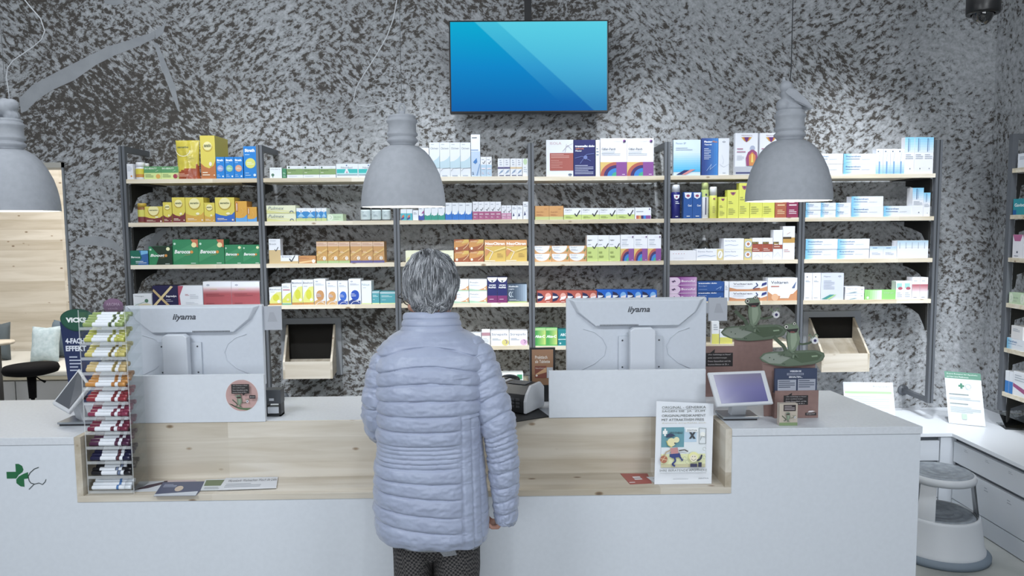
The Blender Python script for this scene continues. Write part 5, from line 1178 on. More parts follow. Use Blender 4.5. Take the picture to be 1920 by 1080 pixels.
leaning('info_sign', 'green headed information sheet in clear holder on the right bench', 'sign', [a, c_, c_+Vector((.004, .07, Lh)), a+Vector((.004, .07, Lh))], .003, mat('e2e8ec', .25), sheetgreen)
a = PZ(1586, 788, ZB+.003); c_ = PZ(1680, 790, ZB+.003)
def sheet2(p): p.r(.02, .7, .96, .76, 'a9cf9a'); p.t(.6, .86, .33, .05, '93a0a8', 'Rotpunkt', .0); p.g(.05, .2, .9, .65, 8, 'c3ccd2')
leaning('info_sign', 'white sheet with pale green line standing behind the counter end', 'sign', [a, c_, c_+Vector((0, .05, .215)), a+Vector((0, .05, .215))], .003, mat('e3e8ee', .3), sheet2)
q = PZ(1885, 800, ZB); b = MB(); b.slab([(q.x-.04, q.y-.06, ZB+.012), (q.x+.2, q.y-.12, ZB+.012), (q.x+.2, q.y-.02, ZB+.07), (q.x-.0, q.y+.06, ZB+.07)], .003, M_CLEAR); b.slab([(q.x-.04, q.y-.06, ZB+.004), (q.x+.2, q.y-.12, ZB+.004), (q.x+.2, q.y+.06, ZB+.004), (q.x+.0, q.y+.08, ZB+.004)], .003, M_CLEAR)
tag(b.build('acrylic_tray', origin=(q.x, q.y, ZB)), 'empty clear acrylic tray lying on the right bench', 'tray')
# ================================================================ THE WOMAN AT THE COUNTER
def interp(tab, t):
    if t <= tab[0][0]: return tab[0][1:]
    for a, b_ in zip(tab[:-1], tab[1:]):
        if t <= b_[0]:
            f = (t-a[0])/(b_[0]-a[0]); f = f*f*(3-2*f)*.4+f*.6; return [u+(v-u)*f for u, v in zip(a[1:], b_[1:])]
    return tab[-1][1:]
def puff(lines, q):
    """0 at a stitch line, 1 between two of them; also the gap between them"""
    for a, b_ in zip(lines[:-1], lines[1:]):
        if a <= q < b_: t = (q-a)/(b_-a); return (4*t*(1-t))**.42-.42*math.exp(-(min(q-a, b_-q)/1.5)**2), b_-a
    return 1, 30
def fabric(name, c1, c2, sc=700):
    mt, nt, b = nodes(name); L = nt.links.new; n = N(nt, 'ShaderNodeTexNoise', Scale=18., Detail=3.); L(mapping(nt).outputs[0], n.inputs['Vector'])
    r = ramp(nt, [(.3, c1), (.7, c2)]); L(n.outputs['Fac'], r.inputs[0]); L(r.outputs[0], b.inputs['Base Color']); b.inputs['Roughness'].default_value = .42; b.inputs['Sheen Weight'].default_value = .25; b.inputs['Specular IOR Level'].default_value = .45
    w_ = N(nt, 'ShaderNodeTexNoise', Scale=55., Detail=4., Distortion=.6); L(mapping(nt, (0, .6, 0), (1, 1, .45)).outputs[0], w_.inputs['Vector']); bp = N(nt, 'ShaderNodeBump', Strength=.35, Distance=.004); L(w_.outputs['Fac'], bp.inputs['Height']); L(bp.outputs[0], b.inputs['Normal']); return mt
def woman():
    Y0 = 2.26; wm = thing('person', 'person with short grey hair in pale blue quilted jacket, seen from behind at counter', 'person', (P(810, 900, Y0).x, Y0, 0))
    X = lambda px, Y=Y0: P(px, 800, Y).x
    Z = lambda py, Y=Y0: P(810, py, Y).z
    PXM = Y0/F
    # ---- body: one fused surface
    skin = noisy('skin', 'b98a78', 'c39684', 60, .5, .1)
    b = MB(); nz = lambda *a: Vector(a)
    hc = P(806, 541, 2.37); fw = Vector((-.42, .80, -.46)).normalized(); rt = fw.cross(Vector((0, 0, 1))).normalized(); up = rt.cross(fw).normalized()
    HM = Matrix((rt, fw, up)).transposed(); hp = lambda r, f, u: hc+HM @ Vector((r, f, u))
    b.ell(hc+HM @ Vector((0, -.008, .012)), (.074, .092, .088), skin, HM, 28, 18)
    b.ell(hp(0, .03, -.055), (.055, .06, .055), skin, HM, 20, 12); b.ell(hp(0, .072, -.088), (.022, .02, .018), skin, HM)      # jaw and chin
    b.ell(hp(0, .098, -.022), (.011, .016, .02), skin, HM); b.tube([hp(0, .084, .01), hp(0, .1, -.02)], [.006, .010], skin)      # nose
    for s_ in (-1, 1):
        b.ell(hp(s_*.034, .077, -.03), (.022, .014, .018), skin, HM); b.ell(hp(s_*.076, -.005, -.018), (.008, .018, .03), skin, HM)      # cheeks, ears
        b.ell(hp(s_*.03, .083, .014), (.018, .008, .006), skin, HM)
    b.tube([hp(-.022, .088, -.058), hp(0, .094, -.056), hp(.022, .088, -.058)], [.004, .006, .004], skin)
    b.tube([hp(0, -.02, -.04), Vector((X(808), 2.33, Z(620)+.01)), Vector((X(808), 2.31, Z(650)))], [.056, .058, .066], skin, 20)
    b.ell((X(808), 2.3, Z(720)), (.135, .08, .16), skin); b.ell((X(808), 2.27, Z(860)), (.12, .085, .17), skin); b.ell((X(812), 2.26, Z(960)), (.12, .085, .10), skin)
    S_l, S_r = Vector((X(728), 2.3, Z(672))), Vector((X(890), 2.3, Z(672)))
    El, Er = Vector((X(706), 2.27, Z(795))), Vector((X(934), 2.24, Z(812)))
    Wl, Wr = Vector((X(742), 2.53, ZC+.05)), Vector((X(944), 2.27, Z(952)))
    b.tube([Vector((X(760), 2.3, Z(662))), S_l, El], [.04, .042, .033], skin, 14); b.tube([Vector((X(860), 2.3, Z(662))), S_r, Er], [.04, .042, .033], skin, 14)
    b.tube([El, Wl], [.034, .023], skin, 14); b.tube([Er, Wr], [.034, .023], skin, 14)
    def hand(w_, d, n_, th, curl):      # wrist, direction of fingers, palm normal, thumb side
        d = d.normalized(); n_ = n_.normalized(); s_ = th
        pc = w_+d*.045; b.ell(pc, (.036, .043, .014), skin, Matrix((s_, d, n_)).transposed(), 18, 10); b.tube([w_-d*.01, w_+d*.03], [.024, .03], skin, 12)
        for k, (off, ln) in enumerate(((.026, .064), (.009, .072), (-.009, .066), (-.026, .052))):
            p0 = w_+d*.07+s_*off; p = [p0]; a = curl*.4
            for seg, fr_ in enumerate((.42, .32, .26)): p.append(p[-1]+(d*math.cos(a)+n_*math.sin(a))*ln*fr_*1.15); a += curl
            b.tube([p0-d*.03]+p, [.009, .0088, .008, .0074, .006], skin, 10)
        p0 = w_+d*.02+s_*.026; b.tube([p0, p0+d*.022+s_*.016+n_*.008, p0+d*.045+s_*.02+n_*.018, p0+d*.064+s_*.014+n_*.024], [.012, .0105, .009, .007], skin, 10)
    hand(Wl, Vector((.35, .9, -.14)), Vector((0, 0, -1)), Vector((.93, -.35, 0)).normalized(), .25)
    hand(Wr+Vector((0, 0, .03)), Vector((-.1, .12, -1)), Vector((-.95, .2, .1)), Vector((.1, .98, .1)).normalized(), .95)
    for x_, lx in ((X(771), .0), (X(850), .0)):
        b.tube([(x_, 2.26, Z(1000)), (x_, 2.27, .45), (x_, 2.25, .09)], [.06, .048, .034], skin, 14); b.ell((x_, 2.29, .05), (.036, .09, .03), skin)
    fuse(b, 'body', wm, .0042, skin, 2)
    # ---- trousers
    mt, nt, bs = nodes('houndstooth'); L = nt.links.new
    ck = N(nt, 'ShaderNodeTexChecker', Scale=150.0); L(mapping(nt, (.0, .1, .0)).outputs[0], ck.inputs['Vector']); ck.inputs['Color1'].default_value = hexlin('1d1c1f'); ck.inputs['Color2'].default_value = hexlin('565352')
    L(ck.outputs[0], bs.inputs['Base Color']); bs.inputs['Roughness'].default_value = .9
    b = MB(); n = 64
    def leg(px, tab):
        vs = []; zs = [Z(985)-(Z(985)-.04)*i/60 for i in range(61)]
        for z in zs:
            cx_, ra, rb_ = interp(tab, -z)
            for i in range(n):
                a = 6.2832*i/n; w_ = 1+.05*noise.noise(Vector((math.cos(a)*1.5+px, math.sin(a)*1.5, z*6)))+.025*math.sin(z*60+a*2)*max(0, .3-abs(z-.35))
                vs.append((cx_+ra*math.cos(a)*w_, 2.265+rb_*math.sin(a)*w_, z))
        b.add(vs, [(j*n+i, j*n+(i+1) % n, (j+1)*n+(i+1) % n, (j+1)*n+i) for j in range(60) for i in range(n)], mt, True)
    leg(771, [(-Z(985), X(790), .094, .105), (-Z(1010), X(779), .077, .098), (-Z(1060), X(770), .062, .088), (-.35, X(772), .062, .07), (-.04, X(772), .062, .068)])
    leg(850, [(-Z(985), X(838), .094, .105), (-Z(1010), X(846), .084, .1), (-Z(1060), X(852), .074, .09), (-.35, X(846), .064, .072), (-.04, X(846), .062, .068)])
    hv = []
    for j in range(21):
        t = j/20; z = Z(975)+(Z(1034)-Z(975))*t
        for i in range(n): a = 6.2832*i/n; hv.append((X(809)+(.135*(1-t)**.5+.012)*math.cos(a), 2.265+(.103-.02*t)*math.sin(a), z))
    b.add(hv, [(j*n+i, j*n+(i+1) % n, (j+1)*n+(i+1) % n, (j+1)*n+i) for j in range(20) for i in range(n)], mt, True)
    b.build('trousers', wm)
    for x_ in (X(771), X(848)):
        b = MB(); b.hexa([(x_-.045, 2.17, 0), (x_+.045, 2.17, 0), (x_+.05, 2.36, 0), (x_+.02, 2.43, 0), (x_-.02, 2.43, 0), (x_-.05, 2.36, 0)], [(x_-.036, 2.185, .085), (x_+.036, 2.185, .085), (x_+.04, 2.35, .065), (x_+.015, 2.41, .035), (x_-.015, 2.41, .035), (x_-.04, 2.35, .065)], mat('232325', .6)); b.build('shoe', wm, bevel=.008)
    # ---- shirt hem
    b = MB(); n = 80; vs = []; gm = noisy('grey_knit', '85898e', '96999e', 200, .9)
    for j in range(3):
        for i in range(n):
            a = 6.2832*i/n; x_ = X(812)+.148*math.cos(a); z = Z(990) if j == 0 else (Z(1008) if j == 1 else Z(1017-(9 if x_ < X(830) else 0)*1.0+(-6 if x_ < X(760) else 0)))
            vs.append((x_, 2.262+.108*math.sin(a), z))
    b.add(vs, [(j*n+i, j*n+(i+1) % n, (j+1)*n+(i+1) % n, (j+1)*n+i) for j in range(2) for i in range(n)], gm, True); b.build('shirt_hem', wm)
    # ---- quilted jacket: torso
    jm = fabric('jacket_nylon', '979fb6', '9fa8be')
    tab = [(612, 758, 858, .075, 2.335), (622, 748, 868, .085, 2.33), (630, 735, 884, .095, 2.325), (638, 724, 897, .105, 2.32), (648, 714, 908, .115, 2.315), (662, 707, 915, .125, 2.305), (690, 703, 915, .135, 2.29), (730, 703, 913, .138, 2.28), (780, 706, 909, .135, 2.27), (830, 703, 908, .13, 2.265), (880, 699, 912, .132, 2.262), (940, 697, 917, .135, 2.26), (985, 700, 918, .135, 2.26), (1003, 703, 914, .125, 2.26)]
    lines = [590, 614, 647, 678, 707, 737, 765, 792, 818, 825, 833, 841, 849, 858, 883, 909, 940, 968, 1003.5]
    vseam = [700, 872, 889, 903, 920]
    n = 300; K = 330; vs = []
    for j in range(K+1):
        y = 612+(1003-612)*j/K; xL, xR, bb, cy = interp(tab, y)
        cx_ = (xL+xR)/2; a_ = (xR-xL)/2
        for i in range(n):
            th = 6.2832*i/n; c, s = math.cos(th), math.sin(th); e = 2/2.35
            ux = math.copysign(abs(c)**e, c); uy = math.copysign(abs(s)**e, s)
            px = cx_+a_*ux; dx = (px-808)*PXM; back = s < 0.25
            hemt = 0 if y < 985 else (y-985)/18
            q = y-22*(dx/.15)**2*max(0, min(1, (775-y)/120))-7*(dx/.14)*max(0, min(1, (y-850)/60))*(1-hemt)
            pf, gap = puff(lines, q); A = min(.0082, gap*PXM*.25); h = A*pf
            if back and px > 872 and y > 772:
                pv, gv = puff(vseam, px-(y-772)*.02); h = .005*pv*(.75+.25*pf)
            if back and abs(px-872) < 3 and y > 765: h *= abs(px-872)/3
            sag = .0025*noise.noise(Vector((px*.035, y*.11, s*2)))+.0016*noise.noise(Vector((px*.12+y*.05, y*.16-px*.03, s*3)))
            edge = 1-.5*math.exp(-((px-872)/14)**2) if back and y > 700 else 1
            h = h*edge+sag*(1 if pf > .3 else pf/.3)-.006
            nx_, ny_ = c, s; r0 = Vector((X(cx_, 2.26)+a_*PXM*ux+nx_*h, cy+bb*uy+ny_*h, Z(y)))
            if y > 955: r0.z += .012*(1 if px < 850 else 0)*0
            tilt = (px-808)/110*5*max(0, (y-900)/100); r0.z -= tilt*PXM+ .0022*math.sin(px*.13)*hemt
            vs.append(r0)
    f = [(j*n+i, (j+1)*n+i, (j+1)*n+(i+1) % n, j*n+(i+1) % n) for j in range(K) for i in range(n)]
    b = MB(); b.add(vs, f, jm, True)
    # turned-in hem and closed yoke
    o = len(b.v)-n; cxh = X(810)
    hv = [Vector((cxh+(v.x-cxh)*.93, 2.26+(v.y-2.26)*.93, v.z+.02)) for v in vs[-n:]]; k0 = len(b.v); b.v += hv; mi_ = b.mi(jm)
    for i in range(n): b.f.append((o+i, k0+i, k0+(i+1) % n, o+(i+1) % n)); b.m.append(mi_); b.sm.append(True)
    # ---- sleeves
    def sleeve(path, lines_, amp, nn=120, kk=260):
        pts = []
        for t, *r_ in path: pass
        T = [p[0] for p in path]; vs = []
        prev = None
        for j in range(kk+1):
            t = T[0]+(T[-1]-T[0])*j/kk; x_, y_, z_, r1, r2 = interp(path, t); c = Vector((x_, y_, z_))
            x2, y2, z2, _a, _b = interp(path, min(t+.5, T[-1])); x1, y1, z1, _a, _b = interp(path, max(t-.5, T[0])); tg = (Vector((x2, y2, z2))-Vector((x1, y1, z1))).normalized()
            if prev is None: prev = Vector((1, 0, 0))
            e1 = (prev-tg*prev.dot(tg)).normalized(); prev = e1; e2 = tg.cross(e1)
            for i in range(nn):
                a = 6.2832*i/nn; pf, gap = puff(lines_, t+1.5*math.cos(a)+2.2*math.sin(a*2)); h = min(amp, gap*PXM*.3)*pf
                h += (.0035*noise.noise(Vector((math.cos(a)*2.2, math.sin(a)*2.2, t*.11)))+.002*noise.noise(Vector((math.cos(a)*5, math.sin(a)*5, t*.25))))*(1 if pf > .3 else pf/.3)-.004
                w_ = Vector(e1*math.cos(a)*(r1+h)+e2*math.sin(a)*(r2+h)); vs.append(c+w_)
        fs = [(j*nn+i, j*nn+(i+1) % nn, (j+1)*nn+(i+1) % nn, (j+1)*nn+i) for j in range(kk) for i in range(nn)]
        b.add(vs, fs, jm, True)
        # turned-in cuff
        o_ = len(b.v)-nn; cc = sum((Vector(v) for v in vs[-nn:]), Vector())/nn; k1 = len(b.v); b.v += [cc+(Vector(v)-cc)*.8-tg*.015 for v in vs[-nn:]]
        for i in range(nn): b.f.append((o_+i, k1+i, k1+(i+1) % nn, o_+(i+1) % nn)[::-1]); b.m.append(mi_); b.sm.append(True)
    Yr = 2.27; pr = lambda y, xc, hw, Y=Yr, r2=None: (y, X(xc, Y), Y, Z(y, Y), hw*PXM, (r2 or hw)*PXM)
    sleeve([pr(640, 868, 14, 2.3), pr(652, 880, 30, 2.3, 34), pr(672, 893, 37, 2.295, 44), pr(700, 903, 38, 2.285, 46), pr(741, 916, 37, 2.27, 43), pr(790, 932, 34, 2.255, 38), pr(820, 938, 32, 2.25, 36), pr(864, 943, 30, 2.25, 34), pr(910, 945, 27.5, 2.255, 31), pr(950, 947, 24, 2.26, 28), pr(972, 947, 22, 2.265, 26), pr(981, 946.5, 19, 2.265, 24)],
           [560, 640, 662, 690, 720, 750, 781, 812, 821, 830, 839, 848, 857, 880, 906, 932, 956, 983], .0058)
    # left sleeve: upper arm down, forearm forward onto the counter
    q = lambda t, v, r1, r2=None: (t, v.x, v.y, v.z, r1*PXM, (r2 or r1)*PXM)
    V3 = lambda px, py, Y: Vector((X(px, Y), Y, Z(py, Y)))
    sleeve([q(640, V3(744, 644, 2.31), 14), q(652, V3(740, 657, 2.31), 26, 32), q(672, V3(731, 677, 2.3), 32, 40), q(700, V3(722, 704, 2.29), 34, 42), q(741, V3(714, 745, 2.28), 34, 40), q(775, V3(713, 778, 2.29), 34, 36), q(800, V3(716, 798, 2.325), 32, 34), q(830, V3(723, 800, 2.38), 29), q(860, V3(732, 792, 2.44), 26), q(885, V3(740, 783, 2.49), 23), q(896, V3(743, 779, 2.51), 20)],
           [560, 640, 662, 690, 720, 750, 781, 800, 812, 824, 836, 860, 880, 898], .0058)
    jk = b.build('quilted_jacket', wm)
    # ---- stand collar with two padded rows
    b = MB(); n = 180; kk = 60; vs = []; cl = [0, .33, .66, 1.0]
    for j in range(kk+1):
        t = j/kk
        for i in range(n):
            a = 6.2832*i/n; bk_ = -math.sin(a)         # 1 at the back
            ra = (60-8*t)*PXM; rb_ = .088-.012*t; pf, g_ = puff(cl, min(t, .999)); h = .0055*pf
            zb_ = Z(627)-.006+.012*bk_; zt_ = Z(592)+.016*bk_-.004
            cxx = X(809-2*t); cyy = 2.33+.018*t
            vs.append((cxx+(ra+h)*math.cos(a), cyy+(rb_+h)*math.sin(a), zb_+(zt_-zb_)*t+.002*math.cos(a*2)))
    vi = [(Vector(v)-Vector((X(807), 2.348, 0)))*1 for v in vs[-n:]]
    b.add(vs, [(j*n+i, j*n+(i+1) % n, (j+1)*n+(i+1) % n, (j+1)*n+i) for j in range(kk) for i in range(n)], jm, True)
    iv = [Vector((X(807)+v.x*.86, 2.348+v.y*.86, v.z-.012)) for v in vi]; lo = [Vector((v.x, v.y, v.z-.035)) for v in iv]
    k1 = len(b.v); o_ = k1-n; b.v += iv+lo; mi2 = b.mi(jm); mi3 = b.mi(mat('3a3f4a', .8))
    for i in range(n):
        b.f.append((o_+i, o_+(i+1) % n, k1+(i+1) % n, k1+i)); b.m.append(mi2); b.sm.append(True)
        b.f.append((k1+i, k1+(i+1) % n, k1+n+(i+1) % n, k1+n+i)); b.m.append(mi3); b.sm.append(True)
    b.build('collar', wm)
    # ---- hair: a soft cap under a few thousand combed strands
    cols = [mat(c, .55, 0, .4) for c in ('45484b', '65696d', '85898e', 'a1a5aa', 'c0c3c7')]
    rad = Vector((.087, .101, .099)); hcen = hp(0, -.016, .014)
    def shell(d, k=1.0):   # direction in head frame -> world point
        bump_ = 1+.07*noise.noise(Vector(d)*2.4+Vector((3, 1, 5)))+.035*noise.noise(Vector(d)*6)
        taper = 1-.10*max(0, -d.z-.25)*(1 if d.y < .3 else 1.2)
        q_ = HM @ Vector(d); dn = max(0, -q_.z)**.9*(1 if d.y < .2 else .2); ve = HM @ Vector((d.x*rad.x*taper, d.y*rad.y, d.z*rad.z))*bump_*k
        return hcen+Vector((ve.x*(1-.08*dn), ve.y-.028*dn, ve.z*(1+.40*dn)))
    def hairy(d): return not (d.y > .42 and d.z < .38) and not (d.y > .18 and d.z < -.22) and d.z > -.93
    b = MB(); nu, nv = 60, 40; vs = []; fs = []
    dirs = [[Vector((math.sin(math.pi*j/nv)*math.cos(6.2832*i/nu), math.sin(math.pi*j/nv)*math.sin(6.2832*i/nu), math.cos(math.pi*j/nv))) for i in range(nu)] for j in range(nv+1)]
    for row in dirs:
        for d in row: vs.append(shell(d, .93 if hairy(d) else .80))
    b.add(vs, [(j*nu+i, (j+1)*nu+i, (j+1)*nu+(i+1) % nu, j*nu+(i+1) % nu) for j in range(nv) for i in range(nu) if hairy(dirs[j][i])], cols[1], True)
    cap = b.build('hair', wm)
    rnd = random.Random(11); b = MB(); crown = Vector((.06, -.35, .93)).normalized()
    for k in range(9000):
        d = Vector((rnd.gauss(0, 1), rnd.gauss(0, 1), rnd.gauss(0, 1))).normalized()
        if not hairy(d): continue
        tgt = d; pts = []; L_ = rnd.uniform(.34, .62); lift = rnd.uniform(.015, .05)+(.05 if d.dot(crown) > .9 else 0)
        away = (d-crown*d.dot(crown)); away = away.normalized() if away.length > .05 else Vector((rnd.uniform(-1, 1), rnd.uniform(-1, 1), 0)).normalized()
        grav = HM.transposed() @ Vector((0, 0, -1)); side = d.cross(away); sw = noise.noise(d*3.0)*1.1+rnd.uniform(-.18, .18)
        fl = (away*.75+grav*.6+side*sw); cur = d.copy()
        for s_ in range(6):
            t = s_/5; rr_ = 1-.02+lift*math.sin(math.pi*min(1, .25+t*.8)); pts.append(shell(cur, rr_))
            f_ = fl-cur*fl.dot(cur); cur = (cur+f_.normalized()*L_/5).normalized()
        if pts[-1].z < Z(612): continue
        cl_ = noise.noise(d*5.5)*2.0+rnd.gauss(0, .8); ci = 0 if cl_ < -1.1 else 1 if cl_ < -.35 else 2 if cl_ < .4 else 3 if cl_ < 1.2 else 4
        b.tube(pts, [.0007, .0011, .0012, .0010, .0008, .0003], cols[ci], 3)
    hs = b.build('hair_strands', cap)
    # ---- glasses
    g_ = mat('2a2220', .3); b = MB()
    for s_ in (-1, 1):
        cpt = (s_*.033, .104, .004); ring = [hp(cpt[0]+.026*math.cos(a*.3142), cpt[1]-.006*abs(math.cos(a*.3142)), cpt[2]+.019*math.sin(a*.3142)) for a in range(21)]
        b.tube(ring, .0018, g_, 6); b.tube([hp(s_*.06, .098, .008), hp(s_*.079, .085, .01), hp(s_*.083, .03, .004), hp(s_*.08, -.015, -.006)], .0018, g_, 6)
    b.tube([hp(-.008, .106, .006), hp(.008, .106, .006)], .0018, g_, 6); gl = b.build('glasses', wm)
    b = MB()
    for s_ in (-1, 1): b.add([hp(s_*.033+.0245*math.cos(a*.5236), .103-.006*abs(math.cos(a*.5236)), .004+.0175*math.sin(a*.5236)) for a in range(12)], [tuple(range(12))], M_CLEAR)
    b.build('lens', gl)
    for s_ in (-1, 1):
        b = MB(); b.ell(hp(s_*.03, .079, .0), (.011, .011, .011), mat('e8e4e0', .2), HM, 16, 10); b.ell(hp(s_*.03, .0865, -.001), (.005, .0045, .005), mat('4a5a60', .1), HM, 12, 8); b.build('eye', wm)
woman()

# ================================================================ THINGS ON THE COUNTER
ZT = ZC+.0006
# ---- acrylic dispenser with twelve trays of roll-on sticks
def dispenser():
    Yf, Yb = 2.515, 2.625; xa = P(165, 918, Yf).x+.004; xb = P(243, 918, Yf).x+.012; z0 = ZN+.0006; z1 = P(190, 592, Yf).z
    t = thing('stick_dispenser', 'tall clear acrylic dispenser of coloured sticks standing in the pine step', 'display stand', ((xa+xb)/2, 2.57, z0))
    for x in (xa-.004, xb+.001): b = MB(); b.add([(x+.0015, Yf, z0), (x+.0015, Yb, z0), (x+.0015, Yb, z1+.02), (x+.0015, Yf, z1+.02)], [(0, 1, 2, 3)], M_CLEAR); b.box(x, x+.003, Yf-.001, Yf+.0005, z0, z1+.02, M_ACRE); b.build('side_panel', t)
    b = MB(); b.add([(xa, Yb, z0), (xb, Yb, z0), (xb, Yb, z1+.03), (xa, Yb, z1+.03)], [(0, 1, 2, 3)], M_CLEAR); b.build('back_panel', t)
    cols = [('93a862', 'light green'), ('c0c257', 'lime yellow'), ('cdc06a', 'yellow'), ('cfb47c', 'pale orange'), ('cc8c44', 'orange'), ('98303a', 'red'), ('8f3350', 'crimson'), ('7c2a44', 'dark crimson'), ('4f2444', 'plum'), ('1f1f44', 'dark navy'), ('15151c', 'black'), ('dfe6ee', 'white')]
    band = ['3c4a34', '8a8a40', '6a5a2c', '8a7a40', 'b4702c', '7a2024', '6f1f38', '5f1830', '4a1a3a', '5a2a34', '6a7a9a', '4a7ab8']
    ords = ['topmost', 'second', 'third', 'fourth', 'fifth', 'sixth', 'seventh', 'eighth', 'ninth', 'tenth', 'eleventh', 'lowest']
    Hs = (z1-z0)/12; r = .0078; rnd = random.Random(5)
    for k in range(12):
        zf = z1-Hs*(k+1)+.006; rise = .34; slope = .78
        b = MB(); b.add([(xa, Yf, zf), (xb, Yf, zf), (xb, Yb, zf+slope*(Yb-Yf)*.62), (xa, Yb, zf+slope*(Yb-Yf)*.62)], [(0, 1, 2, 3)], M_CLEAR)
        b.box(xa, xb, Yf-.002, Yf, zf-.003, zf+.007, M_ACRE); b.build('tray', t)
        n = 5 if k not in (3, 11) else 3
        for i in range(n):
            y = Yf+.011+i*.0148; z = zf+.0003+r*.9+.62*slope*(y-Yf)+.0012; ln = xb-xa-.012; x0 = xa+.003+rnd.uniform(0, .006); L_ = ln-.004
            cm = mat(cols[k][0], .3, 0, .6); b = MB(); ax = (1, 0, 0); wht = mat('e3e8ee', .45)
            b.lathe([(0, 0), (r*.9, 0), (r, .002), (r, L_*.82), (r*.8, L_*.83), (0, L_*.83)], (x0, y, z), cm, 14, ax)
            s0 = rnd.uniform(-.04, .04); b.lathe([(r+.0003, L_*(.22+s0)), (r+.0003, L_*(.62+s0))], (x0, y, z), wht, 14, ax); b.lathe([(r+.0004, L_*(.64+s0)), (r+.0004, L_*(.70+s0))], (x0, y, z), mat(band[k]), 14, ax); b.lathe([(r+.0003, L_*(.71+s0)), (r+.0003, L_*(.79+s0))], (x0, y, z), wht, 14, ax)
            p = Print(b, (x0+L_*(.28+s0), y-r*.82, z+r*.45), (L_*.28, 0, 0), Vector((0, .0055, .004)), (0, -.7, .8), .0008); p.t(0, 0, 1, 1, '3c4048', 'SINNERGY', .02)
            nm = {0: 'front', 1: 'second', 2: 'third', 3: 'fourth', 4: 'rear'}[i]
            o = b.build('roll_on_stick', origin=(x0+L_/2, y, z-r)); tag(o, '%s roll-on stick with white label, %s one in %s tray' % (cols[k][1], nm, ords[k]), 'stick', '%s sticks in the %s tray' % (cols[k][1], ords[k]))
            b = MB(); b.lathe([(0, 0), (r*1.03, 0), (r*1.03, L_*.155), (r*.95, L_*.165), (0, L_*.165)], (x0+L_*.835, y, z), cm, 14, ax); b.build('cap', o)
    Yt = Yb+.008; b = MB(); c = P(212, 574, Yt); n = 44; R0 = 18*Yt/F
    pts = [(c.x+R0*(1+.06*abs(math.sin(9*3.1416*i/n*1)))*math.cos(6.2832*i/n), c.z+R0*.78*(1+.06*abs(math.sin(9*3.1416*i/n)))*math.sin(6.2832*i/n)) for i in range(n)]
    b.prism(pts, Yt, Yt+.002, mat('7f5f7c', .5)); p = Print(b, (c.x-.03, Yt, c.z-.03), (.06, 0, 0), (0, 0, .06), (0, -1, 0)); p.t(.1, .5, .8, .2, 'b9a0b6', 'AROMA', .0); p.t(.2, .3, .6, .12, 'b9a0b6', 'stick', .0); b.box(c.x-.006, c.x+.006, Yt+.0021, Yt+.0035, z1, c.z, M_CLEAR); b.build('scalloped_sign', t)
dispenser()

# ---- payment terminals
def terminal(c, base, label, screen, Zb=ZT):
    """c: frame corners bottom-left, bottom-right, top-right, top-left"""
    c = [Vector(v) for v in c]; mid = (c[0]+c[1]+c[2]+c[3])/4; t = thing('payment_terminal', label, 'terminal', (base[0], base[1], Zb)); wm_ = mat('c3c7cc', .4)
    b = MB(); n = b.slab(c, .014, wm_); b.build('tablet_frame', t, bevel=.004)
    ins = [a+(mid-a)*.17+n*.0006 for a in c]; b = MB(); b.slab(ins, .0005, screen); b.build('screen', t)
    bx, by = base; bc = mid-n*.014
    b = MB(); d = Vector((0, 0, 1)); r_ = (c[1]-c[0]).normalized()*.028
    b.hexa([Vector((bx, by, Zb+.012))-r_+Vector((0, -.02, 0)), Vector((bx, by, Zb+.012))+r_+Vector((0, -.02, 0)), Vector((bx, by, Zb+.012))+r_+Vector((0, .02, 0)), Vector((bx, by, Zb+.012))-r_+Vector((0, .02, 0))], [bc-r_+Vector((0, -.015, -.012)), bc+r_+Vector((0, -.015, -.012)), bc+r_+Vector((0, .012, .008)), bc-r_+Vector((0, .012, .008))], wm_); b.build('neck', t, bevel=.003)
    b = MB(); b.box(bx-.065, bx+.065, by-.05, by+.05, Zb+.006, Zb+.014, mat('8f959b', .3, .4)); b.box(bx-.06, bx+.06, by-.046, by+.046, Zb, Zb+.006, mat('202226')); b.build('base_plate', t, bevel=.002)
    b = MB(); 
    for k in range(4): b.tube([bc+Vector((-.02+.015*k, .0, -.01)), bc+Vector((-.01+.015*k, .02, -.03+.006*k)), bc+Vector((.02+.01*k, .01, -.02))], .003, mat('18181a'), 6)
    b.build('cable', t)
    return t
mt, nt, bs = nodes('terminal_screen'); L = nt.links.new; tc = nt.nodes.new('ShaderNodeTexCoord'); sp = nt.nodes.new('ShaderNodeSeparateXYZ'); L(tc.outputs['Generated'], sp.inputs[0]); r = ramp(nt, [(0, '55568a'), (.5, '6a6a9c'), (1, '77758f')]); L(sp.outputs['Z'], r.inputs[0]); bs.inputs['Base Color'].default_value = hexlin('1a1a2a'); bs.inputs['Roughness'].default_value = .15; L(r.outputs[0], bs.inputs['Emission Color']); bs.inputs['Emission Strength'].default_value = .75
terminal([P(1345, 763, 2.545), P(1451, 757, 2.56), P(1434, 694, 2.625), P(1327, 698, 2.61)], (PZ(1386, 786, ZT).x, PZ(1386, 782, ZT).y), 'white payment tablet with violet lit screen on counter before the frog displays', mt)
terminal([P(97, 756, 2.66), P(133, 776, 2.60), P(168, 716, 2.70), P(150, 688, 2.78)][0:1]+[P(128, 774, 2.60), P(170, 722, 2.72), P(148, 690, 2.80)], (PZ(150, 790, ZT).x+.02, PZ(150, 792, ZT).y), 'white payment tablet turned sideways behind the stick dispenser at left', mat('5c6066', .12, 0, .8))
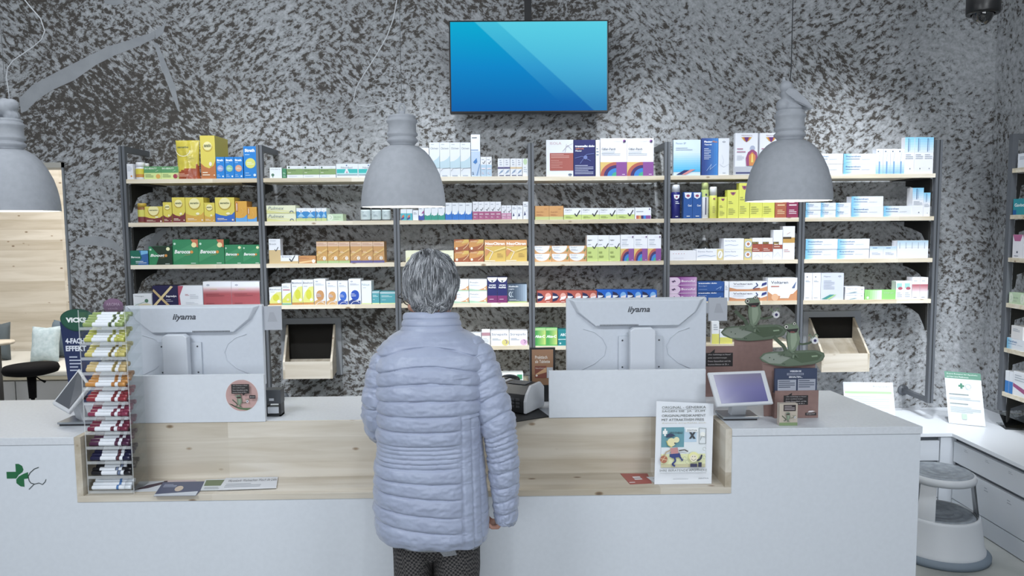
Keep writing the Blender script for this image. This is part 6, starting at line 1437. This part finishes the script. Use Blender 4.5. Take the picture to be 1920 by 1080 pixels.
# ---- self inking stamp
def stamp():
    a = PZ(497, 781, ZT); c = PZ(528, 780, ZT); Y = a.y; x0, x1 = a.x, c.x; zt_ = P(512, 731, Y).z; t = thing('self_inking_stamp', 'black self inking stamp standing beside the sticker board', 'stamp', ((x0+x1)/2, Y+.02, ZT)); bk = mat('1d1f22', .4); W = x1-x0; H = zt_-ZT
    b = MB(); b.box(x0, x1, Y, Y+.045, ZT, ZT+H*.08, bk); b.box(x0, x0+W*.14, Y, Y+.045, ZT, ZT+H*.5, bk); b.box(x1-W*.14, x1, Y, Y+.045, ZT, ZT+H*.5, bk); b.build('frame', t, bevel=.001)
    b = MB(); b.box(x0-.001, x1+.001, Y-.003, Y+.048, ZT+H*.48, ZT+H, mat('43474c', .4)); p = Print(b, (x0, Y-.003, ZT+H*.48), (W, 0, 0), (0, 0, H*.52), (0, -1, 0)); p.r(.3, .22, .6, .4, 'b9bdc2'); b.build('cap', t, bevel=.002)
    b = MB(); b.box(x0+W*.15, x1-W*.15, Y+.004, Y+.04, ZT+H*.1, ZT+H*.34, mat('c9ced4')); b.build('stamp_pad', t)
stamp()
# ---- receipt printer on a black mat, with framed sign behind
def printer():
    c = [PZ(925, 779, ZT), PZ(966, 792, ZT), PZ(1029, 782, ZT), PZ(1006, 765, ZT)]; b = MB(); b.hexa([Vector((v.x, v.y, ZT)) for v in c], [Vector((v.x, v.y, ZT+.004)) for v in c], mat('1e1f21', .6)); tag(b.build('counter_mat', origin=(c[0].x, c[0].y, ZT)), 'black mat under the label printer right of the woman', 'mat')
    z0 = ZT+.0075; t = thing('label_printer', 'black and white label printer on mat between woman and white board', 'printer', (PZ(980, 780, ZT).x, 2.8, z0))
    ang = math.radians(-30); o = PZ(985, 781, ZT); o = Vector((o.x-.007, o.y+.01, z0)); ex = Vector((math.cos(ang), math.sin(ang), 0)); ey = Vector((-math.sin(ang), math.cos(ang), 0))
    W, Dp, H = .115, .15, .1; prof = [(0, 0), (Dp, 0), (Dp, H*.75), (Dp*.8, H), (.045, H*.98), (.012, H*.7), (0, H*.45)]
    def body(x0, x1, m_, nm, k=1.0, f=None):
        q = lambda x, y, z: o+ex*x+ey*y+Vector((0, 0, z)); A = [q(x0, Dp/2+(y-Dp/2)*k, z*k) for y, z in prof]; B = [q(x1, Dp/2+(y-Dp/2)*k, z*k) for y, z in prof]; b = MB(); b.hexa(A, B, m_)
        if f: f(b, q)
        b.build(nm, t, bevel=.003)
    # facing left-front: wide face is toward the woman
    def keys(b, q):
        for i in range(4):
            for j in range(3): x = -W+.018+i*.022; z = .02+j*.013; b.hexa([q(x, -.003, z), q(x+.016, -.003, z), q(x+.016, .0, z), q(x, .0, z)], [q(x, -.003, z+.009), q(x+.016, -.003, z+.009), q(x+.016, .0, z+.009), q(x, .0, z+.009)], mat('3b3d41'))
        b.hexa([q(-W+.02, -.004, .012), q(-W+.034, -.004, .012), q(-W+.034, 0, .012), q(-W+.02, 0, .012)], [q(-W+.02, -.004, .018), q(-W+.034, -.004, .018), q(-W+.034, 0, .018), q(-W+.02, 0, .018)], mat('9fc07a', emit=.4))
    body(-W, 0, mat('1c1d20', .35), 'front_body', .97, keys); body(.0, .012, mat('c3c6ca', .4), 'side_cover'); body(-W-.012, -W, mat('c3c6ca', .4), 'side_cover')
    q = lambda x, y, z: o+ex*x+ey*y+Vector((0, 0, z)); b = MB(); b.hexa([q(-W+.02, .05, H*.97), q(-.02, .05, H*.97), q(-.02, .11, H*.97), q(-W+.02, .11, H*.97)], [q(-W+.02, .05, H*.99), q(-.02, .05, H*.99), q(-.02, .11, H*.99), q(-W+.02, .11, H*.99)], mat('5a5e63', .15)); b.build('window', t)
    for x in (-W+.01, -.01):
        for y in (.02, Dp-.02): b = MB(); f = q(x, y, 0); b.lathe([(0, -.003), (.006, -.003), (.006, .001), (0, .001)], f, mat('55585c'), 10); b.build('rubber_foot', t)
    h = P(955, 738, 3.0); b = MB(); b.box(h.x-.05, h.x+.05, 2.97, 3.03, ZT, ZT+.06, mat('2b2d30', .3)); b.ell((h.x, 3.0, ZT+.075), (.045, .03, .022), mat('2b2d30', .2)); tag(b.build('tape_dispenser', origin=(h.x, 3.0, ZT), bevel=.004), 'small dark rounded desk device behind the label printer', 'device')
printer()
def framed():
    Y = 2.93; a = P(994, 728, Y); c = P(1041, 652, Y); W = c.x-a.x; b = MB(); b.box(a.x, c.x, Y, Y+.012, ZT, c.z, mat('17181a', .4))
    mm = mat('a87a58', .35); u0 = P(997.5, 722, Y); u1 = P(1037, 655, Y); b.box(u0.x, u1.x, Y-.001, Y, u0.z, u1.z, mm)
    p = Print(b, (u0.x, Y-.001, u0.z), (u1.x-u0.x, 0, 0), (0, 0, u1.z-u0.z), (0, -1, 0)); p.r(0, 0, 1, .3, '9a7250'); p.t(.15, .74, .58, .09, 'ece2d6', 'Praktisch', .02); p.t(.15, .62, .7, .09, 'ece2d6', 'als Tablette', .02); p.r(.14, .2, .68, .54, '8c4a3a'); p.p([(.14, .3), (.68, .5), (.68, .36), (.3, .3)], 'd9a878'); p.c(.22, .27, .05, 'ece2d6'); p.r(.7, .2, .98, .5, 'c3c6cc'); p.t(.17, .46, .45, .04, 'e9dcd0', 'NeoCitran', .0)
    b.box(a.x-.01, c.x+.04, Y+.0121, Y+.09, ZT, ZT+.012, mat('17181a'))
    tag(b.build('framed_sign', origin=((a.x+c.x)/2, Y, ZT)), 'black framed brown advertising sign standing behind the label printer', 'sign')
framed()

# ---- frog cardboard displays
PAD = [(-195, 5), (-165, 38), (-110, 50), (-50, 52), (30, 56), (160, 60), (235, 57), (285, 38), (292, 12), (275, -20), (215, -45), (115, -56), (15, -62), (-65, -55), (-125, -40), (-175, -20)]
def frog_cut(t, ox, oy, s, Y):
    """lily pad and frog: die-cut card, 3 mm thick, printed on the front; ox, oy photo point, s photo px per unit"""
    o = P(ox, oy, Y); m_ = Y/F*s; th = .003; X = lambda a: o.x+a*m_; Zz = lambda c: o.z+c*m_
    b = MB(); b.prism([(X(a), Zz(c)) for a, c in PAD][::-1], Y, Y+th, mat('55634f', .5)); p = Print(b, (X(-200), Y, Zz(-65)), (500*m_, 0, 0), (0, 0, 130*m_), (0, -1, 0)); q = lambda a, c: ((a+200)/500, (c+65)/130)
    p.p([q(a*.97+1, c*.93) for a, c in PAD], '64735f'); p.p([q(*a) for a in ((-185, 5), (-150, 34), (-60, 42), (-20, 20), (40, 6), (-40, -40), (-120, -34))], '8b9487'); p.p([q(*a) for a in ((60, 40), (220, 45), (270, 20), (240, -15), (120, -35), (60, -5))], '4f6049'); p.p([q(*a) for a in ((190, 18), (235, 22), (238, 12), (195, 8))], '8fa486')
    for a, c in ((-120, 8), (-20, -40), (-8, -42), (-90, -6)): p.c(*q(a, c), .008, '36483a')
    b.build('lily_pad', t)
    b = MB(); yb = Y-.004; G = mat('5c6c58', .5); Gd = mat('4d5c49', .5)
    def cap(pts, w_):
        for (a, c), (e, f) in zip(pts[:-1], pts[1:]):
            dx, dz = e-a, f-c; l_ = math.hypot(dx, dz); nx_, nz_ = -dz/l_*w_/2, dx/l_*w_/2
            b.prism([(X(a+nx_), Zz(c+nz_)), (X(a-nx_), Zz(c-nz_)), (X(e-nx_), Zz(f-nz_)), (X(e+nx_), Zz(f+nz_))], yb, yb+th, Gd)
    cap([(-95, 165), (-60, 130), (-20, 95), (0, 55)], 26); cap([(90, 110), (120, 105), (165, 112), (185, 122)], 15)
    b.prism([(X(a), Zz(c)) for a, c in [(5, 200), (85, 195), (98, 150), (88, 105), (66, 50), (40, 10), (-15, 20), (-5, 60), (15, 70), (5, 120), (0, 160)]], yb, yb+th, G)
    b.prism([(X(a), Zz(c)) for a, c in [(-25, 232), (-8, 257), (35, 260), (62, 276), (80, 250), (88, 222), (84, 198), (60, 190), (20, 192), (-5, 205)]], yb, yb+th, G)
    b.prism([(X(205+26*math.cos(k*.3142)), Zz(135+26*math.sin(k*.3142))) for k in range(20)], yb, yb+th, mat('c9c9cc'))
    p = Print(b, (X(-200), yb, Zz(-10)), (500*m_, 0, 0), (0, 0, 310*m_), (0, -1, 0)); frog_art(p, .4, 10/310, .002)
    b.build('frog', t)
BR = noisy('brown_card', '846a65', '8c716b', 40, .55)
def cards():
    t = thing('frog_display', 'brown cardboard display with frog on lily pad, rear one beside monitor', 'display', (P(1380, 740, 2.98).x, 2.98, ZT)); Y = 2.98
    a = P(1312, 742, Y); c = P(1449, 648, Y); b = MB(); b.box(a.x, c.x, Y, Y+.004, ZT, c.z, BR); p = Print(b, (a.x, Y, ZT), (c.x-a.x, 0, 0), (0, 0, c.z-ZT), (0, -1, 0)); bubble(p, .075, .60, .45, .87, SLOGAN); b.build('backing_card', t)
    a = P(1377, 648, Y); c = P(1449, 640, Y); b = MB(); b.box(a.x, c.x, Y+.001, Y+.005, a.z-.03, c.z+.01, BR); b.build('neck_card', t)
    frog_cut(t, 1401, 624, .257, Y-.006)
    b = MB(); b.hexa([(a.x, Y+.005, ZT), (c.x, Y+.005, ZT), (c.x, Y+.07, ZT), (a.x, Y+.07, ZT)], [(a.x, Y+.005, ZT+.2), (c.x, Y+.005, ZT+.2), (c.x, Y+.008, ZT+.2), (a.x, Y+.008, ZT+.2)], BR); b.build('easel_back', t)
    Y = 2.63; t = thing('frog_display', 'brown cardboard leaflet display with frog on lily pad, front one beside tablet', 'display', (P(1485, 790, Y).x, Y, ZT))
    a = P(1438, 790, Y); c = P(1541, 684, Y); b = MB(); b.prism([(a.x, ZT), (c.x, ZT), (c.x-.012, c.z), (a.x-.010, c.z)], Y+.03, Y+.034, BR); b.build('backing_card', t)
    frog_cut(t, 1473, 672, .257, Y+.02)
    a = P(1452, 795, Y); c = P(1535, 732, Y); b = MB(); b.box(a.x, c.x, Y, Y+.003, ZT, c.z, BR); b.box(a.x, a.x+.003, Y+.003, Y+.03, ZT, c.z-.01, BR); b.box(c.x-.003, c.x, Y+.003, Y+.03, ZT, c.z-.01, BR)
    p = Print(b, (a.x, Y, ZT), (c.x-a.x, 0, 0), (0, 0, c.z-ZT), (0, -1, 0)); bubble(p, .2, .48, .76, .83, SLOGAN); p.r(.7, .1, .95, .2, '2c2527'); p.t(.73, .16, .19, .025, 'd8d0d0', 'Nationales', .0); p.t(.73, .12, .19, .025, 'd8d0d0', 'Register', .0); p.p([(.75, .21), (.78, .27), (.86, .28), (.92, .25), (.84, .21)], 'd8d0d0'); b.build('leaflet_pocket', t)
    # leaflets in the pocket
    a = P(1451, 760, Y+.012); c = P(1531, 690, Y+.012); b = MB(); b.box(a.x, c.x, Y+.006, Y+.018, ZT+.02, c.z, mat('3c4864', .4)); p = Print(b, (a.x, Y+.006, ZT+.02), (c.x-a.x, 0, 0), (0, 0, c.z-ZT-.02), (0, -1, 0))
    p.t(.35, .92, .27, .04, 'e2e6ee', 'WERDEN SIE', .03); p.r(.28, .85, .68, .9, '8c93a6'); p.t(.3, .86, .36, .03, '3c4864', 'ORGANSPENDE', .03); p.t(.33, .79, .32, .04, 'e2e6ee', 'ERHALTEN...', .03); p.r(.06, .45, .5, .75, 'a6abb8'); p.r(.54, .45, .96, .76, 'a6abb8'); p.g(.08, .56, .47, .74, 4, '4c5468'); p.g(.56, .56, .93, .75, 4, '4c5468'); tag(b.build('leaflet_stack', origin=((a.x+c.x)/2, Y+.012, ZT+.02)), 'dark blue leaflets standing in the front brown frog display', 'leaflets')
    # little card box in front
    a = PZ(1461, 798, ZT); c = PZ(1494, 797, ZT); h = P(1478, 757, a.y).z; b = MB(); b.box(a.x, c.x, a.y, a.y+.022, ZT, h, mat('c0b4a6', .3)); p = Print(b, (a.x, a.y, ZT), (c.x-a.x, 0, 0), (0, 0, h-ZT), (0, -1, 0)); p.r(.22, .66, .9, .95, '3a3234'); p.g(.28, .7, .84, .92, 3, 'b9aeb0'); p.r(0, 0, 1, .14, '7f9668'); frog_art(p, .35, .16, .0022)
    tag(b.build('card_box', origin=((a.x+c.x)/2, a.y+.01, ZT)), 'tiny clear box of frog cards before the front brown display', 'box')
cards()
# ---- blue advertising standee behind the left terminal
def vicks():
    Y = 3.0; f = lambda x, y: (P(x, y, Y).x, P(x, y, Y).z); b = MB(); pts = [f(118, 604), (f(122, 600)[0], f(0, 600)[1]), f(112, 612)]
    a = f(120, 600); c = f(187, 600); z0 = ZT; base = [(f(131, 720)[0], z0), (f(190, 720)[0], z0), (f(184, 600)[0], f(184, 600)[1]), (f(112, 604)[0], f(112, 604)[1])]
    b.prism(base, Y, Y+.005, mat('23305c', .4)); b.box(base[0][0], base[1][0], Y+.005, Y+.07, z0, z0+.004, mat('23305c'))
    p = Print(b, (base[3][0], Y, z0), (base[1][0]-base[3][0], 0, 0), (0, 0, base[2][1]-z0), (0, -1, 0))
    p.t(.12, .72, .5, .065, 'dfe4ee', '4-FACH', .04); p.t(.12, .63, .54, .065, 'dfe4ee', 'EFFEKT', .04); p.g(.2, .38, .5, .58, 5, 'b9c0d4')
    p.t(.82, .86, .0001, .0001, '23305c', '.', 0)
    c_ = f(146, 597); gm_ = mat('1f4a3c', .35); n = 28; el = [(c_[0]+32*Y/F*math.cos(6.2832*k/n), c_[1]+(18 if math.sin(6.2832*k/n) > 0 else 24)*Y/F*math.sin(6.2832*k/n)) for k in range(n)]
    b.prism(el, Y-.004, Y-.0005, gm_); e2 = [(c_[0]+(x-c_[0])*.94, c_[1]+(z-c_[1])*.92) for x, z in el]; b.prism([(x, z+.0005) for x, z in e2], Y-.0045, Y-.004, mat('2a5a48', .35))
    p = Print(b, (f(125, 605)[0], Y-.0046, f(0, 606)[1]), (40*Y/F, 0, 0), (0, 0, 12*Y/F), (0, -1, 0)); p.t(0, .0, .95, .8, 'eef2f0', 'VICKS', .06)
    tag(b.build('advertising_standee', origin=(c_[0], Y, z0)), 'dark blue and green cardboard advertising figure behind the stick dispenser', 'sign')
vicks()
# ---- cartoon sign
def cartoon(p):
    k = '4a5048'
    for i, (tx, w_) in enumerate((('ORIGINAL - GENERIKA', .78), ('SAGEN SIE  JA  ZUM', .76), ('ORIGINALMEDIKAMENT', .78), ('MIT ATTRAKTIVEM PREIS', .75))): p.t(.1, .905-.05*i, w_, .03, k, tx, -.002)
    p.l([(.1, .895), (.88, .892)], .004, k); p.t(.1, .72, .78, .02, 'c3bca0', 'Zentiva empfiehlt sich', -.002); p.t(.1, .755-.01, .001, .001, k, '.', 0)
    p.r(.1, .2, .88, .68, 'dfe6ea'); p.r(.1, .44, .5, .68, '5f9aa8'); p.r(.5, .5, .72, .66, 'b9d2e6'); p.r(.1, .22, .88, .36, 'e3e6b4'); p.r(.1, .2, .88, .24, 'c9c49a')
    p.r(.12, .60, .2, .64, 'f0f2ee'); p.r(.145, .575, .175, .665, 'f0f2ee'); p.t(.23, .6, .24, .025, '2f3c44', 'APOTHEKE', .0)
    p.r(.52, .62, .74, .67, 'eef2f4'); p.t(.54, .63, .18, .02, k, 'ZENTIVA', .0); p.p([(.58, .54), (.62, .54), (.7, .62), (.66, .62)], '3a4046'); p.p([(.66, .54), (.7, .54), (.62, .62), (.58, .62)], '3a4046')
    p.l([(.76, .48), (.76, .67), (.88, .66), (.88, .48), (.76, .48)], .006, k); p.c(.82, .59, .045, 'eef0ea'); p.l([(.78, .52), (.8, .57), (.86, .56)], .006, k)
    # a plain walking shopper with beret and basket, and a smiling neighbour
    p.c(.27, .50, .075, 'e9e0a8'); p.p([(.17, .56), (.2, .6), (.28, .605), (.34, .58), (.26, .565)], '2f3a5c'); p.c(.36, .53, .05, 'e6dfae'); p.c(.33, .49, .012, '2f3a5c'); p.l([(.18, .52), (.21, .47), (.28, .44)], .012, 'cfc35c')
    p.p([(.25, .43), (.38, .44), (.4, .36), (.27, .35)], 'c98a8a'); p.p([(.24, .36), (.42, .37), (.44, .33), (.3, .31), (.24, .33)], '2f3f86'); p.l([(.32, .33), (.35, .28), (.29, .24), (.34, .215)], .03, '2f3f86'); p.l([(.4, .34), (.44, .31), (.47, .28)], .03, '2f3f86'); p.l([(.26, .41), (.17, .38), (.15, .33)], .02, 'b8a07c'); p.c(.14, .30, .065, 'b4694a'); p.l([(.08, .31), (.2, .29)], .01, 'e0c3a0'); p.l([(.1, .27), (.17, .34)], .01, 'e0c3a0')
    p.l([(.4, .4), (.5, .41), (.56, .39)], .02, '5a5450'); p.c(.66, .33, .09, 'e9e6a0', .055); p.c(.66, .31, .065, 'ede3c9'); p.l([(.62, .3), (.66, .28), (.7, .3)], .006, k); p.c(.64, .33, .008, k); p.c(.68, .33, .008, k); p.l([(.72, .28), (.78, .3), (.8, .35)], .03, '2c2f52'); p.r(.6, .205, .72, .245, '34335a'); p.r(.74, .205, .8, .26, '2c2f52')
    for x, y in ((.45, .29), (.5, .31), (.54, .27), (.84, .42), (.84, .32)): p.arc(x, y, .025, .03, 0, 300, '9aa396', 8)
    p.t(.07, .155, .82, .028, k, 'IHRE BERATENDE APOTHEKE', -.002); p.l([(.07, .14), (.88, .137)], .004, k); p.t(.74, .065, .18, .014, '5a6068', 'ZENTIVA', .01); p.g(.3, .06, .68, .075, 1, 'a3aab2')
a = P(1227, 903, 2.535); c_ = P(1334, 905, 2.535); tl = P(1231, 752, 2.60); tr_ = P(1338, 757, 2.60)
cz = ZN+.0012; a.z = cz; c_.z = cz
leaning('cartoon_sign', 'white card with coloured pharmacy cartoon leaning in the pine step', 'sign', [a, c_, tr_, tl], .003, mat('dfe4ea', .35), cartoon)
# ---- leaflets lying in the step
def flat(name, label, corners, col, fn=None, lift=0, cat='leaflet'):
    c = [PZ(x, y, ZN+.001) for x, y in corners]; b = MB(); b.hexa([Vector((v.x, v.y, ZN+.0006+lift)) for v in c], [Vector((v.x, v.y, ZN+.0016+lift)) for v in c], mat(col, .4))
    p = Print(b, (c[0].x, c[0].y, ZN+.0016+lift), c[1]-c[0], c[3]-c[0], (0, 0, 1), .0002)
    if fn: fn(p)
    return tag(b.build(name, origin=(c[0].x, c[0].y, ZN+.0006+lift)), label, cat)
flat('leaflet', 'red leaflet lying at the foot of the cartoon sign', [(1181, 908), (1222, 906), (1214, 888), (1163, 888)], 'a8514c', lambda p: (p.r(.4, .35, .75, .65, 'd9d2d6'), p.r(.4, .46, .75, .5, '6a3a3c'), p.r(.04, .1, .3, .16, 'e6dcdc')), .0)
flat('leaflet', 'white printed sheet lying partly under the cartoon sign', [(1228, 907), (1300, 905), (1290, 893), (1212, 895)], 'd5dae0', lambda p: p.g(.1, .2, .6, .8, 3, 'a3abb5'), .0012)
flat('leaflet', 'dark blue and white leaflet lying in the pine step at left', [(288, 931), (367, 930), (392, 903), (306, 905)], '4a5474', lambda p: (p.p([(0, 0), (1, 0), (1, .3), (0, .12)], 'cdd4de'), p.c(.5, .5, .1, 'c9b8a8', .2), p.g(.08, .6, .4, .85, 3, 'b9c2d8')), .0012)
flat('leaflet', 'white flyer with dark corner lying beside the stick dispenser', [(246, 922), (300, 921), (315, 902), (262, 903)], 'ccd2da', lambda p: p.p([(0, .1), (.5, .3), (1, .75), (1, 1), (.4, .6)], '4a3a46'), .0)
flat('leaflet', 'green and white flyer lying between dark leaflet and long white flyer', [(376, 921), (428, 920), (436, 899), (385, 901)], 'cfd6da', lambda p: (p.r(.05, .4, .95, .95, '6f7f5c'), p.g(.1, .1, .8, .3, 2, '8f979f')), .0024)
flat('leaflet', 'long white flyer with black print lying in the step near the woman', [(408, 921), (518, 917), (521, 896), (424, 898)], 'd6dbe2', lambda p: (p.t(.08, .62, .86, .2, '3a3f48', 'Warenkorb: Weihnachten Wasch die Liebe', .0), p.g(.08, .15, .7, .5, 3, '9aa2ac')), .0036)
flat('leaflet', 'pinkish flyer peeking out behind the leaflets in the step', [(300, 908), (372, 906), (366, 900), (310, 901)], 'c6b4b4', None, .0)
